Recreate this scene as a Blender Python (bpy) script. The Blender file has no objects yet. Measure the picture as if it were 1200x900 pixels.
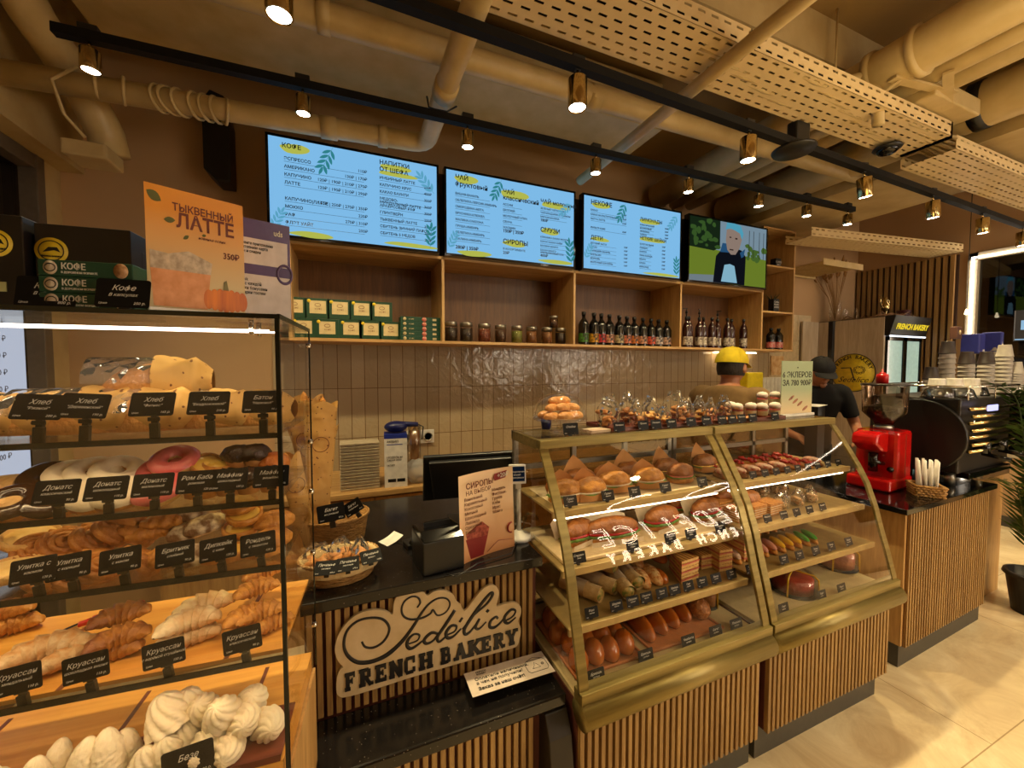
import bpy, bmesh, math, random
from math import sin, cos, pi, radians, sqrt
from mathutils import Vector, Matrix, noise
random.seed(7)
SC = bpy.context.scene
COL = SC.collection
# ---------------------------------------------------------------- camera
FPX = 465.0; YAW = radians(22.3); PITCH = radians(-2.45); EYE = 1.55
CF = Vector((sin(YAW)*cos(PITCH), cos(YAW)*cos(PITCH), sin(PITCH)))
CR = Vector((cos(YAW), -sin(YAW), 0)); CU = CR.cross(CF); CC = Vector((0, 0, EYE))
def at(x, y, ax, v):
    d = CF + CR*((x-600)/FPX) + CU*((450-y)/FPX)
    return CC + d*((v-CC[ax])/d[ax])
def AX(x, y, v): return at(x, y, 0, v)
def AY(x, y, v): return at(x, y, 1, v)
def AZ(x, y, v): return at(x, y, 2, v)
cam = bpy.data.cameras.new('camera'); co = bpy.data.objects.new('camera', cam); COL.objects.link(co)
cam.sensor_width = 36; cam.lens = FPX/1200*36; cam.clip_start = .02
co.matrix_world = Matrix(((CR.x, CU.x, -CF.x, 0), (CR.y, CU.y, -CF.y, 0), (CR.z, CU.z, -CF.z, EYE), (0, 0, 0, 1)))
SC.camera = co
# ---------------------------------------------------------------- materials
MATS = {}
def srgb(r, g, b):
    f = lambda c: (c/255/12.92) if c/255 <= .04045 else ((c/255+.055)/1.055)**2.4
    return (f(r), f(g), f(b))
class NT:
    def __init__(s, name):
        s.m = bpy.data.materials.new(name); s.m.use_nodes = True
        s.t = s.m.node_tree; s.t.nodes.clear()
        s.out = s.t.nodes.new('ShaderNodeOutputMaterial')
    def n(s, typ, **kw):
        nd = s.t.nodes.new(typ)
        for k, v in kw.items():
            if k.startswith('_'): setattr(nd, k[1:], v)
            else:
                k2 = k.replace('__', ' ')
                nd.inputs[k2].default_value = v
        return nd
    def l(s, a, ao, b, bi): s.t.links.new(a.outputs[ao], b.inputs[bi])
def mat(name, col, rough=.5, metal=0, spot=None, scale=30, amt=.5, bump=0, bscale=80, emit=None, es=1, coat=0, stretch=None, detail=3, sss=0, spec=.5):
    """principled, with an optional second colour mixed in by noise and a noise bump"""
    if name in MATS: return MATS[name]
    N = NT(name); p = N.n('ShaderNodeBsdfPrincipled')
    p.inputs['Base Color'].default_value = (*col, 1); p.inputs['Roughness'].default_value = rough
    p.inputs['Metallic'].default_value = metal; p.inputs['Coat Weight'].default_value = coat
    p.inputs['Specular IOR Level'].default_value = spec
    if sss: p.inputs['Subsurface Weight'].default_value = sss; p.inputs['Subsurface Radius'].default_value = (.01, .005, .002)
    tc = N.n('ShaderNodeTexCoord'); mp = N.n('ShaderNodeMapping'); N.l(tc, 'Object', mp, 'Vector')
    if stretch: mp.inputs['Scale'].default_value = stretch
    if spot is None: spot = tuple(c*.82 for c in col); amt = min(amt, .5)
    nz = N.n('ShaderNodeTexNoise', Scale=scale, Detail=detail); N.l(mp, 'Vector', nz, 'Vector')
    rp = N.n('ShaderNodeValToRGB'); rp.color_ramp.elements[0].position = .5-amt*.35; rp.color_ramp.elements[1].position = .5+amt*.35+.02
    rp.color_ramp.elements[0].color = (*spot, 1); rp.color_ramp.elements[1].color = (*col, 1)
    N.l(nz, 'Fac', rp, 'Fac'); N.l(rp, 'Color', p, 'Base Color')
    if bump:
        b = N.n('ShaderNodeBump', Strength=bump, Distance=.01); n2 = N.n('ShaderNodeTexNoise', Scale=bscale, Detail=4)
        N.l(mp, 'Vector', n2, 'Vector'); N.l(n2, 'Fac', b, 'Height'); N.l(b, 'Normal', p, 'Normal')
    if emit: p.inputs['Emission Color'].default_value = (*emit, 1); p.inputs['Emission Strength'].default_value = es
    N.l(p, 'BSDF', N.out, 'Surface'); MATS[name] = N.m; return N.m
def emat(name, col, s=1):
    if name in MATS: return MATS[name]
    N = NT(name); e = N.n('ShaderNodeEmission', Strength=s); e.inputs['Color'].default_value = (*col, 1)
    N.l(e, 'Emission', N.out, 'Surface'); MATS[name] = N.m; return N.m
def wood(name, c1, c2, grain=(1, 1, .08), scale=22, rough=.45, rot=(0, 0, 0)):
    N = NT(name); p = N.n('ShaderNodeBsdfPrincipled', Roughness=rough)
    tc = N.n('ShaderNodeTexCoord'); mp = N.n('ShaderNodeMapping'); N.l(tc, 'Object', mp, 'Vector')
    mp.inputs['Scale'].default_value = grain; mp.inputs['Rotation'].default_value = rot
    nz = N.n('ShaderNodeTexNoise', Scale=scale, Detail=6, Roughness=.65, Distortion=.6); N.l(mp, 'Vector', nz, 'Vector')
    n2 = N.n('ShaderNodeTexNoise', Scale=scale*5, Detail=2); N.l(mp, 'Vector', n2, 'Vector')
    mx = N.n('ShaderNodeMath', _operation='MULTIPLY_ADD'); N.l(n2, 'Fac', mx, 0); mx.inputs[1].default_value = .35; N.l(nz, 'Fac', mx, 2)
    rp = N.n('ShaderNodeValToRGB'); rp.color_ramp.elements[0].position = .45; rp.color_ramp.elements[1].position = .85
    rp.color_ramp.elements[0].color = (*c2, 1); rp.color_ramp.elements[1].color = (*c1, 1)
    N.l(mx, 'Value', rp, 'Fac'); N.l(rp, 'Color', p, 'Base Color')
    b = N.n('ShaderNodeBump', Strength=.12, Distance=.004); N.l(mx, 'Value', b, 'Height'); N.l(b, 'Normal', p, 'Normal')
    N.l(p, 'BSDF', N.out, 'Surface'); MATS[name] = N.m; return N.m
def glass(name, tint=(1, 1, 1), refl=.12, rough=.02, base=.0, mul=.6):
    """thin clear sheet: transparent with a fresnel reflection"""
    N = NT(name); t = N.n('ShaderNodeBsdfTransparent'); t.inputs['Color'].default_value = (*tint, 1)
    g = N.n('ShaderNodeBsdfGlossy', Roughness=rough); g.inputs['Color'].default_value = (1, 1, 1, 1)
    lw = N.n('ShaderNodeLayerWeight', Blend=refl)
    ad = N.n('ShaderNodeMath', _operation='MULTIPLY_ADD'); N.l(lw, 'Fresnel', ad, 0); ad.inputs[1].default_value = mul; ad.inputs[2].default_value = base
    m = N.n('ShaderNodeMixShader'); N.l(ad, 'Value', m, 'Fac'); N.l(t, 'BSDF', m, 1); N.l(g, 'BSDF', m, 2)
    N.l(m, 'Shader', N.out, 'Surface'); MATS[name] = N.m; return N.m
def cello(name, tint=(.95, .93, .9), bump=1.0, milky=.08):
    """crinkled clear film"""
    N = NT(name); t = N.n('ShaderNodeBsdfTransparent'); t.inputs['Color'].default_value = (*tint, 1)
    g = N.n('ShaderNodeBsdfGlossy', Roughness=.08); d = N.n('ShaderNodeBsdfDiffuse'); d.inputs['Color'].default_value = (.8, .8, .8, 1)
    tc = N.n('ShaderNodeTexCoord'); nz = N.n('ShaderNodeTexVoronoi', Scale=38); N.l(tc, 'Object', nz, 'Vector')
    b = N.n('ShaderNodeBump', Strength=bump, Distance=.02); N.l(nz, 'Distance', b, 'Height'); N.l(b, 'Normal', g, 'Normal')
    lw = N.n('ShaderNodeLayerWeight', Blend=.16); N.l(b, 'Normal', lw, 'Normal')
    m = N.n('ShaderNodeMixShader'); N.l(lw, 'Fresnel', m, 'Fac'); N.l(t, 'BSDF', m, 1); N.l(g, 'BSDF', m, 2)
    m2 = N.n('ShaderNodeMixShader', Fac=milky); N.l(m, 'Shader', m2, 1); N.l(d, 'BSDF', m2, 2)
    N.l(m2, 'Shader', N.out, 'Surface'); MATS[name] = N.m; return N.m
# ---------------------------------------------------------------- mesh builder
class MB:
    def __init__(s): s.v = []; s.f = []; s.m = []; s.s = []; s.M = Matrix(); s.mi = 0
    def add(s, vs, fs, smooth=False):
        o = len(s.v); s.v += [tuple(s.M @ Vector(p)) for p in vs]
        for f in fs: s.f.append(tuple(i+o for i in f)); s.m.append(s.mi); s.s.append(smooth)
        return s
    def box(s, x0, x1, y0, y1, z0, z1):
        v = [(x, y, z) for z in (z0, z1) for y in (y0, y1) for x in (x0, x1)]
        return s.add(v, [(0, 2, 3, 1), (4, 5, 7, 6), (0, 1, 5, 4), (2, 6, 7, 3), (0, 4, 6, 2), (1, 3, 7, 5)])
    def cbox(s, c, d, R=None):
        M0 = s.M; s.M = s.M @ Matrix.Translation(c) @ (R if R else Matrix())
        s.box(-d[0]/2, d[0]/2, -d[1]/2, d[1]/2, -d[2]/2, d[2]/2); s.M = M0; return s
    def bar(s, a, b, w, h, up=(0, 0, 1)):
        a = Vector(a); b = Vector(b); d = b-a; L = d.length; d.normalize(); u = Vector(up)
        r = d.cross(u)
        if r.length < 1e-4: r = d.cross(Vector((1, 0, 0)))
        r.normalize(); u = r.cross(d)
        R = Matrix((r, d, u)).transposed().to_4x4()
        return s.cbox((a+b)/2, (w, L, h), R)
    def tube(s, path, r, n=10, closed=False, caps=True, flat=1.0, up=None):
        P = [Vector(p) for p in path]; N = len(P); rs = r if isinstance(r, (list, tuple)) else [r]*N
        T = []
        for i in range(N):
            a = P[(i-1) % N] if (i > 0 or closed) else P[i]; b = P[(i+1) % N] if (i < N-1 or closed) else P[i]
            t = (b-a); T.append(t.normalized() if t.length > 1e-9 else Vector((0, 0, 1)))
        ref = Vector(up) if up else (Vector((0, 0, 1)) if abs(T[0].z) < .9 else Vector((1, 0, 0)))
        vs = []; nrm = ref
        for i in range(N):
            nrm = (ref if up else nrm); nrm = nrm - T[i]*nrm.dot(T[i])
            if nrm.length < 1e-6: nrm = T[i].orthogonal()
            nrm.normalize(); bn = T[i].cross(nrm)
            for k in range(n):
                a = 2*pi*k/n; vs.append(P[i]+(nrm*cos(a)*flat+bn*sin(a))*rs[i])
        fs = []
        for i in range(N if closed else N-1):
            j = (i+1) % N
            for k in range(n): k2 = (k+1) % n; fs.append((i*n+k, i*n+k2, j*n+k2, j*n+k))
        if caps and not closed:
            fs.append(tuple(range(n))[::-1]); fs.append(tuple((N-1)*n+k for k in range(n)))
        return s.add(vs, fs, True)
    def cyl(s, a, b, r0, r1=None, n=20): return s.tube([a, b], [r0, r0 if r1 is None else r1], n)
    def lathe(s, prof, c=(0, 0, 0), n=24, smooth=True, fn=None, sx=1, sy=1, caps=True):
        vs = []
        for (r, z) in prof:
            for k in range(n):
                a = 2*pi*k/n; rr = r*(fn(a, z) if fn else 1); vs.append((c[0]+rr*cos(a)*sx, c[1]+rr*sin(a)*sy, c[2]+z))
        fs = []; N = len(prof)
        for i in range(N-1):
            for k in range(n): k2 = (k+1) % n; fs.append((i*n+k, i*n+k2, (i+1)*n+k2, (i+1)*n+k))
        if caps and prof[0][0] > 1e-5: fs.append(tuple(range(n))[::-1])
        if caps and prof[-1][0] > 1e-5: fs.append(tuple((N-1)*n+k for k in range(n)))
        return s.add(vs, fs, smooth)
    def prism(s, pts, d0, d1, plane='xz'):
        """outline extruded along the third axis"""
        n = len(pts)
        g = {'xz': lambda p, d: (p[0], d, p[1]), 'xy': lambda p, d: (p[0], p[1], d), 'yz': lambda p, d: (d, p[0], p[1])}[plane]
        vs = [g(p, d0) for p in pts]+[g(p, d1) for p in pts]
        fs = [tuple(range(n)), tuple(range(n, 2*n))[::-1]]+[(i, n+i, n+(i+1) % n, (i+1) % n) for i in range(n)]
        return s.add(vs, fs)
    def ell(s, c, r, nu=18, nv=10, fn=None):
        vs = []
        for j in range(nv+1):
            t = -pi/2+pi*j/nv
            for k in range(nu):
                a = 2*pi*k/nu; p = Vector((cos(t)*cos(a), cos(t)*sin(a), sin(t)))
                q = fn(p) if fn else p
                vs.append((c[0]+q.x*r[0], c[1]+q.y*r[1], c[2]+q.z*r[2]))
        fs = [(j*nu+k, j*nu+(k+1) % nu, (j+1)*nu+(k+1) % nu, (j+1)*nu+k) for j in range(nv) for k in range(nu)]
        return s.add(vs, fs, True)
    def grid(s, fn, nu, nv, cu=False, cv=False, smooth=True):
        U = nu if cu else nu+1; V = nv if cv else nv+1
        vs = [fn(i/nu, j/nv) for i in range(U) for j in range(V)]
        fs = [(i*V+j, ((i+1) % U)*V+j, ((i+1) % U)*V+(j+1) % V, i*V+(j+1) % V) for i in range(nu) for j in range(nv)]
        return s.add(vs, fs, smooth)
def obj(name, mb, mats, parent=None, loc=None, rot=None, bevel=0, fix=False, sub=0):
    me = bpy.data.meshes.new(name); me.from_pydata(mb.v, [], mb.f)
    for m in (mats if isinstance(mats, (list, tuple)) else [mats]): me.materials.append(m)
    me.polygons.foreach_set('material_index', mb.m); me.polygons.foreach_set('use_smooth', mb.s)
    if fix:
        bm = bmesh.new(); bm.from_mesh(me); bmesh.ops.remove_doubles(bm, verts=bm.verts, dist=1e-5)
        bmesh.ops.recalc_face_normals(bm, faces=bm.faces); bm.to_mesh(me); bm.free()
    me.update()
    o = bpy.data.objects.new(name, me); COL.objects.link(o)
    if parent: o.parent = parent
    if loc is not None: o.location = loc
    if rot is not None: o.rotation_euler = rot
    if bevel:
        b = o.modifiers.new('bevel', 'BEVEL'); b.width = bevel; b.segments = 2; b.limit_method = 'ANGLE'
    if sub: b = o.modifiers.new('sub', 'SUBSURF'); b.levels = sub; b.render_levels = sub
    return o
def tag(o, label, cat, group=None):
    o['label'] = label; o['category'] = cat
    if group: o['group'] = group
    return o
def thing(name, label, cat, loc=(0, 0, 0), rotz=0, group=None, rot=None):
    o = bpy.data.objects.new(name, None); COL.objects.link(o); o.empty_display_size = .05
    o.location = loc; o.rotation_euler = rot if rot else (0, 0, rotz)
    return tag(o, label, cat, group)
def struct(o): o['kind'] = 'structure'; return o
def dup(root, label, loc, rotz=0, scale=None, group=None, rot=None):
    r = root.copy(); COL.objects.link(r); r.location = loc; r.rotation_euler = rot if rot else (0, 0, rotz)
    if scale: r.scale = scale if isinstance(scale, (tuple, list)) else (scale,)*3
    r['label'] = label
    if group: r['group'] = group
    for ch in list(root.children):
        c = ch.copy(); COL.objects.link(c); c.parent = r
        for g in list(ch.children): d = g.copy(); COL.objects.link(d); d.parent = c
    return r
USED = set()
def place(proto, label, loc, rotz=0, scale=None, group=None, rot=None):
    """first use moves the prototype itself, later uses copy it"""
    if proto.name not in USED:
        USED.add(proto.name); proto.location = loc; proto.rotation_euler = rot if rot else (0, 0, rotz)
        if scale: proto.scale = scale if isinstance(scale, (tuple, list)) else (scale,)*3
        proto['label'] = label
        if group: proto['group'] = group
        return proto
    s0 = proto.scale.copy()
    r = dup(proto, label, loc, rotz, scale, group, rot)
    if not scale: r.scale = (1, 1, 1)
    return r
TEXTS = {}
def text(name, s, size, m, parent, loc, rot=(pi/2, 0, 0), align='LEFT', shear=0, bold=0, ext=0.0004, width=None, sp=1):
    key = (s, size, m.name, align, shear, bold, ext, sp)
    if key not in TEXTS:
        c = bpy.data.curves.new(name, 'FONT'); c.body = s; c.size = size; c.align_x = align; c.shear = shear
        c.offset = bold; c.extrude = ext; c.materials.append(m); c.resolution_u = 2; c.space_line = sp
        tmp = bpy.data.objects.new('tmp', c); COL.objects.link(tmp)
        dg = bpy.context.evaluated_depsgraph_get(); dg.update()
        me = bpy.data.meshes.new_from_object(tmp.evaluated_get(dg)); me.name = name
        bpy.data.objects.remove(tmp); bpy.data.curves.remove(c); TEXTS[key] = me
    o = bpy.data.objects.new(name, TEXTS[key]); COL.objects.link(o); o.location = loc; o.rotation_euler = rot
    if parent: o.parent = parent
    return o
ORD = ['first', 'second', 'third', 'fourth', 'fifth', 'sixth', 'seventh', 'eighth', 'ninth', 'tenth', 'eleventh', 'twelfth', 'thirteenth', 'fourteenth', 'fifteenth', 'sixteenth', 'seventeenth', 'eighteenth', 'nineteenth', 'twentieth', 'twenty-first', 'twenty-second', 'twenty-third', 'twenty-fourth']
# ---------------------------------------------------------------- the materials of the place
oak = wood('oak', srgb(204, 164, 106), srgb(164, 122, 70))
oak_x = wood('oak_along_x', srgb(204, 164, 106), srgb(164, 122, 70), grain=(.08, 1, 1))
slat_oak = wood('slat_oak', srgb(166, 132, 80), srgb(122, 90, 50), grain=(1, 1, .05), scale=30)
board = wood('light_board', srgb(232, 170, 80), srgb(204, 136, 52), grain=(.07, 1, 1), scale=18, rough=.35)
redwood = wood('red_brown_wood', srgb(120, 50, 26), srgb(78, 28, 14), grain=(.08, 1, 1))
back_red = mat('slat_backing', srgb(84, 34, 20), .7)
stone = mat('black_stone', srgb(22, 20, 20), .22, spot=srgb(30, 27, 26), scale=300, amt=.3)
def specks():
    N = NT('black_speckled_stone'); p = N.n('ShaderNodeBsdfPrincipled', Roughness=.16)
    tc = N.n('ShaderNodeTexCoord'); v = N.n('ShaderNodeTexVoronoi', Scale=75); N.l(tc, 'Object', v, 'Vector')
    rp = N.n('ShaderNodeValToRGB'); rp.color_ramp.elements[0].position = .07; rp.color_ramp.elements[1].position = .1
    rp.color_ramp.elements[0].color = (.22, .19, .15, 1); rp.color_ramp.elements[1].color = (.008, .007, .007, 1)
    N.l(v, 'Distance', rp, 'Fac'); N.l(rp, 'Color', p, 'Base Color'); N.l(p, 'BSDF', N.out, 'Surface'); return N.m
stone = specks()
black = mat('black_plastic', srgb(16, 15, 15), .4)
black_gloss = mat('black_gloss', srgb(9, 9, 10), .1)
blackmetal = mat('black_metal', srgb(14, 13, 13), .6, spec=.2)
greykick = mat('grey_kick', srgb(70, 66, 60), .5)
gold = mat('champagne_metal', srgb(150, 134, 80), .36, metal=.65, spot=srgb(122, 106, 60), scale=60, stretch=(.05, 1, 1))
brass = mat('polished_brass', srgb(206, 182, 128), .16, metal=1)
chrome = mat('chrome', srgb(210, 208, 204), .12, metal=1)
steel = mat('brushed_steel', srgb(176, 172, 164), .28, metal=.9)
white = mat('white_plastic', srgb(228, 226, 222), .35)
paperw = mat('white_paper', srgb(236, 232, 226), .7)
cream = mat('cream_paint', srgb(196, 174, 126), .65, spot=srgb(166, 142, 94), scale=6, amt=.9, bump=.25, bscale=25)
cream2 = mat('pipe_paint', srgb(206, 184, 136), .45, spot=srgb(180, 156, 104), scale=9, amt=.9, bump=.12, bscale=30)
ceil_m = mat('ceiling_paint', srgb(164, 134, 84), .8, spot=srgb(132, 106, 64), scale=2.2, amt=1, bump=.3, bscale=14)
wall_m = mat('wall_plaster', srgb(192, 158, 118), .75, spot=srgb(172, 138, 98), scale=1.6, amt=1, bump=.12, bscale=20)
clear = glass('clear_glass', (1, 1, 1), .1, base=.028, mul=.5); sidecl = glass('side_clear_glass', (1, 1, 1), .08, mul=.22)
clear_edge = mat('glass_edge', srgb(20, 24, 20), .15)
acry = glass('clear_acrylic', (.97, .96, .93), .2, .04, .02)
film = cello('crinkled_film')
ink = mat('black_ink', srgb(14, 13, 14), .5)
chalk = mat('white_lettering', srgb(225, 222, 215), .6)
def floor_mat():
    N = NT('marble_floor'); p = N.n('ShaderNodeBsdfPrincipled', Roughness=.3)
    tc = N.n('ShaderNodeTexCoord'); mp = N.n('ShaderNodeMapping'); N.l(tc, 'Object', mp, 'Vector')
    mp.inputs['Location'].default_value = (-.02, -.10, 0)
    br = N.n('ShaderNodeTexBrick'); N.l(mp, 'Vector', br, 'Vector'); br.offset = .5; br.squash = 1
    br.inputs['Scale'].default_value = 1; br.inputs['Mortar Size'].default_value = .0022; br.inputs['Brick Width'].default_value = 1.2; br.inputs['Row Height'].default_value = .6
    br.inputs['Color1'].default_value = (1, 1, 1, 1); br.inputs['Color2'].default_value = (.93, .92, .9, 1); br.inputs['Mortar'].default_value = (.5, .42, .32, 1)
    nz = N.n('ShaderNodeTexNoise', Scale=2.6, Detail=10, Roughness=.68, Distortion=1.6); N.l(mp, 'Vector', nz, 'Vector')
    rp = N.n('ShaderNodeValToRGB'); e = rp.color_ramp.elements
    e[0].position = .32; e[0].color = (*srgb(196, 172, 136), 1); e[1].position = .68; e[1].color = (*srgb(232, 216, 184), 1)
    c = rp.color_ramp.elements.new(.5); c.color = (*srgb(216, 196, 160), 1)
    N.l(nz, 'Fac', rp, 'Fac')
    mx = N.n('ShaderNodeMixRGB', _blend_type='MULTIPLY', Fac=1); N.l(rp, 'Color', mx, 'Color1'); N.l(br, 'Color', mx, 'Color2')
    N.l(mx, 'Color', p, 'Base Color'); N.l(p, 'BSDF', N.out, 'Surface'); return N.m
def tile_mat():
    N = NT('glazed_wall_tile'); p = N.n('ShaderNodeBsdfPrincipled', Roughness=.12)
    tc = N.n('ShaderNodeTexCoord'); sx = N.n('ShaderNodeSeparateXYZ'); N.l(tc, 'Object', sx, 'Vector')
    cb = N.n('ShaderNodeCombineXYZ'); N.l(sx, 'X', cb, 'X'); N.l(sx, 'Z', cb, 'Y')
    mp = N.n('ShaderNodeMapping'); N.l(cb, 'Vector', mp, 'Vector'); mp.inputs['Location'].default_value = (.075, 0, 0)
    br = N.n('ShaderNodeTexBrick'); N.l(mp, 'Vector', br, 'Vector'); br.offset = 0
    br.inputs['Scale'].default_value = 1; br.inputs['Mortar Size'].default_value = .0026; br.inputs['Mortar Smooth'].default_value = .3
    br.inputs['Brick Width'].default_value = .0875; br.inputs['Row Height'].default_value = .35
    br.inputs['Color1'].default_value = (*srgb(180, 162, 132), 1); br.inputs['Color2'].default_value = (*srgb(164, 146, 116), 1); br.inputs['Mortar'].default_value = (*srgb(112, 86, 58), 1)
    N.l(br, 'Color', p, 'Base Color')
    nz = N.n('ShaderNodeTexNoise', Scale=14, Detail=2, Distortion=.8); N.l(tc, 'Object', nz, 'Vector')
    ma = N.n('ShaderNodeMath', _operation='MULTIPLY_ADD'); N.l(br, 'Fac', ma, 0); ma.inputs[1].default_value = -.5; N.l(nz, 'Fac', ma, 2)
    b = N.n('ShaderNodeBump', Strength=.35, Distance=.02); N.l(ma, 'Value', b, 'Height'); N.l(b, 'Normal', p, 'Normal')
    N.l(p, 'BSDF', N.out, 'Surface'); return N.m
def tray_mat():
    """galvanised tray painted cream, pierced with rows of slots"""
    N = NT('perforated_tray'); p = N.n('ShaderNodeBsdfPrincipled', Roughness=.5)
    p.inputs['Base Color'].default_value = (*srgb(222, 198, 150), 1)
    tc = N.n('ShaderNodeTexCoord'); sx = N.n('ShaderNodeSeparateXYZ'); N.l(tc, 'Object', sx, 'Vector')
    yz = N.n('ShaderNodeMath', _operation='ADD'); N.l(sx, 'Y', yz, 0); N.l(sx, 'Z', yz, 1)
    def cell(src, per, lo, hi, off=None):
        d = N.n('ShaderNodeMath', _operation='DIVIDE'); N.t.links.new(src, d.inputs[0]); d.inputs[1].default_value = per
        if off: a = N.n('ShaderNodeMath', _operation='ADD'); N.l(d, 'Value', a, 0); N.l(off, 'Value', a, 1); d = a
        f = N.n('ShaderNodeMath', _operation='FRACT'); N.l(d, 'Value', f, 0)
        g = N.n('ShaderNodeMath', _operation='GREATER_THAN'); N.l(f, 'Value', g, 0); g.inputs[1].default_value = lo
        h = N.n('ShaderNodeMath', _operation='LESS_THAN'); N.l(f, 'Value', h, 0); h.inputs[1].default_value = hi
        m = N.n('ShaderNodeMath', _operation='MULTIPLY'); N.l(g, 'Value', m, 0); N.l(h, 'Value', m, 1); return m, d
    row, dv = cell(yz.outputs[0], .042, .32, .62)
    fl = N.n('ShaderNodeMath', _operation='FLOOR'); N.l(dv, 'Value', fl, 0)
    half = N.n('ShaderNodeMath', _operation='MULTIPLY'); N.l(fl, 'Value', half, 0); half.inputs[1].default_value = .5
    colm, _ = cell(sx.outputs[0], .07, .2, .74, half)
    m = N.n('ShaderNodeMath', _operation='MULTIPLY'); N.l(row, 'Value', m, 0); N.l(colm, 'Value', m, 1)
    t = N.n('ShaderNodeBsdfTransparent'); mx = N.n('ShaderNodeMixShader')
    N.l(m, 'Value', mx, 'Fac'); N.l(p, 'BSDF', mx, 1); N.l(t, 'BSDF', mx, 2); N.l(mx, 'Shader', N.out, 'Surface'); return N.m
floor_m = floor_mat(); tile_m = tile_mat(); tray_m = tray_mat()
# ================================================================ the room
XL, XR, YB, ZC = -1.45, 5.9, 3.0, 3.45
struct(obj('floor', MB().box(-3.2, 7.2, -4.6, 3.1, -.06, 0), floor_m))
struct(obj('ceiling', MB().box(-3.2, 7.2, -4.6, 3.1, ZC, ZC+.06), ceil_m))
struct(obj('wall_back', MB().box(-3.2, 7.2, YB, YB+.1, 0, ZC), wall_m))
# slim tiled face on the back wall between counter and shelf
struct(obj('wall_tile_panel', MB().box(-.46, 4.28, YB-.012, YB, .6, 1.76), tile_m))
# tall tiles on the bare wall to the right of the shelf
t2 = MB()
for i in range(3):
    for j in range(4): t2.box(4.3+.235*i, 4.3+.235*i+.231, YB-.012, YB, .95+.3*j, .95+.3*j+.296)
struct(obj('trim_1', t2, mat('pale_square_tile', srgb(206, 186, 146), .35), bevel=.002))
# left wall : solid above a glazed front
w = MB(); w.box(XL-.25, XL, -4.6, YB, 2.62, ZC); w.box(XL-.25, XL, -4.6, -.2, 0, 2.62); w.box(XL-.25, XL, 2.86, YB, 0, 2.62)
struct(obj('wall_left', w, cream))
fr = MB()
for y0, y1 in ((2.80, 2.86), (2.05, 2.13), (1.2, 1.27), (.35, .42)): fr.box(XL-.12, XL+.01, y0, y1, 0, 2.62)
fr.box(XL-.12, XL+.005, -.2, 2.86, 2.55, 2.62); fr.box(XL-.12, XL+.005, -.2, 2.86, 0, .08)
wf = struct(obj('window_1', fr, mat('grey_window_frame', srgb(96, 86, 74), .5), bevel=.004))
obj('window_pane', MB().box(XL-.07, XL-.06, -.2, 2.8, .08, 2.55), glass('dark_pane', (.5, .45, .4), .3), wf)
struct(obj('trim_2', MB().box(XL-.6, XL-.56, -.2, 2.9, 0, 2.62), mat('dim_outside_panel', srgb(120, 78, 44), .8)))
# lit poster outside the glass
ps = tag(obj('lit_poster', MB().box(XL+.012, XL+.03, 2.10, 2.62, 1.02, 1.82), [emat('poster_glow', srgb(196, 206, 226), .8)]),
         'backlit white menu poster on the left wall behind the glass case', 'poster')
for k in range(9):
    text('poster_line', ['220', '250', '300', '340', '380', '420', '300', '250', '200'][k]+' ₽', .035, ink, ps, (XL+.032, 2.42, 1.74-.075*k), (pi/2, 0, pi/2))
# right wall : slatted panel, then the big window
w = MB(); w.box(XR, XR+.1, 2.02, YB, 0, ZC); w.box(XR, XR+.1, -4.6, 2.02, 2.68, ZC); w.box(XR, XR+.1, -4.6, 2.02, 0, .7); w.box(XR, XR+.1, -4.6, -1.2, .7, 2.68)
struct(obj('wall_right', w, wall_m))
struct(obj('wall_front', MB().box(-3.2, 7.2, -4.7, -4.6, 0, ZC), wall_m))
s = MB()
s.box(XR-.02, XR, 2.1, YB, .4, 2.72)
sl = MB()
y = 2.12
while y < YB-.03: sl.box(XR-.05, XR-.02, y, y+.032, .4, 2.72); y += .055
pn = tag(obj('slatted_wall_panel', s, mat('dark_panel', srgb(50, 26, 12), .7)), 'dark brown vertical slat wall panel beside the window on the right', 'wall panel')
obj('slats', sl, slat_oak, pn)
fr = MB(); fr.box(XR-.03, XR+.05, 1.96, 2.03, .7, 2.7); fr.box(XR-.03, XR+.05, -1.2, 2.03, 2.63, 2.7); fr.box(XR-.03, XR+.05, -1.2, 2.03, .68, .74); fr.box(XR-.03, XR+.05, .3, .36, .7, 2.68)
wf = struct(obj('window_2', fr, mat('pale_window_frame', srgb(190, 176, 150), .5)))
obj('window_pane', MB().box(XR+.02, XR+.028, -1.2, 1.98, .72, 2.66), glass('night_pane', (.55, .55, .55), .25, base=.05), wf)
led = MB(); led.box(XR-.045, XR-.03, 1.985, 2.0, .72, 2.66); led.box(XR-.045, XR-.03, -1.2, 2.0, 2.645, 2.66)
led = obj('window_light_strip', led, emat('strip_light', (1, .86, .7), 14)); tag(led, 'glowing warm white light strip round the window on the right', 'light strip')
# beyond the window at night
struct(obj('trim_3', MB().box(9.2, 9.3, -4, 6, 0, 4), mat('night_street', srgb(60, 62, 58), .8, spot=srgb(20, 22, 22), scale=2.5, amt=.8)))
struct(obj('baseboard_right', MB().box(XR-.02, XR, -4.6, 1.9, 0, .1), greykick))
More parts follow.
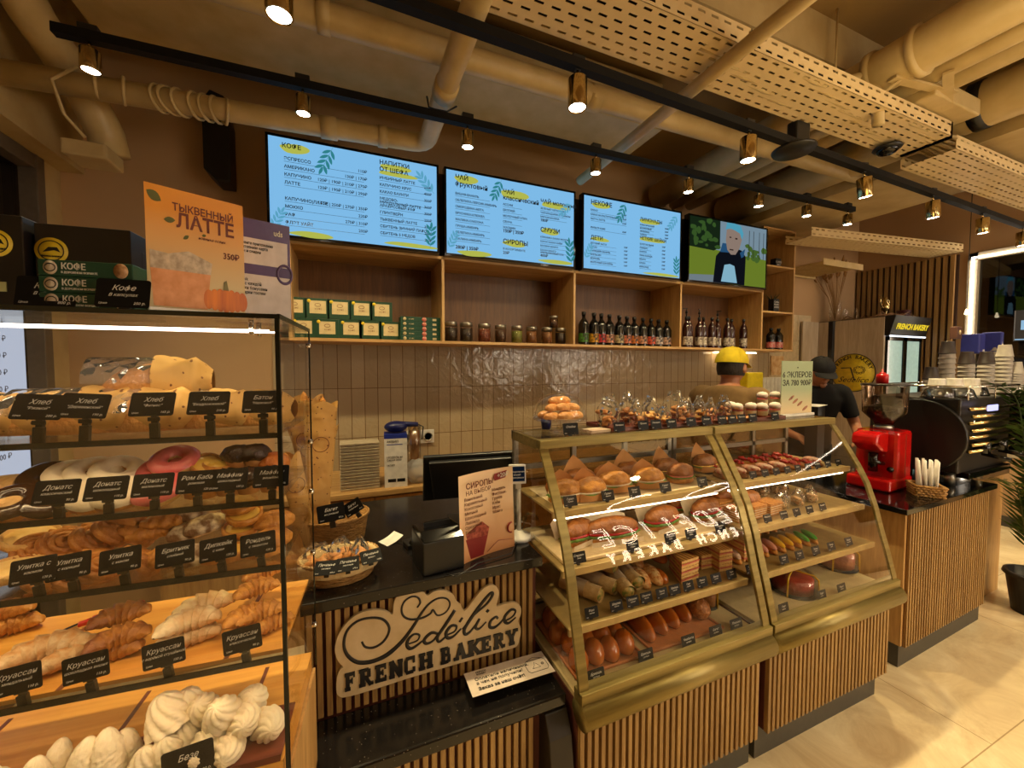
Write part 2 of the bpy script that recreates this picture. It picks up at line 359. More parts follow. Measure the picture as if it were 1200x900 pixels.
# ================================================================ wall shelf, screens, counters, cases
FY = 2.62
t = thing('wall_shelf', 'long oak wall shelf unit with open bays above the tiled wall', 'shelf', (0, FY, 1.705))
DX = [-.31, .583, 1.586, 2.64, 3.655, 4.105]
for x in DX: obj('divider', MB().box(x-.009, x+.009, 0, .378, .018, (1.18 if x > 3.5 else .57)), oak, t, bevel=.001)
obj('bottom_board', MB().box(DX[0]-.009, DX[-1]+.009, -.004, .378, 0, .018), oak_x, t)
obj('shelf_board', MB().box(DX[0], DX[4], 0, .378, .555, .573), oak_x, t)
for z in (.37, .81, 1.165): obj('shelf_board', MB().box(DX[4]+.009, DX[5]-.009, .002, .37, z, z+.015), oak_x, t)
b = MB(); b.box(DX[0]-.005, DX[4], .366, .378, .018, 1.17)
obj('back_board', b, wood('dark_oak_back', srgb(112, 74, 36), srgb(84, 52, 24), grain=(1, 1, .08)), t)
obj('back_board', MB().box(DX[4], DX[5], .366, .378, .018, 1.17), mat('dark_back', srgb(60, 42, 26), .6), t)
b = MB(); b.box(DX[0], DX[4], .12, .366, .573, 1.16)
obj('mounting_box', b, mat('dark_brown_box', srgb(66, 44, 26), .7), t)
# screens -----------------------------------------------------------
NAVY = mat('screen_ink', srgb(20, 34, 60), .5); emb = emat('screen_blue', srgb(128, 190, 236), .95)
leafm = emat('screen_leaf', srgb(52, 140, 150), .8); leaf2 = emat('screen_leaf_pale', srgb(96, 172, 206), .85); yel = emat('screen_yellow', srgb(190, 196, 84), .85); grn = emat('screen_green', srgb(120, 160, 70), .8)
def leaf(mb, x, z, a, L, y=-.0035, w=.32):
    p = []
    for k in range(7): u = k/6; p.append((u*L, w*L*.5*sin(pi*u)**.8))
    p += [(u*L, -w*L*.5*sin(pi*u)**.8) for u in (5/6, 4/6, 3/6, 2/6, 1/6)]
    mb.prism([(x+cos(a)*q-sin(a)*r, z+sin(a)*q+cos(a)*r) for q, r in p], y, y+.0006)
def twig(mb, x, z, a, L, n=4):
    for k in range(n):
        u = (k+.6)/n; px, pz = x+cos(a)*L*u, z+sin(a)*L*u
        leaf(mb, px, pz, a+.7, L*.42); leaf(mb, px, pz, a-.7, L*.42)
    leaf(mb, x+cos(a)*L, z+sin(a)*L, a, L*.4)
    mb.prism([(x, z), (x+cos(a)*L, z+sin(a)*L), (x+cos(a)*L+.002, z+sin(a)*L), (x+.002, z+.002)], -.003, -.0025)
def blob(mb, x, z, w, h, k=0):
    pts = [(x+w*.5*cos(a)*(1+.08*sin(3*a+k)), z+h*.5*sin(a)*(1+.15*sin(2*a+k))) for a in [2*pi*i/18 for i in range(18)]]
    mb.prism(pts, -.0022, -.0016)
def screen(i, x0, x1, z0, z1, label):
    cx, cz = (x0+x1)/2, (z0+z1)/2; w, h = x1-x0, z1-z0
    s = thing('menu_screen', label, 'screen', (cx, FY-.05, cz), 0, 'screens above the wall shelf')
    b = MB(); b.box(-w/2-.014, w/2+.014, .0, .05, -h/2-.016, -h/2); b.box(-w/2-.014, w/2+.014, 0, .05, h/2, h/2+.014)
    b.box(-w/2-.014, -w/2, 0, .05, -h/2, h/2); b.box(w/2, w/2+.014, 0, .05, -h/2, h/2); b.box(-w/2, w/2, .01, .05, -h/2, h/2)
    obj('frame', b, black_gloss, s)
    return s, w, h
def menu(s, w, h, cols, blobs, twigs, curve=False):
    obj('display', MB().box(-w/2, w/2, .002, .004, -h/2, h/2), emb, s)
    for k, (x, z, bw, bh) in enumerate(blobs): b = MB(); blob(b, x*w/2, z*h/2, bw*w/2, bh*h/2, k); obj('yellow_patch', b, yel, s)
    for k, (x, z, a, L) in enumerate(twigs): b = MB(); twig(b, x*w/2, z*h/2, a, L); obj('leaf_print', b, leaf2 if k % 2 else leafm, s)
    rules = MB()
    for (x, z, str_, size, al, bold, rule) in cols:
        text('lettering', str_, size, NAVY, s, (x*w/2, -.003, z*h/2), align=al, bold=bold)
        if rule: rules.box(x*w/2, (x+rule)*w/2, -.003, -.0025, z*h/2-.010, z*h/2-.0085)
    if rules.v: obj('ruled_line', rules, NAVY, s)
Z0 = [AY(342, 277, FY-.05).z, AY(511, 295, FY-.05).z]
s, w, h = screen(0, -.391, .535, 2.292, 2.822, 'leftmost menu screen, headed КОФЕ with coffee prices')
L = ['ЭСПРЕССО', 'АМЕРИКАНО', 'КАПУЧИНО', 'ЛАТТЕ', None, 'КАПУЧИНО|ЛАТТЕ', 'МОККО', 'РАФ', 'ФЛЭТ УАЙТ']
P = ['110₽', '130₽ | 170₽', '120₽ | 190₽ | 210₽ | 270₽', '120₽ | 190₽ | 210₽ | 290₽', None, '160₽ | 250₽ | 270₽ | 350₽', '220₽', '270₽ | 310₽', '200₽']
R = [('ИМБИРНЫЙ ЛАТТЕ', '290₽'), ('КАПУЧИНО КРУС', '400₽'), ('КАКАО БАУНТИ', '350₽'), ('МЕДОВО-\nМИНДАЛЬНЫЙ ЛАТТЕ', '360₽'), ('АРАХИСОВЫЙ РАФ', '300₽'), ('ГЛИНТВЕЙН', '250₽'), ('ТЫКВЕННЫЙ ЛАТТЕ', '350₽'), ('СБИТЕНЬ ЗИМНИЙ ПАФОС', '260₽'), ('СБИТЕНЬ 5 МЕДОВ', '230₽')]
c = [(-.86, .80, 'КОФЕ', .034, 'LEFT', .0006, 0), (.25, .82, 'НАПИТКИ', .036, 'LEFT', .0006, 0), (.25, .67, 'ОТ ШЕФА', .036, 'LEFT', .0006, 0)]
for k, (l, p) in enumerate(zip(L, P)):
    z = .55-.165*k
    if l: c += [(-.84, z, l, .024, 'LEFT', .0005, .9), (.10, z, p, .024, 'RIGHT', .0003, 0)]
for k, (l, p) in enumerate(R):
    z = .49-.155*k; c += [(.25, z, l, .022, 'LEFT', .0005, .66), (.93, z-.05, p, .022, 'RIGHT', .0003, 0)]
menu(s, w, h, c, [(-.72, .80, .32, .2), (.45, .78, .4, .16), (.48, .64, .5, .12), (.65, -.93, .7, .1), (-.55, -.95, .5, .12)],
     [(-.3, .98, -2.0, .13), (.96, .35, 2.3, .12), (.9, -.95, 1.5, .12), (-.98, -.9, 1.1, .1)])
s, w, h = screen(1, .598, 1.545, 2.290, 2.822, 'second menu screen from the left, headed ЧАЙ and СМУЗИ')
c = [(-.88, .80, 'ЧАЙ\nфруктовый', .042, 'LEFT', .0008, 0), (-.18, .66, 'ЧАЙ\nклассический', .040, 'LEFT', .0008, 0), (.42, .58, 'ЧАЙ молочный', .040, 'LEFT', .0008, 0), (.42, -.17, 'СМУЗИ', .044, 'LEFT', .001, 0), (-.18, -.60, 'СИРОПЫ', .042, 'LEFT', .001, 0), (-.18, -.76, 'В АССОРТИМЕНТЕ', .018, 'LEFT', .0003, 0), (-.18, -.87, '20₽', .028, 'LEFT', .0005, 0), (-.88, -.87, '280₽ | 350₽', .03, 'LEFT', .0008, 0), (-.18, -.32, '150₽ | 350₽', .03, 'LEFT', .0008, 0), (.42, .10, '180₽', .028, 'LEFT', .0006, 0), (.42, -.83, '400₽', .028, 'LEFT', .0006, 0)]
for k, l in enumerate(['ВИШНЯ-ВАНИЛЬ', 'ОБЛЕПИХА-ПЕРСИК-ИМБИРЬ', 'СМОРОДИНА-МЯТА', 'БРУСНИКА-КЛЮКВА', 'МАЛИНА-САКСОНА', 'ГРУША-ИМБИРЬ', 'ОБЛЕПИХА-ИМБИРЬ', 'МАЛИНА-ИМБИРЬ']): c.append((-.88, .43-.155*k, l, .0195, 'LEFT', .0004, .5))
for k, l in enumerate(['АССАМ', 'ЕРЛГРЕЙ', 'МОЛОЧНЫЙ УЛУН', 'СЕНЧА', 'ЖАСМИН']): c.append((-.18, .36-.145*k, l, .0195, 'LEFT', .0004, .3))
for k, l in enumerate(['ЗЕЛЕНЫЙ ЧАЙ МОЛОКО', 'ЧАЙ МАНДАРИН С ЛАЙМОМ', 'МЯГКАЯ МАЛИНА']): c.append((.42, .42-.11*k, l, .017, 'LEFT', .0003, .45))
for k, l in enumerate(['КЛУБНИКА БАНАН МОЛОКО', 'КОКОС БАНАН КИВИ', 'МАЛИНА МАНГО', 'БАНАН МАНГО\nАПЕЛЬСИНОВЫЙ СОК']): c.append((.42, -.33-.115*k, l, .017, 'LEFT', .0003, .45))
menu(s, w, h, c, [(-.72, .82, .34, .2), (-.0, .66, .44, .24), (.68, .56, .5, .18), (.58, -.14, .3, .18), (0, -.58, .36, .16), (.7, -.93, .6, .1), (-.6, -.95, .5, .14)],
     [(-.2, .98, -2.0, .12), (.96, .7, -2.4, .11), (.96, -.95, 1.7, .14), (-.98, -.9, 1.1, .1)])
s, w, h = screen(2, 1.632, 2.568, 2.290, 2.826, 'third menu screen from the left, headed НЕКОФЕ')
c = [(-.88, .78, 'НЕКОФЕ', .046, 'LEFT', .001, 0), (.1, .56, 'ЛИМОНАДЫ', .036, 'LEFT', .0006, 0), (.1, .02, 'ЧЕТКИЕ ШЕЙКИ', .034, 'LEFT', .0006, 0), (-.88, -.18, 'ДЕТИ', .04, 'LEFT', .0008, 0)]
for k, l in enumerate(['КАКАО', 'КАКАО НА РАСТИТЕЛЬНОМ', 'МАТЧА ЛАТТЕ', None, 'ФИЛЬТР КОФЕ']):
    if l: c += [(-.88, .60-.12*k, l, .018, 'LEFT', .0004, .7), (-.18, .60-.12*k, '250₽', .018, 'RIGHT', .0003, 0)]
for k, l in enumerate(['ДЕТСКИЙ ЛАТТЕ', 'КАКАО', 'МИЛКШЕЙК ВАНИЛЬ', 'АПЕЛЬСИН', 'МОРКОВЬ', 'МОЛОЧНЫЙ КОКТЕЙЛЬ']): c += [(-.88, -.31-.105*k, l, .017, 'LEFT', .0004, .5), (-.15, -.31-.105*k, '150₽', .017, 'RIGHT', .0003, 0)]
for k, l in enumerate(['КЛАССИЧЕСКИЙ', 'МАЛИНОВЫЙ', 'ОБЛЕПИХА', 'ТАРХУН']): c += [(.1, .42-.095*k, l, .017, 'LEFT', .0004, .3), (.72, .42-.095*k, '200₽', .017, 'RIGHT', .0003, 0)]
for k, l in enumerate(['ЗОЛОТАЯ ДЫНЯ', 'СНИКЕРС', 'БАУНТИ', 'ПИНА КОЛАДА', 'МАНГО', 'БАНАН', 'ШОКОЛАД']): c += [(.1, -.14-.11*k, l, .017, 'LEFT', .0004, .25), (.66, -.14-.11*k, '330₽', .017, 'RIGHT', .0003, 0)]
menu(s, w, h, c, [(-.68, .78, .36, .16), (.3, .56, .44, .16), (.36, .04, .56, .14), (-.7, -.16, .36, .12), (.6, -.95, .8, .08)],
     [(-.2, .98, -2.0, .13), (.92, .9, -2.2, .12), (.92, -.95, 1.6, .12), (-.98, -.75, 1.1, .1)])
# fourth screen shows a man in a park
s, w, h = screen(3, 2.672, 3.618, 2.290, 2.826, 'rightmost wall screen showing a man in a light blue beanie in a park')
def E_(n, r, g, b_, k=.8): return emat('picture_'+n, srgb(r, g, b_), k)
def shp(n, pts, m, y): o = obj(n, MB().prism([(a*w/2, b_*h/2) for a, b_ in pts], y, y+.0004), m, s); return o
shp('picture_sky', [(-1, -1), (1, -1), (1, 1), (-1, 1)], E_('sky', 126, 150, 166), .004)
shp('picture_grass', [(-1, -1), (1, -1), (1, -.05), (.3, .0), (-.4, .06), (-1, .12)], E_('grass', 112, 132, 42), .003)
shp('picture_path', [(-1, -1), (-.1, -1), (-.3, -.75), (-1, -.82)], E_('path', 120, 134, 142), .0025)
shp('picture_trees', [(-1, .06), (-.4, .02), (-.25, .15), (-.25, 1), (-1, 1)], E_('trees', 24, 40, 22), .0025)
b = MB()
for k in range(26): blob(b, (random.uniform(-.95, -.3))*w/2, random.uniform(.1, .95)*h/2, random.uniform(.03, .08), random.uniform(.02, .06), k)
obj('picture_leaves', b, E_('leaves', 58, 90, 40), s)
b = MB()
for k in range(16): blob(b, random.uniform(.45, .98)*w/2, random.uniform(-.1, .35)*h/2, random.uniform(.04, .08), random.uniform(.03, .06), k)
obj('picture_bush', b, E_('bush', 74, 104, 44), s)
b = MB()
for x in (.5, .62, .78, .9): b.box(x*w/2, x*w/2+.006, -.0028, -.0024, -.05*h/2, .85*h/2)
obj('picture_trunks', b, E_('trunk', 46, 44, 36), s)
shp('picture_jacket', [(-.42, -1), (-.36, -.15), (-.2, .12), (0, .22), (.3, .15), (.42, -.05), (.40, -1)], E_('jacket', 16, 18, 26), -.003)
shp('picture_collar', [(-.26, .0), (-.2, .3), (-.08, .3), (.0, .02)], E_('collar', 40, 84, 124), -.0035)
shp('picture_collar', [(.26, .06), (.40, .22), (.36, -.05), (.3, -.1)], E_('collar', 40, 84, 124), -.0035)
shp('picture_shirt', [(-.22, -.95), (-.14, -.4), (.0, -.35), (.12, -.4), (.2, -.95)], E_('shirt', 140, 190, 214), -.0035)
shp('picture_face', [(-.1, .78), (-.12, .4), (-.08, .1), (.02, -.04), (.14, -.02), (.24, .2), (.3, .5), (.28, .78)], E_('face', 150, 130, 118), -.0045)
shp('picture_beanie', [(-.13, .74), (-.1, .98), (.1, .99), (.26, .95), (.34, .7), (.3, .5), (.24, .7), (.0, .82)], E_('beanie', 84, 168, 196), -.0052)
b = MB(); b.box(-.03*w/2, .02*w/2, -.0056, -.005, .5*h/2, .54*h/2); b.box(.12*w/2, .18*w/2, -.0056, -.005, .48*h/2, .53*h/2); b.box(-.02*w/2, .08*w/2, -.0056, -.005, .1*h/2, .14*h/2)
obj('picture_features', b, E_('feature', 60, 44, 40), s)
# back counter ----------------------------------------------------------
t = thing('back_counter', 'oak back counter along the tiled wall', 'counter', (0, 2.4, 0))
obj('worktop', MB().box(-.9, 2.3, 0, .585, .80, .83), oak_x, t, bevel=.002)
obj('cabinet', MB().box(-.88, 2.28, .03, .585, .0, .80), oak, t)
b = MB()
for x in (-.4, .13, .68, 1.2, 1.75): b.box(x, x+.52, .01, .029, .1, .79)
obj('door', b, wood('oak_door', srgb(196, 140, 72), srgb(156, 102, 44), grain=(1, 1, .12)), t, bevel=.001)
# cash counter ----------------------------------------------------------
CX0, CX1, CZ = -.135, .60, .90
def slatrow(name, parent, x0, x1, y, z0, z1, pitch=.028, w=.017, d=.016, m=None):
    sb = MB(); x = x0
    while x+w <= x1+.001: sb.box(x, x+w, y-d, y, z0, z1); x += pitch
    return obj(name, sb, m or slat_oak, parent, bevel=.001)
t = thing('cash_counter', 'slatted oak cash desk with black speckled stone top and step', 'counter', (0, 0, 0))
obj('cabinet', MB().box(CX0+.005, CX1-.004, 1.235, 2.0, 0, CZ-.034), back_red, t)
slatrow('slats', t, CX0+.012, CX1-.01, 1.235, .545, CZ-.034, .0245, .0148)
obj('worktop', MB().box(CX0, CX1+.004, 1.195, 2.02, CZ-.034, CZ), stone, t, bevel=.003)
b = MB(); b.box(CX0-.02, .605, 1.03, 1.215, .505, .545)
obj('step_top', b, stone, t, bevel=.006)
obj('step_cabinet', MB().box(CX0, .53, 1.07, 1.235, 0, .505), back_red, t)
slatrow('slats', t, CX0+.01, .525, 1.07, .06, .505, .0245, .0148)
obj('side_panel', MB().prism([(1.03, .50), (1.0, .44), (.985, .34), (.98, .0), (1.2, 0), (1.2, .505)], .53, .606, 'yz'), mat('dark_side_panel', srgb(34, 27, 22), .5), t, bevel=.003)
# curved display cases ----------------------------------------------------
PROF = [(1.255, 1.285), (1.21, 1.222), (1.165, 1.150), (1.122, 1.08), (1.082, 1.0), (1.048, .9), (1.02, .79), (1.0, .72), (.985, .66), (.972, .61), (.966, .575)]
ledbar = emat('case_light', (1, .80, .52), 10)
def case(x0, x1, label, lit):
    c = thing('display_case', label, 'display case', (x0, 0, 0), 0, 'curved glass pastry display cases')
    W_ = x1-x0; yb = 1.50
    b = MB()
    for xa in (0, W_-.034):
        n = len(PROF); vs = []
        for (y, z) in PROF: vs += [(xa, y, z), (xa+.034, y, z), (xa+.034, y+.012, z), (xa, y+.012, z)]
        fs = [(4*i+k, 4*i+(k+1) % 4, 4*i+4+(k+1) % 4, 4*i+4+k) for i in range(n-1) for k in range(4)]
        b.add(vs, fs)
    b.box(0, W_, .955, 1.0, .555, .59); b.box(0, W_, 1.235, 1.275, 1.262, 1.292)
    b.box(0, .02, 1.27, yb, 1.255, 1.29); b.box(W_-.02, W_, 1.27, yb, 1.255, 1.29); b.box(0, W_, yb-.02, yb, 1.255, 1.29)
    obj('gold_frame', b, gold, c, bevel=.002)
    g = MB(); vs = [(x, y+.003, z) for (y, z) in PROF for x in (.03, W_-.03)]
    g.add(vs, [(2*i, 2*i+1, 2*i+3, 2*i+2) for i in range(len(PROF)-1)], True)
    obj('curved_glass', g, clear, c)
    for xa in (.004, W_-.006):
        pts = [(y+.012, z) for y, z in PROF]+[(yb-.02, .575), (yb-.02, 1.26)]
        obj('side_glass', MB().prism(pts, xa, xa+.002, 'yz'), sidecl, c)
    obj('glass_top', MB().box(.0, W_, 1.27, yb, 1.287, 1.293), glass('top_glass', (.85, .82, .74), .15, base=.05), c)
    b = MB(); b.box(.012, W_-.012, 1.0, yb-.02, .52, .55)
    obj('base_tray', b, mat('display_base', srgb(206, 186, 138), .35), c)
    for zz, yf in ((1.06, 1.165), (.89, 1.1), (.725, 1.055)):
        b = MB(); b.box(.015, W_-.015, yf, yb-.04, zz-.008, zz); b.box(.012, W_-.012, yf-.006, yf+.004, zz-.022, zz+.002)
        obj('shelf', b, mat('case_shelf', srgb(176, 150, 96), .35, metal=.3), c, bevel=.001)
    for zz, yf in ((1.262, 1.29), (1.03, 1.18)): obj('light_tube', MB().box(.03, W_-.03, yf, yf+.012, zz-.006, zz), ledbar, c)
    b = MB()
    for xa in (0, W_*.33, W_*.66, W_-.02): b.box(xa, xa+.02, yb-.03, yb-.01, .55, 1.26)
    b.box(0, W_, yb-.03, yb-.01, .52, .56); b.box(0, W_, yb-.03, yb-.01, 1.13, 1.15)
    obj('rear_door_frame', b, mat('grey_aluminium', srgb(140, 132, 118), .35, metal=.6), c)
    obj('rear_glass', MB().box(.01, W_-.01, yb-.022, yb-.020, .56, 1.26), glass('rear_glass', (.62, .56, .45), .3), c)
    # roll bar and slatted base
    r = MB(); r.M = Matrix.Translation((0, .972, .520))
    r.tube([(.004, 0, 0), (W_-.004, 0, 0)], .044, 20, flat=1.0)
    obj('roll_bar', r, gold, c)
    obj('base_cabinet', MB().box(.008, W_-.008, .996, yb, .15, .535), back_red, c)
    slatrow('slats', c, .012, W_-.01, .998, .145, .475, .0255, .0145, .018)
    obj('plinth', MB().box(.01, W_-.01, 1.03, yb, 0, .16), greykick, c)
    return c
C1X, C2X, C2E = .612, 1.448, 2.29
case(C1X, 1.436, 'left curved glass display case with sandwiches, toasts and buns', True)
case(C2X, C2E, 'right curved glass display case with eclairs and boxed cakes', True)
# right hand counter, turned slightly
t = thing('coffee_counter', 'slatted oak coffee counter with black top at the right', 'counter', (2.575, 1.05, 0), radians(1.8))
obj('cabinet', MB().box(.01, .985, .02, 1.0, .12, .825), oak, t)
obj('backing', MB().box(.03, .985, .018, .0205, .115, .822), back_red, t)
sb = slatrow('slats', t, .03, .985, .018, .115, .822, .0270, .0135, .012)
obj('worktop', MB().box(-.06, 1.01, -.012, 1.03, .822, .85), black_gloss, t, bevel=.002)
obj('plinth', MB().box(.02, .98, .03, 1.0, 0, .12), greykick, t)
# ---------------------------------------------------------------- straight glass case at the left
LR = radians(-4.7); LO = Vector((-.113, .80, 0)); LM = Matrix.Translation(LO) @ Matrix.Rotation(LR, 4, 'Z')
def LD(x, y, z): return LM @ Vector((x, y, z))
lc = thing('glass_pastry_case', 'tall straight glass pastry case with bread, donuts and croissants at the left', 'display case', LO, LR)
LW, LDp = 1.02, .29
ZT = 1.635; SH = [1.432, 1.312, 1.192, 1.022]; ZB = .832
b = MB(); b.box(-LW, 0, 0, .004, .86-.06, ZT); obj('front_glass', b, clear, lc)
obj('side_glass', MB().box(-.004, 0, .004, LDp, .8, ZT), sidecl, lc)
obj('glass_top', MB().box(-LW, 0, 0, LDp, ZT, ZT+.006), glass('case_top', (.9, .88, .8), .12, base=.02), lc)
b = MB(); b.box(-.006, .001, -.001, .006, .8, ZT); b.box(-LW, .001, -.002, .001, ZT-.001, ZT+.007); b.box(-.0015, .0015, LDp-.004, LDp, .8, ZT); b.box(-.002, .002, 0, LDp, ZT, ZT+.008)
obj('edge_trim', b, clear_edge, lc)
for z in SH:
    b = MB(); e = MB(); lip = MB()
    b.box(-LW, -.008, .012, LDp-.02, z-.006, z); e.box(-LW, -.008, .0085, .012, z-.0085, z+.001); lip.box(-LW, -.012, .0125, .0145, z, z+.026)
    obj('shelf', b, glass('shelf_glass', (.9, .88, .82), .1, base=.02), lc)
    obj('shelf_edge', e, clear_edge, lc); obj('shelf_lip', lip, acry, lc)
obj('wooden_tray', MB().box(-LW, -.01, .02, LDp-.02, SH[3]+.001, SH[3]+.008), board, lc); obj('wooden_tray', MB().box(-LW, -.01, .0, LDp, .79, ZB), board, lc)
b = MB()
for zz in (SH[3]+.0085, ZB+.0005):
    for k, x in enumerate((-.105, -.335, -.565, -.8)): b.box(x, x+.008, .02, LDp-.025, zz, zz+.0006)
obj('tray_joint', b, redwood, lc)
for y_ in (.018, .055): obj('light_tube', MB().box(-LW, -.02, y_, y_+.004, 1.613, 1.616), emat('case_strip', (1, .82, .66), 7), lc)
for y_ in (.03, .075): obj('clamp', MB().cyl((-.05, y_, 1.634), (-.05, y_, 1.608), .004), chrome, lc)
for z in (1.6, 1.37, 1.25, 1.1, .92): obj('clamp', MB().cyl((-.002, LDp-.03, z), (.008, LDp-.03, z), .006), chrome, lc)
obj('base_cabinet', MB().box(-LW, -.002, .0, LDp, 0, .79), oak, lc)
# ================================================================ ceiling services
t = tag(obj('lighting_track', MB().bar(AZ(62, 34, 2.75), AZ(1000, 246, 2.75), .034, .034), blackmetal), 'rear black lighting track in front of the menu screens', 'lighting track')
a, b_ = AZ(480, 6, 2.75), AZ(1188, 261, 2.75); d = (b_-a).normalized()
tag(obj('lighting_track', MB().bar(a-d*1.2, b_+d*.2, .038, .036), blackmetal), 'front black lighting track above the display cases', 'lighting track')
def spot(name, r, L):
    s = bpy.data.objects.new(name, None); COL.objects.link(s); s['category'] = 'spotlight'
    obj('adapter', MB().box(-.028, .028, -.014, .014, L+.055, L+.085).box(-.012, .012, -.008, .008, L+.03, L+.055), black, s, bevel=.002)
    obj('bracket', MB().cyl((0, 0, L), (0, 0, L+.035), .005), brass, s)
    b = MB(); b.lathe([(r*.98, 0), (r, .003), (r, L-.004), (r*.9, L), (0, L)], n=28, caps=False); b.lathe([(r*.98, 0), (r*.86, .0), (r*.84, .014)], n=28, caps=False)
    obj('housing', b, brass, s)
    obj('lens', MB().cyl((0, 0, .004), (0, 0, .008), r*.86, n=24), emat('hot_lens', (1, .86, .68), 40), s)
    return s
FRONT_SPOTS = []; BACK_SPOTS = []
pf = spot('track_spotlight', .038, .115); pb = spot('track_spotlight', .03, .075)
def posn(i, n): return ['leftmost'] + [ORD[k]+' from the left' for k in range(1, n-1)] + ['rightmost'] if False else (['leftmost']+[ORD[k]+' from the left' for k in range(1, n-1)]+['rightmost'])[i]
fp = [(332, 42), (672, 132), (874, 190), (1015, 231), (1092, 256), (1145, 275), (1187, 290)]
for i, (x, y) in enumerate(fp):
    p = AZ(x, y, 2.585); f = (p.x-a.x)/d.x; tp = a+d*f
    p.y = tp.y; tilt = radians([0, 0, 0, -10, -6, -6, -4][i])
    place(pf, 'brass cylinder spotlight on the front track, '+posn(i, 7), p, 0, None, 'brass spotlights on the front track', rot=(0, tilt, 0))
    FRONT_SPOTS.append((p.x, p.y, p.z, 0, -14))
a2, c2 = AZ(62, 34, 2.75), AZ(1000, 246, 2.75); d2 = (c2-a2).normalized()
bp = [(112, 90), (354, 126), (548, 173), (695, 206), (802, 228), (882, 245), (938, 256), (984, 266)]
for i, (x, y) in enumerate(bp):
    p = AZ(x, y, 2.63); f = (p.x-a2.x)/d2.x; p.y = (a2+d2*f).y
    place(pb, 'small spotlight on the rear track, '+posn(i, 8), p, 0, None, 'small spotlights on the rear track')
    BACK_SPOTS.append((p.x, p.y, p.z, 0, 26 if i else 0))
# pipes
def pipe(label, path, r, joints=(), m=None):
    b = MB(); b.tube(path, r, 20)
    for (p, q) in joints: b.tube([p, q], r*1.14, 20)
    return tag(obj('ceiling_pipe', b, m or cream2), label, 'pipe')
pipe('thick cream ceiling pipe running the length of the counter, ending in a ring collar', [(-2.6, 1.88, 3.0), (0, 1.875, 3.0), (3.98, 1.84, 3.0)], .056, [((3.9, 1.841, 3.0), (3.97, 1.84, 3.0)), ((1.2, 1.873, 3.0), (1.28, 1.873, 3.0)), ((-.1, 1.873, 3.0), (-.05, 1.873, 3.0))])
pth = [(-1.34, 2.4, 2.785), (-.2, 2.4, 2.83), (.36, 2.4, 2.855)]+[(.36+.08*sin(k*pi/8), 2.4-.08*(1-cos(k*pi/8)), 2.857) for k in range(1, 5)]+[(.44, 1.9, 2.86), (.45, .6, 2.86)]
lp = pipe('bent cream pipe above the leftmost screen, turning towards the room', pth, .05, [((-.12, 2.4, 2.833), (-.04, 2.4, 2.836)), ((.442, 1.95, 2.86), (.442, 1.86, 2.86)), ((.17, 2.4, 2.846), (.22, 2.4, 2.849))])
tag(obj('hanging_wire', MB().tube([(.37, 1.99, 2.86), (.375, 1.97, 2.80), (.40, 1.96, 2.79), (.46, 1.955, 2.79), (.51, 1.96, 2.83)], .004, 6), black), 'dark strap hanging round the bend of the cream pipe', 'wire')
cb = MB()
for k, x in enumerate((-1.02, -.93, -.80, -.76, -.72, -.66, -.62, -.58, -.54)):
    tl = random.uniform(-1.1, 1.1)
    cb.tube([(x+.03*tl*cos(q), 2.4+.055*cos(q), 2.808+.055*sin(q)) for q in [2*pi*j/14 for j in range(14)]], .0075, 6, True)
cb.tube([(-1.07, 2.36, 2.85), (-1.14, 2.33, 2.76), (-1.12, 2.36, 2.64), (-1.08, 2.42, 2.58)], .007, 6)
tag(obj('coiled_cable', cb, cream2), 'white cable coiled round the cream pipe at the left', 'cable')
tag(obj('junction_box', MB().box(-1.17, -1.01, 2.42, 2.58, 2.50, 2.57), cream, bevel=.01), 'small cream junction box under the left ceiling pipe', 'junction box')
pipe('slim cream pipe crossing over the cable tray', [(1.49, 2.4, 2.83), (1.485, .2, 2.83)], .03)
pipe('big cream duct pipe at the upper right of the ceiling', [(2.62, 2.9, 3.1), (2.62, 1.33, 3.1), (2.60, -.8, 3.1)], .105, [((2.62, 1.30, 3.1), (2.62, 1.27, 3.1)), ((2.62, 1.12, 3.1), (2.62, 1.09, 3.1))])
pipe('second cream pipe under the big duct pipe', [(2.80, 2.9, 3.05), (2.80, -.8, 3.05)], .045)
pipe('third cream pipe to the right of the big duct pipe', [(3.0, 2.9, 3.1), (3.0, -.8, 3.1)], .07)
dk = pipe('cream duct pipe with dark bands at the upper right edge', [(3.45, 2.9, 3.08), (3.45, -.8, 3.08)], .13)
for y_ in (1.40, 1.17): obj('dark_band', MB().tube([(3.45, y_+.03, 3.08), (3.45, y_-.03, 3.08)], .136, 20), black, dk)
tag(obj('ceiling_beam', MB().box(3.62, 4.5, -4.5, 2.99, 2.93, 3.45), cream), 'wide cream ceiling beam at the upper right edge', 'beam')
tag(obj('bracket_box', MB().box(2.82, 3.3, 1.12, 1.3, 2.96, 3.05), cream2, bevel=.008), 'cream box bracket above the cable tray', 'bracket')
tag(obj('pipe_hanger', MB().bar((2.55, 1.18, 3.0), (2.95, 1.10, 2.98), .04, .012).bar((2.75, 1.05, 3.0), (3.05, 1.16, 2.96), .04, .012).bar((2.6, 1.16, 3.0), (2.5, 1.25, 2.9), .01, .01), cream2), 'cream angled hanger beneath the big duct pipe', 'hanger')
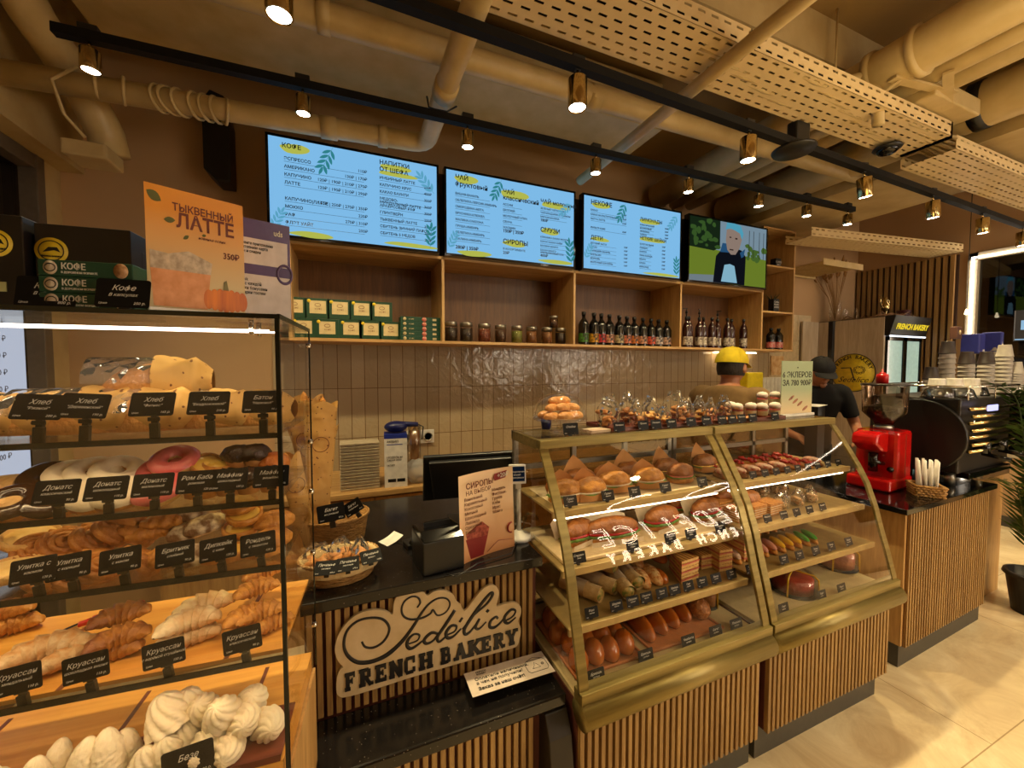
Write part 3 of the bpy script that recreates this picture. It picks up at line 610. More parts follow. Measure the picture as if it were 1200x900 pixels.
# air duct and beams along the wall
tag(obj('air_duct', MB().box(-1.08, 1.95, 2.12, 2.56, 3.12, 3.42), cream2, bevel=.01), 'long rectangular grey cream air duct above the screens', 'duct')
tag(obj('ceiling_beam', MB().box(-1.44, 5.88, 1.42, 1.7, 3.22, 3.45), cream), 'long cream ceiling beam running above the front track', 'beam')
eb = MB(); eb.tube([(-1.22, 1.9, 3.34), (-1.22, 2.1, 3.2), (-1.2, 2.35, 3.02), (-1.15, 2.56, 2.88), (-1.11, 2.66, 2.72), (-1.10, 2.68, 2.62)], .075, 20)
tag(obj('duct_elbow', eb, cream2), 'cream duct elbow beside the left wall', 'duct')
tag(obj('ceiling_beam', MB().box(-1.45, -1.345, -4.5, 2.99, 2.62, 3.45), cream), 'cream beam along the left wall above the window', 'beam')
# trays
def tray(label, x0, x1, y0, y1, z, h=.08, rotz=0, loc=None):
    b = MB(); L, w_ = x1-x0, y1-y0
    b.box(0, L, 0, w_, 0, .0015); b.box(0, L, 0, .0015, 0, h); b.box(0, L, w_-.0015, w_, 0, h)
    o = obj('cable_tray', b, tray_m, loc=loc or (x0, y0, z)); o.rotation_euler = (0, 0, rotz); return tag(o, label, 'cable tray')
tr = tray('long perforated cream cable tray above the front track', -1.3, 3.22, 1.20, 1.455, 2.87)
obj('end_plate', MB().box(2.86, 2.87, 0, .255, 0, .08), cream2, tr); dkc = mat('slot_shade_cable', srgb(40, 28, 18), .7)
for k in range(6): obj('slot_shade_cable', MB().tube([(.02+4.46*j/12, .025+.035*k+.006*sin(j*2+k), .032+.006*cos(j+k)) for j in range(13)], .016, 6), dkc, tr); obj('end_plate', MB().box(4.50, 4.52, 0, .225, -.01, .08), cream2, tr)  # dark strands added inside the tray so its slots look shaded
cb = MB()
for k in range(7): cb.tube([(4.0-x*1.0, .03+.026*k, .02+.012*sin(x*7+k)) for x in [j/6 for j in range(-8, 9)]], .012, 8)
obj('cable', cb, cream2, tr)
tray('lower perforated cable tray continuing towards the right wall', 3.24, 5.85, 1.19, 1.44, 2.80)
tray('perforated cable tray crossing near the back wall at the right', 0, 2.0, 0, .26, 0, .08, 0, (3.9, 2.35, 2.74)).rotation_euler = (0, 0, radians(-8))
lb = MB()
for k in range(14): lb.tube([(4.5, 2.55+.0*k, 2.60), (4.5, 2.55, 2.60)], .001, 4) if False else lb.box(4.35+.045*k, 4.365+.045*k, 2.5, 2.95, 2.58, 2.60)
lb.box(4.33, 4.99, 2.49, 2.5, 2.56, 2.62); lb.box(4.33, 4.99, 2.95, 2.96, 2.56, 2.62)
tag(obj('ladder_tray', lb, cream2), 'ribbed ladder cable tray below the crossing tray', 'cable tray')
# hooked white pipe, hanging rod
tag(obj('hooked_pipe', MB().tube([(2.45, 1.36, 3.0), (2.48, 1.33, 3.07), (2.53, 1.3, 3.08), (2.57, 1.27, 3.04), (2.58, 1.25, 2.93), (2.57, 1.24, 2.81)], .026, 14), cream2), 'short hooked cream pipe coming down through the cable tray', 'pipe')
tag(obj('hanging_rod', MB().cyl((2.43, 1.37, 3.45), (2.43, 1.37, 2.95), .005), cream2), 'thin threaded rod hanging from the ceiling beside the hooked pipe', 'rod')
sp = thing('ceiling_speaker', 'black ceiling speaker with a round plate under the front track', 'speaker', AZ(930, 178, 2.72))
obj('plate', MB().lathe([(0, 0), (.10, .0), (.105, .012), (.09, .02), (0, .02)], n=28), black, sp)
obj('body', MB().box(-.02, .09, -.03, .03, .02, .16), black, sp, bevel=.01)
dm = thing('dome_camera', 'small black dome camera under the cable tray', 'camera', AZ(1040, 172, 2.855))
obj('base', MB().lathe([(0, 0), (.065, 0), (.07, -.01), (.06, -.02), (0, -.02)], n=24), black, dm)
obj('dome', MB().ell((0, 0, -.02), (.052, .052, .03), 20, 10), black_gloss, dm)
ws = thing('wall_speaker', 'slim black wall speaker left of the leftmost screen', 'speaker', (-.70, 2.9, 2.70))
obj('cabinet', MB().prism([(-.06, 0), (0, -.06), (.07, -.06), (.07, .3), (.05, .43), (-.02, .45), (-.06, .38)], -.06, .09), black, ws, bevel=.006)
obj('bracket', MB().box(-.02, .02, .08, .1, .1, .2), blackmetal, ws)
# ================================================================ bakery goods : makers
def baked(n, c1, c2, **k):
    return mat(n, srgb(*c1), k.pop('rough', .42), spot=srgb(*c2), scale=k.pop('scale', 28), amt=k.pop('amt', .8), bump=k.pop('bump', .5), bscale=k.pop('bscale', 90), **k)
gold_b = baked('baked_gold', (228, 164, 70), (156, 84, 24), scale=42, amt=.9); brown_b = baked('baked_brown', (172, 108, 48), (110, 60, 22)); bun_b = baked('glazed_bun', (190, 104, 34), (150, 72, 20), bump=.08, rough=.18, coat=.3, scale=9)
pale_b = baked('pale_dough', (240, 204, 138), (214, 160, 88)); dusted = baked('sugar_dusted', (226, 206, 166), (190, 126, 54), scale=34, amt=.6, rough=.7)
choc = baked('dark_chocolate', (64, 34, 20), (34, 18, 10), rough=.25); chocg = mat('chocolate_glaze', srgb(52, 26, 14), .12, coat=.4)
pinkg = baked('pink_glaze', (226, 116, 116), (200, 84, 88), rough=.25, bump=.1); creamw = baked('white_cream', (244, 232, 208), (232, 214, 180), rough=.6, bump=.15)
custard = baked('yellow_custard', (240, 206, 100), (222, 170, 60), bump=.1, rough=.3); berry = baked('red_berry', (196, 30, 26), (140, 12, 14), rough=.2, bump=.3)
meri = mat('meringue_white', srgb(232, 218, 190), .65, spot=srgb(238, 222, 190), scale=20, bump=.2, bscale=120, sss=.1)
craft = mat('craft_paper', srgb(196, 140, 78), .75, spot=srgb(176, 120, 62), scale=8, bump=.4, bscale=14)
def printed_paper():
    N = NT('printed_paper'); p = N.n('ShaderNodeBsdfPrincipled', Roughness=.7)
    tc = N.n('ShaderNodeTexCoord'); v = N.n('ShaderNodeTexVoronoi', Scale=64); N.l(tc, 'Object', v, 'Vector')
    nz = N.n('ShaderNodeTexNoise', Scale=150); N.l(tc, 'Object', nz, 'Vector')
    a = N.n('ShaderNodeMath', _operation='MULTIPLY_ADD'); N.l(nz, 'Fac', a, 0); a.inputs[1].default_value = .25; N.l(v, 'Distance', a, 2)
    rp = N.n('ShaderNodeValToRGB'); e = rp.color_ramp.elements; e[0].position = .27; e[0].color = (*srgb(110, 62, 30), 1); e[1].position = .31; e[1].color = (*srgb(208, 164, 92), 1)
    N.l(a, 'Value', rp, 'Fac'); N.l(rp, 'Color', p, 'Base Color')
    n2 = N.n('ShaderNodeTexNoise', Scale=12, Detail=2); N.l(tc, 'Object', n2, 'Vector'); b = N.n('ShaderNodeBump', Strength=.6, Distance=.02); N.l(n2, 'Fac', b, 'Height'); N.l(b, 'Normal', p, 'Normal')
    N.l(p, 'BSDF', N.out, 'Surface'); return N.m
printp = printed_paper()
green_l = baked('lettuce', (120, 160, 50), (70, 110, 28), rough=.4); ham = baked('ham', (222, 130, 110), (196, 90, 76), rough=.35); cheese = baked('cheese', (246, 208, 96), (236, 186, 70), rough=.35, bump=.05)
def nz3(p, s, k=0): return noise.noise(Vector((p[0]*s+k, p[1]*s-k, p[2]*s+2*k)))
def bunmesh(rx, ry, rz, amp=.06, sc=3, k=0, flat=.35, nu=24, nv=14):
    b = MB()
    def fn(p):
        q = p*(1+amp*nz3(p, sc, k)); q.z = max(q.z, -flat); return q
    return b.ell((0, 0, rz*flat), (rx, ry, rz), nu, nv, fn)
def one(name, mb, m, cat, **k): o = obj(name, mb, m, **k); o['category'] = cat; o['label'] = ''; return o
def croissant(m, k=0, L=.056, R=.026, name='croissant', ends=None):
    span = radians(66); b = MB(); R0 = L/sin(span)*.92
    def fn(u, v):
        a = -span+2*span*u; t = 2*pi*v
        s = max(.02, sin(pi*(.004+.992*u)))**.7; seg = (u*7) % 1; r = R*s*(.88+.30*(1-seg)**1.2)*(1+.05*nz3((u, cos(t), sin(t)), 3, k))
        c = Vector((R0*sin(a), R0*(cos(a)-cos(span)*.9), 0)); rad = Vector((sin(a), cos(a), 0))
        z = max(sin(t)*r*.86, -r*.6); p = c+rad*cos(t)*r*1.08; return (p.x, p.y-.02, z+R*.55)
    b.grid(fn, 63, 16, cv=True)
    return one(name, b, m, 'croissant')
def snail(m, k=0, name='cinnamon_roll', R=.048):
    b = MB(); N = 90; P = []; rr = []
    for i in range(N):
        u = i/(N-1); a = u*2*pi*3.2; r = .004+(R-.008)*u; P.append((r*cos(a), r*sin(a), .016+.012*(1-u))); rr.append(.0085+.0015*sin(a*3+k)-.003*(u > .96))
    b.tube(P, rr, 8, flat=1.3, up=(0, 0, 1))
    b.lathe([(0, .0), (R-.006, .0), (R-.003, .012), (R-.012, .02), (0, .03)], n=24)
    return one(name, b, m, 'pastry')
def donut(name, dough, glaze, R=.034, r=.019):
    t = bpy.data.objects.new(name, None); COL.objects.link(t); t['category'] = 'donut'; t['label'] = ''
    def tor(rr, z0, lo): return lambda u, v: ((R+rr*cos(lo+v*(2*pi if lo == 0 else pi-2*lo)))*cos(2*pi*u), (R+rr*cos(lo+v*(2*pi if lo == 0 else pi-2*lo)))*sin(2*pi*u), z0+rr*.85*sin(lo+v*(2*pi if lo == 0 else pi-2*lo)))
    obj('dough', MB().grid(tor(r, r*.8, 0), 28, 12, cu=True, cv=True), dough, t)
    obj('glaze', MB().grid(lambda u, v: ((R+(r+.0015)*cos(.25+v*(pi-.5)))*cos(2*pi*u), (R+(r+.0015)*cos(.25+v*(pi-.5)))*sin(2*pi*u), r*.8+(r*.88+.001)*sin(.25+v*(pi-.5))+.0015*sin(u*40)*(1 if v in (0, 1) else 0)), 36, 10, cu=True), glaze, t)
    return t
def tart(name, rim, fill, R=.042, h=.022, cat='tart'):
    t = bpy.data.objects.new(name, None); COL.objects.link(t); t['category'] = cat; t['label'] = ''
    obj('crust', MB().lathe([(0, 0), (R*.9, 0), (R, h*.5), (R*.98, h), (R*.86, h*1.05), (R*.8, h*.8), (0, h*.75)], n=28, fn=lambda a, z: 1+.02*sin(a*11)), rim, t)
    obj('filling', MB().lathe([(R*.82, h*.82), (R*.6, h*1.0), (R*.3, h*1.06), (0, h*1.08)], n=24, caps=False, fn=lambda a, z: 1+.03*sin(a*5+z*90)), fill, t)
    return t
def loaf(name, m, w, d, h, k=0, wrapm=None, slashes=3):
    t = bpy.data.objects.new(name, None); COL.objects.link(t); t['category'] = 'bread'; t['label'] = ''
    b = bunmesh(w/2, d/2, h/1.35, .07, 2.5, k); obj('crust', b, m, t)
    if wrapm:
        g = MB()
        def fn(u, v):
            x = -w*.58+w*1.16*(.5+u*.5)*1.0; a = 2*pi*v; pinch = 1 if u < .72 else 1-(u-.72)*1.9
            ry = d/2*1.12*max(pinch, .25)*(1+.10*sin(a*3+k+u*4)); rz = h*.62*max(pinch, .25)*(1+.12*sin(a*4+u*7+k))
            return (x, ry*cos(a), max(.002, h*.5+rz*sin(a)))
        g.grid(fn, 14, 20, cv=True); obj('paper_bag', g, wrapm, t)
        g2 = MB(); g2.grid(lambda u, v: (-w*.60+w*.62*u, d/2*1.08*cos(pi*v)*(1+.05*sin(9*u+k)), max(.002, h*.52+h*.58*sin(pi*v)*(1+.05*sin(13*v+k)))), 12, 16); obj('film_window', g2, film, t)
    return t
def muffin(name, top, cup):
    t = bpy.data.objects.new(name, None); COL.objects.link(t); t['category'] = 'muffin'; t['label'] = ''
    obj('paper_cup', MB().lathe([(0, 0), (.022, 0), (.031, .036), (.029, .036)], n=40, fn=lambda a, z: 1+.04*sin(a*20)), cup, t)
    b = MB().ell((0, 0, .038), (.038, .038, .026), 26, 14, lambda p: p*(1+.16*nz3(p, 4, 3)+.08*nz3(p, 11, 1))); obj('top', b, top, t); return t
def meringue(name, k=0, rough=False, h=.085, R=.036):
    b = MB()
    def fn(u, v):
        z = u; a = 2*pi*v; pr = (1-.25*u)*sqrt(max(0, 1-u**3.2))
        tw = .20*abs(sin(a*4.5+u*6+k))-.06 if not rough else .05*nz3((cos(a)*1.4, sin(a)*1.4, u*3), 2.4, k)+.10*nz3((cos(a), sin(a), u*4), 5, k)
        st = .03*abs(sin(u*22+a)) if not rough else .05*nz3((cos(a)*3, sin(a)*3, u*9), 2, k)
        r = R*pr*(.95+tw+st); return (r*cos(a)+.004*sin(u*3+k), r*sin(a), h*z)
    b.grid(fn, 36, 72, cv=True)
    return one(name, b, meri, 'meringue')
def sandwich(name, k, wrapm=None, L=.075, W=.05):
    t = bpy.data.objects.new(name, None); COL.objects.link(t); t['category'] = 'sandwich'; t['label'] = ''
    obj('bottom_bun', bunmesh(L, W, .03, .08, 3, k), gold_b, t)
    g = MB(); g.lathe([(0, .022), (.9, .022), (1.08, .027), (.95, .031), (0, .031)], n=40, fn=lambda a, z: 1+.07*sin(a*13+k) if z > .024 else 1, sx=L, sy=W)
    obj('lettuce', g, green_l, t)
    g = MB(); g.lathe([(0, .031), (1.0, .031), (1.02, .036), (0, .037)], n=28, fn=lambda a, z: 1+.04*sin(a*5+k), sx=L, sy=W); obj('ham_slice', g, [ham, cheese, creamw][k % 3], t)
    o = obj('top_bun', bunmesh(L, W, .042, .12, 3, k+5), [gold_b, brown_b][k % 2], t); o.location.z = .032; o.rotation_euler = (radians(-6), 0, 0)
    if wrapm:
        g = MB()
        g.grid(lambda u, v: ((-1.05+2.1*u)*L*(.75+.25*v)+.002*sin(9*u+k), W*(1.06+.15*(1-v))*sqrt(max(0, 1-((-1+2*u)*.8)**2)), (.002+v*(.055+.075*(1-abs(2*u-1))**.8*(1+.2*sin(k*2)))), ), 18, 8)
        o = obj('paper_wrap', g, wrapm, t)
        g = MB()
        g.grid(lambda u, v: ((-1.05+2.1*u)*L, -W*(1.02+.1*v)*sqrt(max(0, 1-((-1+2*u)*.8)**2)), .002+v*.03*(1+.15*sin(9*u+k))), 18, 4); obj('paper_wrap', g, wrapm, t)
    return t
tagm = mat('tag_black', srgb(13, 12, 13), .55, spec=.2)
_tag = {}; GT = 'price tags in the left glass case'
def price_tag(label, title, sub, price, loc, rotz=0, s=1.0, lean=-24, roll=0, group=None, lines=True, cl=.024):
    t = thing('price_tag', label, 'price tag', loc, rotz, group, rot=(0, radians(roll), rotz)); t.scale = (s, s, s)
    if 'p' not in _tag:
        w, h, r = .043, .029, .005
        pts = []
        for cx, cz, a0 in ((w-r, h-r, 0), (-w+r, h-r, 90), (-w+r, -h+r, 180), (w-r, -h+r, 270)):
            for j in range(5): a = radians(a0+j*22.5); pts.append((cx+r*cos(a), cz+r*sin(a)))
        _tag['p'] = obj('plate', MB().prism(pts, -.0008, .0008), tagm, t)
        c = MB(); c.box(-.009, .009, -.005, .006, -.004, .016); c.box(-.006, .006, -.002, .008, .012, .03); c.box(-.012, .012, -.0035, .0, .018, .022)
        _tag['c'] = obj('clip', c, black, t, bevel=.001)
    else:
        for q in ('p', 'c'): o = _tag[q].copy(); COL.objects.link(o); o.parent = t
    pl = [c for c in t.children if c.name.startswith('plate')][0]
    cc = [c for c in t.children if c.name.startswith('clip')][0]
    pl.location = (0, -.004, cl+.026); pl.rotation_euler = (radians(lean), 0, 0); cc.scale = (1, 1, cl/.024)
    text('title', title, .0150, chalk, pl, (0, -.0012, .006), align='CENTER', shear=.35, ext=.0002)
    if lines:
        if sub: text('lettering', sub, .0085, chalk, pl, (0, -.0012, -.006), align='CENTER', shear=.35, ext=.0002)
        text('lettering', price, .0075, chalk, pl, (.037, -.0012, -.0225), align='RIGHT', shear=.25, ext=.0002)
        text('lettering', 'Цена', .0055, chalk, pl, (-.037, -.0012, -.0225), align='LEFT', shear=.25, ext=.0002)
    return t
# ================================================================ left case : goods
def lcp(x, y, z): return AZ(x, y, z)
G = 'on the top shelf of the left glass case'
bread = baked('bread_crust', (226, 168, 92), (188, 118, 54), scale=12)
printf = printp
l0 = loaf('wrapped_loaf', bread, .17, .10, .075, 1, printf)
for i, (x, yl, s, rz, zz) in enumerate([(-30, .13, 1, .2, 0), (40, .14, 1.0, -.1, 0), (105, .13, 1.12, .1, 0), (186, .16, 1.0, .2, .055), (175, .13, 1.1, -.05, 0), (250, .14, 1.0, .05, 0), (300, .15, .95, -.12, 0)]):
    q = LM.inverted() @ AY(x, 500, .80+yl); p = LM @ Vector((q.x*1.0, yl, 0)); p = AY(x, 500, p.y); p.z = SH[0]+.001+zz
    lab = ['paper-wrapped bread loaf cut off by the left frame edge, top shelf of the glass case', 'paper-wrapped bread loaf behind the two leftmost Хлеб tags, top shelf', 'wide paper-wrapped loaf behind the second Хлеб tag from the left, top shelf', 'tall paper-wrapped loaf lying on top of another loaf, highest on the top shelf', 'paper-wrapped loaf under the tallest loaf on the top shelf of the glass case', 'paper-wrapped loaf between the last Хлеб tag and the Батон tag, top shelf', 'rightmost paper-wrapped loaf on the top shelf beside the glass side'][i]
    place(l0, lab, p, rz+LR, (s*(1.08 if i == 3 else .95), s, s*(1.25 if i == 3 else 1)), 'wrapped loaves on the top shelf')
for i, (x, y, ti, su, pr, sk) in enumerate([(14, 500, 'Хлеб', '"Ржаной"', '200 р.', .2), (76, 500, 'Хлеб', '"Деревенский"', '190 р.', .2), (168, 500, 'Хлеб', '"Фитнес"', '165 р.', 0), (239, 499, 'Хлеб', '"Бездрожжевой"', '210 р.', 0), (305, 497, 'Батон', '"Нарезной"', '90 р.', 0)]):
    p = LM @ Vector(((LM.inverted() @ AY(x, y, .80)).x, .016, SH[0]-.002))
    price_tag(f'black price tag reading {ti} {su} on the top shelf', ti, su, pr, p, LR, .70, lean=-22, roll=[4, 4, 0, 0, 0][i], group=GT, cl=.058)
# shelf 2
D2 = SH[1]+.001
dn1 = donut('donut', gold_b, chocg); dn2 = donut('donut', gold_b, creamw); dn3 = donut('donut', pale_b, pinkg)
ecl = one('filled_bun', bunmesh(.062, .026, .026, .06, 3, 2), pale_b, 'bun')
def on(x, y, z, dz=0):
    q = LM.inverted() @ lcp(x, y, z); ly = min(.215, max(.07, q.y))
    if z < 1.1: ly = min(.23, max(.08, q.y))
    elif dz > .02: ly = max(ly, .13)
    p = AY(x, y, (LM @ Vector((q.x, ly, 0))).y); p.z = z+.001+dz; return p
for i, (x, y, dz) in enumerate([(18, 606, 0), (38, 588, .028), (8, 592, .03)]):
    place(ecl, ['long pale bun at the front left of the donut shelf', 'long pale bun lying highest at the left of the donut shelf', 'long pale bun cut by the left edge on the donut shelf'][i], on(x, y, D2, dz), .2+.2*i, None, 'long pale buns on the donut shelf')
for i, (x, y, dz) in enumerate([(18, 615, .0), (70, 612, 0), (62, 592, .032)]):
    place(dn1, ['chocolate glazed donut at the far left of the donut shelf', 'chocolate glazed donut between the two leftmost Донатс tags', 'upper chocolate glazed donut left of the second tag on the donut shelf'][i], on(x, y, D2, dz), 0, 1.05, 'chocolate donuts', rot=(.5, 0, .1*i))
for i, (x, y, dz) in enumerate([(115, 607, 0), (140, 606, 0), (112, 590, .034), (140, 588, .034), (88, 592, .03)]):
    place(dn2, 'cream glazed donut '+['below the second tag of the donut shelf', 'left of the pink donuts on the donut shelf', 'stacked behind the second tag of the donut shelf', 'stacked left of the upper pink donut', 'stacked left of all other cream donuts'][i], on(x, y, D2, dz+.006), 0, None, 'cream donuts', rot=(.5, .1, .1*i))
for i, (x, y, dz) in enumerate([(190, 603, 0), (194, 586, .036), (208, 585, .066)]):
    place(dn3, 'pink glazed donut '+['lowest in its pile on the donut shelf', 'in the middle of its pile on the donut shelf', 'on top of the pink pile on the donut shelf'][i], on(x, y, D2, dz*.8+.006), 0, None, 'pink donuts', rot=(.5, -.1, .1*i))
rb = tart('custard_bun', gold_b, custard, .036, .03, 'bun')
for i, (x, y, dz) in enumerate([(236, 600, 0), (256, 585, .034), (243, 583, .040)]):
    place(rb, 'round bun with yellow custard '+['below the Ром Баба tag', 'highest behind the Маффин tag on the donut shelf', 'behind the Ром Баба tag, upper of two'][i], on(x, y, D2, dz), .4*i, None, 'custard buns', rot=(.3*i, .1, .2))
mf = muffin('muffin', choc, craft); mf2 = muffin('muffin', choc, craft)
for i, (x, y, dz) in enumerate([(268, 598, 0), (292, 596, 0), (318, 594, 0), (280, 582, .045), (300, 581, .045)]):
    place(mf2, 'dark chocolate muffin '+['at the front under the first Маффин tag', 'at the front between the two Маффин tags', 'at the front right corner of the donut shelf', 'upper one behind the first Маффин tag', 'upper one behind the second Маффин tag'][i], on(x, y, D2, dz), i, None, 'chocolate muffins')
bpy.data.objects.remove([c for c in mf.children][0]); bpy.data.objects.remove([c for c in mf.children][0]); bpy.data.objects.remove(mf)
ob_ = one('glazed_bun', bunmesh(.04, .035, .032, .1, 3, 4), baked('orange_bun', (226, 138, 50), (180, 84, 24), rough=.25), 'bun')
place(ob_, 'orange brown bun at the right end of the donut shelf', on(322, 580, D2, .04), 0)
for i, (x, ti, su, pr) in enumerate([(42, 'Донатс', 'классический', '90 р.'), (108, 'Донатс', 'шоколадный', '110 р.'), (168, 'Донатс', 'малиновый', '110 р.'), (223, 'Ром Баба', 'ромовая', '120 р.'), (264, 'Маффин', 'шоколадный', '130 р.'), (316, 'Маффин', 'вишнёвый', '130 р.')]):
    p = LM @ Vector(((LM.inverted() @ AY(x, 590, .80)).x, .016, SH[1]-.002))
    price_tag(f'black price tag reading {ti} {su} on the donut shelf', ti, su, pr, p, LR, .65, lean=-22, group=GT, cl=.042)
# shelf 3
D3 = SH[2]+.001
vt = tart('cheese_tart', pale_b, baked('pale_cheese', (246, 218, 150), (236, 190, 110), bump=.2), .052, .02)
place(vt, 'round cheese tart at the left front of the roll shelf', on(14, 690, D3, .02), 0, None, 'cheese tarts on the roll shelf', rot=(.12, 0, 0))
place(vt, 'upper round cheese tart leaning behind the front one on the roll shelf', on(38, 662, D3, .055), 0, None, 'cheese tarts on the roll shelf', rot=(.25, .1, .4))
sn = snail(baked('cinnamon_roll', (226, 156, 72), (140, 72, 26), scale=22))
sp_ = [(62, 688, 0, 0), (48, 680, .03, .5), (90, 690, 0, .6), (72, 668, .034, .5), (112, 684, 0, .2), (103, 664, .036, .75), (128, 662, .05, .6), (158, 680, 0, .85), (152, 664, .034, .65), (145, 652, .066, .5)]
for i, (x, y, dz, tl) in enumerate(sp_):
    place(sn, 'cinnamon snail roll, '+['front one between the two leftmost Улитка tags', 'half hidden behind the cheese tarts', 'front one left of the middle Улитка tag', 'leaning back behind the left Улитка tag', 'front one under the middle of the roll pile', 'leaning behind the middle Улитка tag', 'highest of the middle pile on the roll shelf', 'standing upright right of the middle tag', 'leaning above the upright roll', 'top of the pile left of the braided buns'][i], on(x, y, D3, dz), 0, 1.0, 'cinnamon rolls on the roll shelf', rot=(.45+tl*.6, 0, .3*i))
br = one('braided_bun', MB().grid(lambda u, v: ((-.055+.11*u), .026*(sin(pi*(.06+.88*u)))**.6*(1+.16*sin(u*26+2*pi*v))*cos(2*pi*v), .02+.02*(sin(pi*(.06+.88*u)))**.6*(1+.16*cos(u*26))*sin(2*pi*v)), 44, 14, cv=True), gold_b, 'bun')
for i, (x, y, dz, r) in enumerate([(186, 672, 0, .2), (182, 655, .036, .5), (200, 652, .06, .2), (168, 640, .07, .6)]):
    place(br, 'golden braided bun, '+['front one under the Бритник tag', 'middle one of the braided pile', 'upper right one of the braided pile', 'topmost one of the braided pile'][i], on(x, y, D3, dz), r, None, 'braided buns on the roll shelf')
wb = one('iced_bun', bunmesh(.052, .03, .03, .12, 3, 6), baked('iced_bun_m', (246, 232, 200), (120, 84, 52), scale=30, amt=.25, rough=.5), 'bun')
for i, (x, y, dz, r) in enumerate([(222, 668, 0, .3), (238, 664, .0, .6), (226, 650, .035, .5), (243, 646, .045, .7), (236, 638, .075, .6)]):
    place(wb, 'white iced bun with dark raisins, '+['front left', 'front right', 'middle left', 'middle right', 'topmost'][i]+' of its pile on the roll shelf', on(x, y, D3, dz), r, None, 'iced buns on the roll shelf')
yt = tart('custard_tart', gold_b, custard, .042, .02)
for i, (x, y, dz, tl) in enumerate([(272, 664, 0, 0), (283, 655, .03, .2), (288, 645, .062, .35), (282, 636, .09, .3)]):
    place(yt, 'yellow custard tart, '+['lowest', 'second from below', 'third from below', 'topmost'][i]+' of its pile on the roll shelf', on(x, y, D3, dz), 0, None, 'custard tarts on the roll shelf', rot=(tl, 0, .2))
gt = tart('green_tart', gold_b, baked('green_filling', (170, 180, 70), (120, 140, 40)), .04, .02)
place(gt, 'tart with green filling behind the Дипкейк tag', on(255, 670, D3, 0), 0)
sr = one('swirl_bun', bunmesh(.05, .04, .028, .1, 3, 8), gold_b, 'bun')
for i, (x, y, dz) in enumerate([(308, 660, 0), (322, 640, .04), (318, 650, .02)]):
    place(sr, 'golden flat bun, '+['front one', 'upper one', 'middle one'][i]+' at the right end of the roll shelf', on(x, y, D3, dz), .3*i, None, 'flat buns on the roll shelf')
for i, (x, ti, su, pr) in enumerate([(16, 'Улитка с', 'изюмом', '130 р.'), (63, 'Улитка', 'с корицей', '90 р.'), (130, 'Улитка', 'с маком', '90 р.'), (200, 'Бритник', 'слоёный', '90 р.'), (254, 'Дипкейк', 'с киви', '120 р.'), (303, 'Рондель', 'с творогом', '120 р.')]):
    y0 = [690, 685, 672, 668, 662, 655][i]
    p = LM @ Vector(((LM.inverted() @ AY(x, y0, .80)).x, .016, SH[2]-.002))
    price_tag(f'black price tag reading {ti} {su} on the roll shelf', ti, su, pr, p, LR, .65, lean=-20, roll=-6, group=GT, cl=.042)
# shelf 4 : croissants
D4 = SH[3]+.009
cr1 = croissant(gold_b, 1); cr2 = croissant(dusted, 2, .066, .027); cr3 = croissant(baked('jam_croissant', (214, 146, 62), (110, 48, 22), scale=14, amt=.5), 3)
for i, (x, y, dz, r, t_) in enumerate([(15, 742, 0, .3, 0), (5, 728, .03, .2, 0), (300, 762, 0, .5, 0), (292, 752, .028, .4, 0), (306, 740, .026, .35, .1), (302, 722, .05, .35, .1), (310, 700, .05, .4, .1), (318, 745, .0, .5, 0)]):
    place(cr1, 'plain golden croissant, '+['front one at the left end of the croissant shelf', 'rear one at the left end of the croissant shelf', 'lowest behind the rightmost tag', 'second from below above the rightmost tag', 'in the middle of the right pile', 'second from the top of the right pile', 'topmost rear one of the right pile', 'right of the rightmost tag against the glass'][i], on(x, y, D4, dz), r, .86, 'plain croissants on the croissant shelf')
for i, (x, y, dz, r) in enumerate([(28, 818, 0, .35), (52, 798, .02, .35), (95, 782, .0, .4)]):
    place(cr2, 'sugar dusted croissant, '+['frontmost at the left', 'second from the front at the left', 'third from the front, reaching behind the tag'][i], on(x, y, D4, dz), r, 1.0, 'dusted croissants at the left of the croissant shelf')
for i, (x, y, dz, r) in enumerate([(132, 792, 0, .1), (140, 770, .022, .3), (142, 752, .04, .3)]):
    place(cr3, 'dark ended filled croissant, '+['frontmost, half behind a tag', 'middle one of three', 'rear one of three'][i], on(x, y, D4, dz), r, .92, 'filled croissants in the middle of the croissant shelf')
cr4 = croissant(baked('almond_croissant', (196, 134, 66), (230, 208, 168), scale=16, amt=.3), 4, .064, .027)
for i, (x, y, dz, r) in enumerate([(222, 775, 0, .2), (222, 758, .03, .25), (240, 738, .036, .3)]):
    place(cr4, 'almond topped croissant, '+['frontmost, behind a tag', 'middle one of three', 'rear one of three'][i], on(x, y, D4, dz), r, .92, 'almond croissants between the two right tags')
for i, (x, y, su) in enumerate([(-6, 815, 'миндальный'), (86, 800, 'шоколадная вишня'), (186, 780, 'с варёной сгущёнкой'), (284, 762, 'классический')]):
    p = LM @ Vector(((LM.inverted() @ AY(x, y, .80)).x, .016, SH[3]-.002))
    price_tag(f'black price tag reading Круассан {su} on the croissant shelf', 'Круассан', su, ['110 р.', '110 р.', '150 р.', '90 р.'][i], p, LR, .70, lean=-10, roll=-7, group=GT, cl=.038)
tg = thing('serving_tongs', 'steel serving tongs with red handles lying on the croissant shelf', 'tongs', (0, 0, 0))
a, b_ = on(20, 768, D4, .006), on(100, 735, D4, .010); c_ = on(158, 708, D4, .012)
sd = Vector((.012, .012, 0))
obj('arms', MB().bar(a, b_+sd*.6, .008, .004).bar(a-sd*.2, b_-sd*.6, .008, .004), chrome, tg)
redp = mat('red_plastic', srgb(206, 24, 18), .3)
obj('handles', MB().bar(b_+sd*.6, c_+sd, .012, .008).bar(b_-sd*.6, c_-sd*.3, .012, .008), redp, tg, bevel=.002)
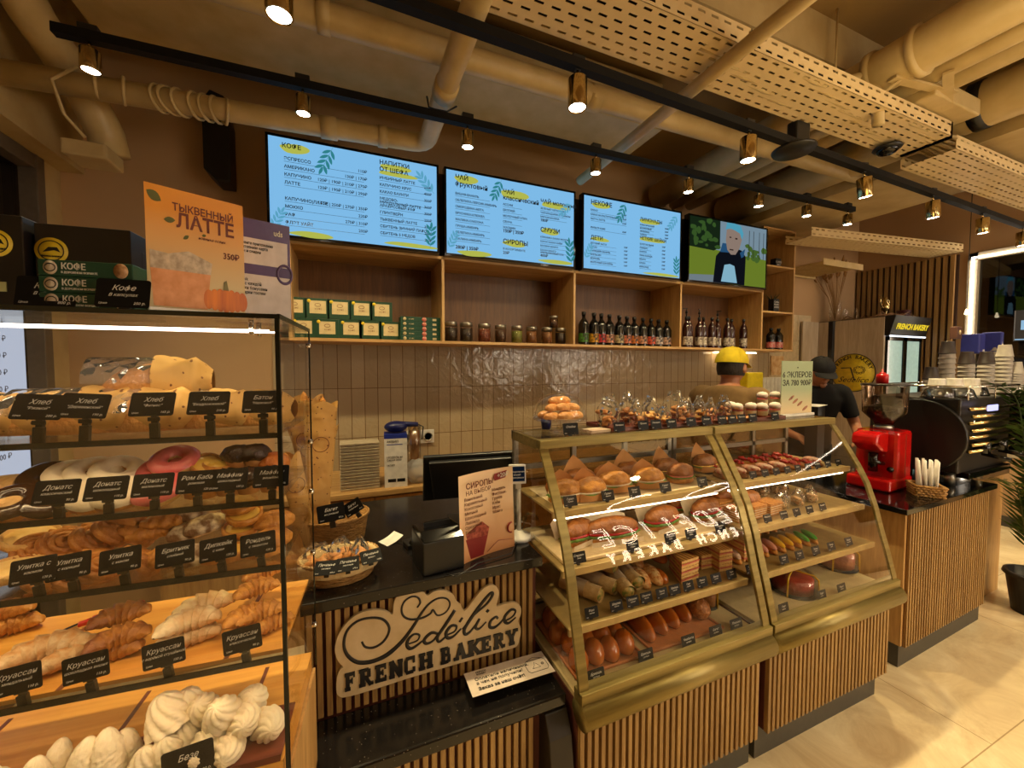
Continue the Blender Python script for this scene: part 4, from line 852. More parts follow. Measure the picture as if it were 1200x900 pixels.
# base : meringues
DB = ZB+.001
m1 = meringue('meringue', 0, False, .062, .034); m2 = meringue('cream_puff', 3, True, .10, .034); m2['category'] = 'meringue'
pl_ = thing('meringue_tray', 'dark red brown wooden tray under the swirled meringues', 'tray', LD(-.13, .07, DB-.001), LR)
obj('board', MB().box(-.17, .115, -.065, .06, 0, .006), redwood, pl_, bevel=.002); obj('rim', MB().box(-.17, .115, -.069, -.063, 0, .012), redwood, pl_)
for i, (x, y, r, s) in enumerate([(36, 905, 0, 1), (95, 905, 1, 1.05), (122, 900, 2, 1.1), (0, 905, 3, .9), (65, 895, 1.4, .9), (150, 895, 5, .85), (-20, 905, 2.2, 1)]):
    p = AY(x, 880, .80+.075+(.03 if i in (4, 5) else 0)); p.z = DB
    place(m2, 'tall rough white meringue, '+['fourth from the left in front', 'fifth from the left in front', 'sixth from the left in front', 'second from the left in front', 'behind and between two front ones at the left', 'rear one just left of the tall pair', 'cut off by the left frame edge'][i], p, r, s, 'rough meringues at the bottom of the case', rot=(.05, .12, r))
for i, (x, y, d_, dz, rx, s) in enumerate([(190, 890, .07, .0, 0, 1), (215, 885, .10, 0, 0, 1), (200, 860, .10, .055, -.3, 1.25), (222, 855, .12, .05, 0, 1.05), (243, 880, .07, .012, 1.3, 1), (262, 850, .09, .05, .6, 1.15), (270, 890, .05, .012, 1.3, .9), (285, 868, .08, .04, 1.2, 1), (312, 872, .08, .012, 1.2, 1.05), (295, 855, .12, .04, .7, 1), (238, 850, .12, .05, .6, 1), (168, 895, .06, 0, 0, .9)]):
    p = AY(x, y, .80+d_); p.z = DB+.006+dz
    place(m1, 'swirled white meringue, '+['front left under the tall one', 'behind the front left one', 'tallest of the left part of the pile', 'right of the tallest in the left part', 'lying on its side left of the Безе tag centre', 'topmost of the right part of the pile', 'smallest lying in front at the right', 'lying upper middle of the right part', 'lying at the far right of the pile', 'rear one at the upper right', 'rear one between the two parts of the pile', 'lowest at the left start of the pile'][i], p, i, s, 'swirled meringues on the wooden tray', rot=(rx, .1, .7*i if rx < .5 else .3*sin(i)))
for o in list(COL.objects):
    if o.parent is None and o.get('category') in ('bread', 'bun', 'donut', 'muffin', 'tart', 'pastry', 'croissant', 'meringue') and o.location.x < 0:
        z0 = max(s_ for s_ in (SH[0], SH[1], SH[2], SH[3]+.008, ZB) if s_ <= o.location.z)
        k = {SH[0]: .84, SH[1]: .74, SH[2]: .76, ZB: .80}.get(z0, .88)
        o.scale = [v*k for v in o.scale]; o.location.z = z0+(o.location.z-z0)*k+.0005
        if o.rotation_euler.x > .3 and k < .8: o.location.z += .004
p = LD(-.155, .018, DB); price_tag('black price tag reading Безе at the bottom edge, before the meringues', 'Безе', '', '90 р.', p, LR, .9, lean=-14, roll=-8, group=GT, cl=.006)
# ---------------------------------------------------------------- on top of the case
TZ = ZT+.0065
blk = mat('black_carton', srgb(24, 20, 20), .35); logo_y = mat('logo_yellow', srgb(226, 196, 40), .5); dkg = mat('dark_green_carton', srgb(16, 66, 48), .4)
def carton(name, label, w, d, h, x, yl, z=TZ, rz=0, m=blk, group=None, cat='box'):
    q = LM.inverted() @ AY(x, 340, .80+yl); p = LM @ Vector((q.x, yl, 0)); p = AY(x, 340, p.y); t = thing(name, label, cat, (p.x, p.y, z), LR+rz, group)
    obj('carton', MB().box(-w/2, w/2, -d/2, d/2, 0, h), m, t, bevel=.0015); return t
for i, (x, w, h, yl) in enumerate([(18, .112, .155, .13), (95, .13, .15, .14)]):
    t = carton('coffee_carton', ['black coffee carton with yellow round logo at the left frame edge', 'wide black coffee carton with yellow round logo behind the green boxes'][i], w, .09, h, x, yl, group='black coffee cartons on the case')
    lx = -.043 if i else .022; t.location.x = -.416 if i else -.543
    obj('logo_disc', MB().cyl((lx, -.0462, h*.70), (lx, -.045, h*.70), .022, n=32), logo_y, t)
    obj('logo_mark', MB().tube([(lx+.0165*cos(a), -.0465, h*.70+.0165*sin(a)) for a in [2*pi*k/24 for k in range(24)]], .0008, 4, True).prism([(lx-.011, h*.7-.003), (lx-.003, h*.7+.006), (lx+.008, h*.7+.006), (lx+.012, h*.7-.002), (lx+.004, h*.7+.001)], -.0469, -.0464), ink, t)
    text('lettering', 'FRENCH BAKERY', .0035, ink, t, (lx, -.0467, h*.7-.0105), align='CENTER', bold=.0001)
    text('lettering', '30 г', .012, mat('grey_print', srgb(96, 88, 80), .5), t, (-.02, -.0467, h*.28))
    obj('pale_label', MB().box(-w*.42, -w*.22, -.0462, -.045, h*.12, h*.36).box(w*.10, w*.3, -.0462, -.045, h*.2, h*.3), mat('pale_green_label', srgb(186, 186, 130), .6), t)
t = carton('black_carton', 'low plain black carton right of the wide coffee carton', .09, .08, .122, 148, .17, group='black coffee cartons on the case')
for k in range(3):
    t = carton('coffee_box', f'green box printed КОФЕ, {["lowest", "middle", "topmost"][k]} of the stack of three on the case', .148, .05, .025, 115, .05, TZ+.0255*k, group='green coffee boxes on the case', m=dkg); t.scale = (.80, 1, 1)
    obj('round_label', MB().cyl((-.055, -.0262, .0125), (-.055, -.025, .0125), .0105, n=24), mat('pale_print', srgb(206, 190, 168), .6), t)
    obj('round_mark', MB().tube([(-.055+.008*cos(a), -.0264, .0125+.006*sin(a)) for a in [2*pi*q/16 for q in range(16)]], .0008, 4, True), ink, t)
    text('lettering', 'КОФЕ', .0135, chalk, t, (-.039, -.0256, .011), bold=.0002)
    text('lettering', 'В ДОРОЖНОМ ФОРМАТЕ', .0045, chalk, t, (-.039, -.0256, .0045))
    obj('cup_picture', MB().lathe([(0, 0), (.0135, 0)], n=24, smooth=False) if False else MB().cyl((.055, -.0262, .0125), (.055, -.025, .0125), .0118, n=28), baked('latte_art', (214, 170, 120), (130, 76, 40), scale=120, bump=0), t)
price_tag('black price tag reading Кофе В зёрнах at the left on top of the case', 'Кофе', 'В зёрнах', '800 р.', LD((LM.inverted() @ AY(20, 350, .80)).x, .03, TZ), LR, .85, cl=.004, lean=-12, group='price tags on top of the left case')
price_tag('black price tag reading Кофе В капсулах before the green boxes', 'Кофе', 'В капсулах', '250 р.', LD((LM.inverted() @ AY(138, 350, .80)).x, .0, TZ), LR, .8, cl=.004, lean=-12, group='price tags on top of the left case')
# pumpkin latte poster
pp = LM.inverted() @ AY(224, 356, .85)
t = thing('orange_poster', 'orange acrylic poster for pumpkin latte standing on the glass case', 'poster', LM @ Vector((pp.x-.004, .085, TZ)), LR+radians(30)); t.scale = (.71, 1, .93)
pw, ph = .200, .238
def grad(name, c1, c2, lo, hi):
    N = NT(name); p = N.n('ShaderNodeBsdfPrincipled', Roughness=.4); tc = N.n('ShaderNodeTexCoord'); sx = N.n('ShaderNodeSeparateXYZ'); N.l(tc, 'Object', sx, 'Vector')
    mr = N.n('ShaderNodeMapRange'); mr.inputs['From Min'].default_value = lo; mr.inputs['From Max'].default_value = hi; N.l(sx, 'Z', mr, 'Value')
    rp = N.n('ShaderNodeValToRGB'); rp.color_ramp.elements[0].color = (*c1, 1); rp.color_ramp.elements[1].color = (*c2, 1); N.l(mr, 'Result', rp, 'Fac'); N.l(rp, 'Color', p, 'Base Color'); N.l(p, 'BSDF', N.out, 'Surface'); return N.m
obj('sheet', MB().box(-pw/2, pw/2, 0, .003, .012, ph), grad('orange_print', srgb(206, 186, 140), srgb(222, 146, 10), .06, .20), t)
obj('stand', MB().box(-pw/2, pw/2, -.012, .03, 0, .012), white, t, bevel=.001)
bro = mat('brown_print', srgb(110, 44, 12), .5)
text('lettering', 'ТЫКВЕННЫЙ', .0195, bro, t, (.014, -.0006, .198), align='CENTER', bold=.0003); text('lettering', 'ЛАТТЕ', .037, bro, t, (.018, -.0006, .168), align='CENTER', bold=.0009)
text('lettering', '350₽', .017, bro, t, (.052, -.0006, .122), bold=.0003); text('lettering', 'новинка осени', .008, bro, t, (.0, -.0006, .152), shear=.3)
b = MB(); leaf(b, -.096, .224, -.5, .03, -.0008, .6); leaf(b, -.066, .177, .1, .022, -.0008, .5); leaf(b, .008, .160, .2, .009, -.0008, .6); leaf(b, -.03, .147, .6, .014, -.0008, .5)
obj('leaf_print', b, mat('olive_print', srgb(96, 98, 30), .5), t)
obj('cup_print', MB().prism([(-.09, .016), (.015, .016), (.024, .088), (-.094, .088)], -.0008, -.0002), mat('latte_print', srgb(204, 132, 70), .4, spot=srgb(228, 160, 110), scale=40), t)
obj('foam_print', MB().prism([(-.094, .085), (.024, .085), (.028, .108), (-.02, .125), (-.06, .115), (-.094, .118)], -.0009, -.0003), mat('foam_print', srgb(216, 198, 172), .4, spot=srgb(160, 140, 116), scale=60), t)
b = MB()
for k in range(7): blob(b, .06+.014*(k-3), .038, .03*1.0, .05, 0)
b = MB(); 
for k in range(7):
    x = .056+.0125*(k-3); b.prism([(x+.011*cos(a), .037+(.025-.0018*abs(k-3))*sin(a)) for a in [2*pi*q/16 for q in range(16)]], -.001-.0001*(3-abs(k-3)), -.0004)
obj('pumpkin_print', b, mat('pumpkin_print', srgb(226, 128, 20), .4, spot=srgb(180, 84, 10), scale=50, stretch=(1, 1, .1)), t)
obj('pumpkin_stem_print', MB().prism([(.05, .058), (.062, .058), (.058, .078), (.052, .074)], -.0018, -.0008), mat('stem_print', srgb(120, 110, 60), .5), t)
# purple poster behind it
t = thing('purple_poster', 'purple and white notice in an acrylic stand behind the orange poster', 'poster', LM @ Vector((-.088, .205, TZ)), LR+radians(24)); t.scale = (.80, 1, 1.1)
pr_ = mat('purple_print', srgb(88, 70, 120), .3)
obj('sheet', MB().box(-.09, .085, 0, .003, .0, .205), pr_, t)
obj('white_field', MB().box(-.088, .078, -.0008, -.0002, .118, .168).box(-.088, .084, -.0008, -.0002, .005, .098), mat('white_field', srgb(214, 208, 212), .5), t)
obj('ring_print', MB().tube([(.07+.018*cos(a), -.001, .105+.018*sin(a)) for a in [2*pi*k/24 for k in range(24)]], .003, 6, True), pr_, t)
text('lettering', 'uds', .016, chalk, t, (.045, -.0008, .18), bold=.0003)
text('lettering', 'Установите приложение\nнакопительная карта\nбонусы и скидки', .0078, ink, t, (-.05, -.001, .155), bold=.0001)
text('lettering', 'Cashback\nдо 5% с каждой\nпокупки бонусами\nи подарки гостям', .0085, ink, t, (-.05, -.001, .085), bold=.0001)
# ================================================================ cash desk : sign and things on it
SY = 1.205
sg = thing('shop_sign', 'cream cut-out sign reading Sedélice French Bakery on the cash desk slats', 'sign', AY(500, 755, SY))
so = sg.location.copy()
def S5(x, y, yy=SY): return AY(385+x/5, 675+y/5, yy)-so
outl = [(40, 400), (60, 340), (110, 270), (180, 220), (260, 200), (330, 205), (375, 225), (380, 170), (400, 120), (450, 85), (510, 75), (555, 95), (580, 115), (620, 90), (680, 85), (730, 110), (750, 150), (775, 170), (785, 195), (805, 200), (850, 140), (900, 80), (950, 52), (985, 65), (1000, 100), (990, 150), (985, 178), (1030, 165), (1090, 155), (1125, 180), (1128, 225), (1112, 265), (1128, 310), (1120, 370), (1105, 410), (1060, 430), (900, 475), (640, 550), (470, 600), (300, 655), (110, 710), (60, 705), (45, 670), (50, 590), (70, 545), (84, 535), (55, 500), (38, 450)]
def smooth(P, n=3, closed=True):
    out = []; N = len(P)
    for i in range(N if closed else N-1):
        p0, p1, p2, p3 = [P[(i+k) % N] if closed else P[max(0, min(N-1, i+k))] for k in (-1, 0, 1, 2)]
        for j in range(n):
            t = j/n
            out.append(tuple(.5*((2*b)+(-a+c)*t+(2*a-5*b+4*c-d)*t*t+(-a+3*b-3*c+d)*t**3) for a, b, c, d in zip(p0, p1, p2, p3)))
    if not closed: out.append(P[-1])
    return out
pts = [S5(x, y) for x, y in smooth(outl, 3)]
obj('plate', MB().prism([(p.x, p.z) for p in pts][::-1], 0, .010), mat('sign_cream', srgb(206, 186, 152), .6, spot=srgb(186, 164, 128), scale=14), sg, bevel=.0015)
navy = mat('sign_black', srgb(18, 17, 26), .35)
def stroke(P, w):
    Q = smooth(P, 6, False); W_ = [w[0] if len(w) == 1 else w[min(len(w)-1, int(i/(len(Q)-1)*(len(w)-1)))]*(1-(i/(len(Q)-1)*(len(w)-1)) % 1)+w[min(len(w)-1, int(i/(len(Q)-1)*(len(w)-1))+1)]*((i/(len(Q)-1)*(len(w)-1)) % 1) for i in range(len(Q))]
    mb = MB(); mb.tube([tuple(S5(x, y, SY-.001)) for x, y in Q], [q*.00043+.0004 for q in W_], 8, flat=.35, up=(0, 1, 0)); return mb
L_ = {'S': ([(520, 185), (538, 155), (522, 125), (485, 122), (445, 150), (428, 195), (440, 235), (480, 254), (545, 247), (595, 222), (612, 200), (640, 231), (688, 212), (712, 165), (690, 132), (640, 132), (588, 165), (545, 218), (500, 290), (450, 360), (400, 415), (330, 470), (250, 502), (170, 505), (112, 465), (90, 400), (110, 320), (170, 265), (250, 245), (320, 255), (355, 300), (345, 350), (310, 395), (260, 420), (215, 415), (195, 385)], [6, 6, 6, 7, 8, 6, 5, 6, 8, 12, 16, 14, 9, 8, 8, 8, 8, 6]),
      'e': ([(470, 398), (520, 378), (532, 347), (500, 342), (466, 375), (462, 412), (490, 424), (552, 380)], [5, 6, 7, 11, 12, 6]),
      'd': ([(640, 338), (602, 334), (562, 372), (572, 396), (612, 380), (655, 325), (740, 200), (690, 280), (640, 355), (650, 385), (695, 348)], [8, 12, 12, 8, 8, 12, 12, 10, 6]),
      'e_acute': ([(695, 345), (738, 325), (750, 295), (720, 292), (690, 330), (697, 362), (730, 355), (778, 308)], [6, 7, 12, 12, 6]),
      'l': ([(785, 312), (850, 232), (930, 160), (962, 108), (945, 105), (890, 170), (830, 255), (796, 315), (803, 342), (832, 325), (872, 272)], [6, 8, 12, 12, 14, 12, 10, 6]),
      'i': ([(885, 250), (862, 298), (882, 310), (925, 268)], [9, 12, 8, 5]),
      'c': ([(992, 250), (980, 240), (950, 265), (945, 298), (975, 300), (1015, 265), (1038, 228)], [9, 9, 12, 12, 8, 5]),
      'e_last': ([(1038, 262), (1078, 238), (1096, 205), (1070, 198), (1035, 235), (1032, 266), (1056, 276), (1098, 242)], [6, 7, 12, 12, 5])}
for k, (P, w_) in L_.items(): obj('script_letter', stroke(P, w_), navy, sg)
obj('script_letter', stroke([(768, 270), (785, 244)], [9, 9]), navy, sg); obj('script_letter', stroke([(926, 212), (938, 198)], [11, 11]), navy, sg)
T, SF = .30, .17
def slab(ch):
    R = []; Q = []
    stem = lambda x, a=0, b=1: R.append((x-T/2, a, x+T/2, b)); ser = lambda x0, x1, y: R.append((x0, y, x1, y+SF))
    if ch == 'F': stem(.22); ser(0, .44, 0); R.append((.0, 1-SF, .78, 1)); R.append((.64, .72, .78, 1)); R.append((.2, .44, .6, .58)); R.append((.5, .36, .62, .66))
    if ch == 'E': stem(.22); R.append((0, 0, .8, SF)); R.append((.66, 0, .8, .3)); R.append((0, 1-SF, .78, 1)); R.append((.64, .7, .78, 1)); R.append((.2, .44, .58, .58)); R.append((.48, .36, .6, .66))
    if ch == 'R': stem(.22); ser(0, .42, 0); R.append((0, 1-SF, .6, 1)); R.append((.2, .42, .6, .56)); R.append((.5, .5, .74, .92)); Q.append((.42, .5, .74, .0, .22)); ser(.6, .9, 0)
    if ch == 'B': stem(.22); R.append((0, 0, .62, SF)); R.append((0, 1-SF, .6, 1)); R.append((.2, .44, .6, .58)); R.append((.5, .55, .72, .92)); R.append((.54, .06, .78, .5))
    if ch == 'N': stem(.18); stem(.72); ser(0, .36, 0); R.append((0, 1-SF, .3, 1)); ser(.54, .9, 1-SF); Q.append((.16, 1, .72, 0, .26))
    if ch == 'H': stem(.2); stem(.7); ser(0, .4, 0); ser(0, .4, 1-SF); ser(.5, .9, 0); ser(.5, .9, 1-SF); R.append((.2, .43, .7, .57))
    if ch == 'C': R.append((0, .2, .25, .8)); R.append((.12, 0, .64, .16)); R.append((.12, .84, .64, 1)); R.append((.58, .08, .78, .34)); R.append((.6, .62, .76, 1)); Q.append((.1, .25, .24, .06, .2)); Q.append((.1, .75, .24, .94, .2))
    if ch == 'A': Q.append((.18, .05, .44, 1, .16)); Q.append((.68, .05, .42, 1, .27)); R.append((.24, .28, .6, .4)); ser(0, .34, 0); ser(.5, .9, 0)
    if ch == 'K': stem(.2); ser(0, .4, 0); ser(0, .4, 1-SF); Q.append((.25, .42, .74, .95, .16)); Q.append((.38, .55, .74, .05, .26)); ser(.54, .9, 1-SF); ser(.56, .92, 0)
    if ch == 'Y': stem(.45, 0, .5); ser(.24, .66, 0); Q.append((.45, .42, .18, .95, .26)); Q.append((.46, .42, .72, .95, .16)); ser(0, .38, 1-SF); ser(.54, .9, 1-SF)
    return R, Q
bl = S5(95, 675); br_ = S5(1105, 392); tl = S5(95, 572); hh = (tl.z-bl.z)
xs = [S5(x, 600).x for x in ()]
for ch, xa, xb in zip('FRENCHBAKERY', [95, 178, 272, 355, 443, 528, 655, 732, 815, 893, 965, 1035], [165, 263, 348, 436, 518, 612, 722, 815, 895, 958, 1033, 1108]):
    yy = 675-(xa-95)*.28
    p0 = S5(xa, yy-50).x; p1 = S5(xb, yy-50).x; zb = bl.z+(br_.z-bl.z)*((p0-bl.x)/(br_.x-bl.x)); wd = (p1-p0)/.9
    R, Q = slab(ch); b = MB()
    for k, (x0, y0, x1, y1) in enumerate(R): b.box(p0+x0*wd, p0+x1*wd, -.0045-.00002*k, -.0002, zb+y0*hh, zb+y1*hh)
    for k, (x0, y0, x1, y1, w_) in enumerate(Q):
        v = Vector((x1-x0, (y1-y0)*hh/wd)); nrm_ = Vector((-v.y, v.x)).normalized()*w_/2
        b.prism([(p0+(x0+s_*nrm_.x+e_*(x1-x0))*wd, zb+y0*hh+s_*nrm_.y*wd+e_*(y1-y0)*hh) for s_, e_ in ((1, 0), (-1, 0), (-1, 1), (1, 1))], -.0044+.00003*k, -.0002)
    obj('block_letter', b, navy, sg)
# paper notice standing on the step
pn_ = [AY(535+x/6.667, 740+y/6.667, 1.14) for x, y in ((55, 335), (665, 155), (770, 310), (125, 515))]
tl_, tr_, brr, bll = AY(543, 790, 1.19), AY(635, 763, 1.19), AY(650.5, 786.5, 1.09), AY(554, 817.5, 1.09)
ux = (brr-bll); nw = ux.length; ux.normalize(); vz = (tl_-bll); vz -= ux*vz.dot(ux); nh = vz.length; vz.normalize(); nn = vz.cross(ux)
nt = thing('paper_notice', 'white paper notice with a wallet drawing leaning on the cash desk step', 'notice', bll)
nt.matrix_world = Matrix(((ux.x, nn.x, vz.x, bll.x), (ux.y, nn.y, vz.y, bll.y), (ux.z, nn.z, vz.z, bll.z), (0, 0, 0, 1)))
sgn = -1 if nn.y > 0 else 1
obj('sheet', MB().box(0, nw, -.0006, .0006, 0, nh), mat('notice_paper', srgb(226, 210, 196), .6), nt)
text('lettering', 'Оплатили наличными,\nа чек не получили?', nh*.17, ink, nt, (nw*.09, -.0012, nh*.56), bold=.0001)
text('lettering', 'Заказ за наш счёт!', nh*.17, ink, nt, (nw*.09, -.0012, nh*.16), bold=.0005)
text('lettering', 'FRENCH\nBAKERY', nh*.09, ink, nt, (nw*.13, -.0012, nh*.86))
b = MB(); wx, wz, a_, c_ = nw*.84, nh*.5, nh*.36, nh*.3
b.tube([(wx+a_*q, -.001, wz+c_*r) for q, r in ((-1, -.7), (-.8, -1), (.8, -1), (1, -.7), (1, .4), (.8, .7), (-.8, .7), (-1, .4))], .0008, 5, True)
b.tube([(wx-a_*.7, -.001, wz+c_*.75), (wx, -.001, wz+c_*1.1), (wx+a_*.7, -.001, wz+c_*.75)], .0006, 5); b.tube([(wx+a_*.6+.004*cos(q), -.001, wz-.1*c_+.004*sin(q)) for q in [2*pi*k/12 for k in range(12)]], .0012, 5, True)
b.tube([(wx-a_*.5, -.001, wz-c_*.5), (wx-a_*.2, -.001, wz-c_*.1), (wx-a_*.1, -.001, wz+c_*.35), (wx+a_*.05, -.001, wz+c_*.1), (wx+a_*.3, -.001, wz-c_*.5), (wx-a_*.5, -.001, wz-c_*.5)], .0006, 5)
obj('wallet_drawing', b, ink, nt)
# receipt printer
pa = AZ(490, 680, CZ); t = thing('receipt_printer', 'black cube receipt printer on the cash desk', 'printer', (.262, 1.29, CZ), radians(6))
obj('housing', MB().box(-.068, .068, -.07, .07, 0, .105), black, t, bevel=.004)
obj('lid', MB().prism([(-.07, .105), (.07, .105), (.07, .118), (-.03, .128)], -.066, .066, 'yz'), black_gloss, t, bevel=.003)
obj('paper_slot', MB().box(-.045, .045, .0, .006, .124, .14), black, t)
t = thing('receipt', 'white paper receipt curling on the cash desk beside the basket', 'paper', AZ(458, 634, CZ), .5)
obj('sheet', MB().grid(lambda u, v: (-.035+.07*u, -.03+.06*v, .001+.018*u*u), 8, 2), paperw, t)
t = thing('card_reader', 'small black card reader left of the receipt printer', 'card reader', AZ(481, 640, CZ), .2)
obj('body', MB().box(-.02, .02, -.03, .03, 0, .018), black, t, bevel=.004); obj('lens', MB().ell((0, -.02, .022), (.012, .012, .010), 14, 8), black_gloss, t)
# till monitor, seen from behind
t = thing('till_monitor', 'black till monitor seen from behind on the cash desk', 'monitor', (.46, 1.60, CZ), radians(-6))
R_ = Matrix.Translation((0, 0, .20)) @ Matrix.Rotation(radians(14), 4, 'X')
b = MB(); b.M = R_; b.prism([(-.19, -.10), (.19, -.10), (.19, .10), (-.19, .10)], -.02, .0); b.prism([(-.15, -.08), (.15, -.08), (.17, .085), (-.17, .085)], -.045, -.02)
obj('screen_housing', b, black, t, bevel=.005)
b = MB(); b.M = R_; b.box(-.18, .18, .0, .003, -.09, .09); obj('screen', b, black_gloss, t)
obj('stand', MB().bar((0, 0, .0), (0, -.02, .16), .05, .03).box(-.08, .08, -.07, .07, 0, .012), black, t, bevel=.003)
# syrup poster
a, b_ = AZ(540, 663, CZ), AZ(603, 640, CZ); a.z = b_.z = CZ
dv_ = (b_-a); pw = dv_.length*1.0; ang = math.atan2(dv_.y, dv_.x); ph = AY(538, 560, a.y).z-CZ
t = thing('syrup_poster', 'beige paper menu headed СИРОПЫ standing on the cash desk', 'poster', a, ang)
obj('sheet', MB().grid(lambda u, v: (pw*u, .012*sin(pi*u)*(1)+.03*v*.4, ph*v), 10, 6).grid(lambda u, v: (pw*u, .0125*sin(pi*u)+.03*v*.4+.001, ph*v), 10, 6), grad('syrup_print', srgb(214, 150, 96), srgb(240, 212, 176), 0, .2), t)
f_ = lambda u, v: .012*sin(pi*u)+.012*v-.0015
dred = mat('dark_red_print', srgb(140, 26, 26), .5)
text('lettering', 'СИРОПЫ', pw*.115, bro, t, (pw*.09, -.001, ph*.85), rot=(radians(86), 0, radians(4)), bold=.0005); text('lettering', 'НА ВЫБОР', pw*.09, bro, t, (pw*.09, .0, ph*.775), rot=(radians(86), 0, radians(4)))
obj('red_badge', MB().prism([(pw*x_, ph*z_) for x_, z_ in ((.66, .86), (.93, .88), (.95, .94), (.93, .965), (.66, .945), (.64, .90))], f_(.8, .9)-.001, f_(.8, .9)), dred, t)
text('lettering', '+20₽', pw*.1, chalk, t, (pw*.7, f_(.8, .9)-.002, ph*.89), bold=.0002)
text('lettering', 'Ванильный\nКарамельный\nКокосовый\nМятный\nШоколадный\nЛаванда\nОреховый\nБанан', pw*.062, bro, t, (pw*.09, f_(.2, .6)-.003, ph*.70), rot=(radians(86), 0, radians(3)), sp=1.1)
text('lettering', 'Миндаль\nФисташка\nГруша\nКлён\nИрис\nМанго', pw*.062, bro, t, (pw*.6, f_(.6, .6)-.003, ph*.74), rot=(radians(86), 0, 0), sp=1.1)
obj('drink_print', MB().prism([(pw*.07, ph*.02), (pw*.42, ph*.02), (pw*.5, ph*.24), (pw*.1, ph*.26)], f_(.3, .15)-.003, f_(.3, .15)-.001), dred, t)
obj('cream_print', MB().prism([(pw*.08, ph*.25), (pw*.5, ph*.23), (pw*.53, ph*.33), (pw*.4, ph*.42), (pw*.3, ph*.38), (pw*.12, ph*.32)], f_(.3, .3)-.004, f_(.3, .3)-.002), mat('cream_print', srgb(190, 96, 76), .5, spot=srgb(120, 30, 26), scale=90), t)
obj('doodle_print', MB().tube([(pw*.95+pw*.08*cos(q), f_(.9, .2)-.002, ph*.25+pw*.08*sin(q)) for q in [pi*.5+pi*k/8 for k in range(9)]], .003, 6).tube([(pw*.5, f_(.5, .1)-.001, ph*.03), (pw*.7, f_(.7, .1)-.001, ph*.13), (pw*.97, f_(.9, .1)-.001, ph*.10)], .0008, 5), dred, t)
# customer display on a pole
p = AZ(608, 631, CZ); t = thing('customer_display', 'small white customer display on a pole with a round foot', 'display', p, radians(-14))
hz = AY(603, 555, p.y).z-CZ
obj('foot', MB().lathe([(0, 0), (.046, 0), (.047, .010), (.043, .016), (.022, .022), (.012, .034), (0, .034)], n=36), white, t)
obj('pole', MB().cyl((0, 0, .03), (0, 0, hz-.02), .0085, .007), white, t)
R_ = Matrix.Translation((-.008, -.012, hz)) @ Matrix.Rotation(radians(-8), 4, 'X')
b = MB(); b.M = R_; b.box(-.032, .032, -.005, .006, -.036, .036); hd = obj('screen_housing', b, white, t, bevel=.003)
b = MB(); b.M = R_; b.box(-.027, .027, -.006, -.005, -.026, .028); sc_ = obj('screen', b, emat('dim_screen', srgb(14, 22, 34), .9), t)
for k, l in enumerate(['Подключитесь', 'к нашей', 'программе']): text('lettering', l, .0085, chalk, hd, (-.03, -.0205, hz+.008-.011*k))
obj('plug', MB().box(-.014, .006, -.016, -.004, hz-.055, hz-.036), white, t, bevel=.001)
t = thing('plastic_dome', 'clear plastic dome lid beside the customer display', 'lid', AZ(622, 612, CZ))
obj('dome', MB().lathe([(.036, 0), (.034, .02), (.02, .034), (.0, .036)], n=24, caps=False), acry, t)
cb = MB(); cb.tube([AZ(x, y, CZ+.006) for x, y in ((520, 672), (535, 676), (560, 660), (600, 648), (620, 600))], .002, 6)
tag(obj('cable', cb, black), 'thin black cable lying on the cash desk in front of the printer', 'cable')
cb = MB(); cb.tube([AZ(x, y, CZ+.012) for x, y in ((590, 622), (598, 605), (604, 615), (609, 600), (612, 612))], .003, 6)
tag(obj('cable', cb, white), 'curled white cable behind the customer display pole', 'cable')
# wicker baskets --------------------------------------------------------------
wick = mat('wicker', srgb(196, 150, 82), .6, spot=srgb(120, 78, 34), scale=70, stretch=(.6, .6, 2.5), amt=.8, bump=.8, bscale=90)
def basket(name, label, loc, rx, ry, h, liner=True, rz=0):
    t = thing(name, label, 'basket', loc, rz)
    prof = [(0, .001), (.84, 0), (.86, .004)]+[(.86+.14*k/8, .004+(h-.004)*k/8) for k in range(1, 9)]+[(.96, h), (.84, .012), (0, .012)]
    b = MB(); b.lathe([(r, z) for r, z in prof], n=56, sx=rx, sy=ry, fn=lambda a, z: 1+.018*sin(a*28+(z/h)*pi*8)); obj('weave', b, wick, t)
    r = MB()
    for j in range(2): r.tube([(rx*1.0*cos(a), ry*1.0*sin(a), h+.003*sin(a*20+pi*j)) for a in [2*pi*k/80 for k in range(80)]], .0045, 6, True)
    obj('rim', r, wick, t)
    if liner:
        l = MB(); l.lathe([(.97, h*.45), (1.035, h*.5), (1.03, h*1.02), (.99, h*1.08), (.9, h*1.0), (.8, .02)], n=48, sx=rx, sy=ry, caps=False, fn=lambda a, z: 1+.014*sin(a*9)+.008*sin(a*23)); obj('cloth_liner', l, mat('linen', srgb(226, 200, 148), .8, bump=.3), t)
    return t
bx = AY(398, 690, 1.29); basket('wicker_basket', 'oval wicker basket with cloth liner holding bagged biscuits on the cash desk', (bx.x+.0, 1.325, CZ), .113, .082, .065)
basket('wicker_basket', 'taller wicker basket behind, holding the paper baguette bags', (-.06, 1.60, CZ), .12, .10, .10, False)
bag_cl = cello('biscuit_bag_film', (.97, .95, .9), 1.2, .04)
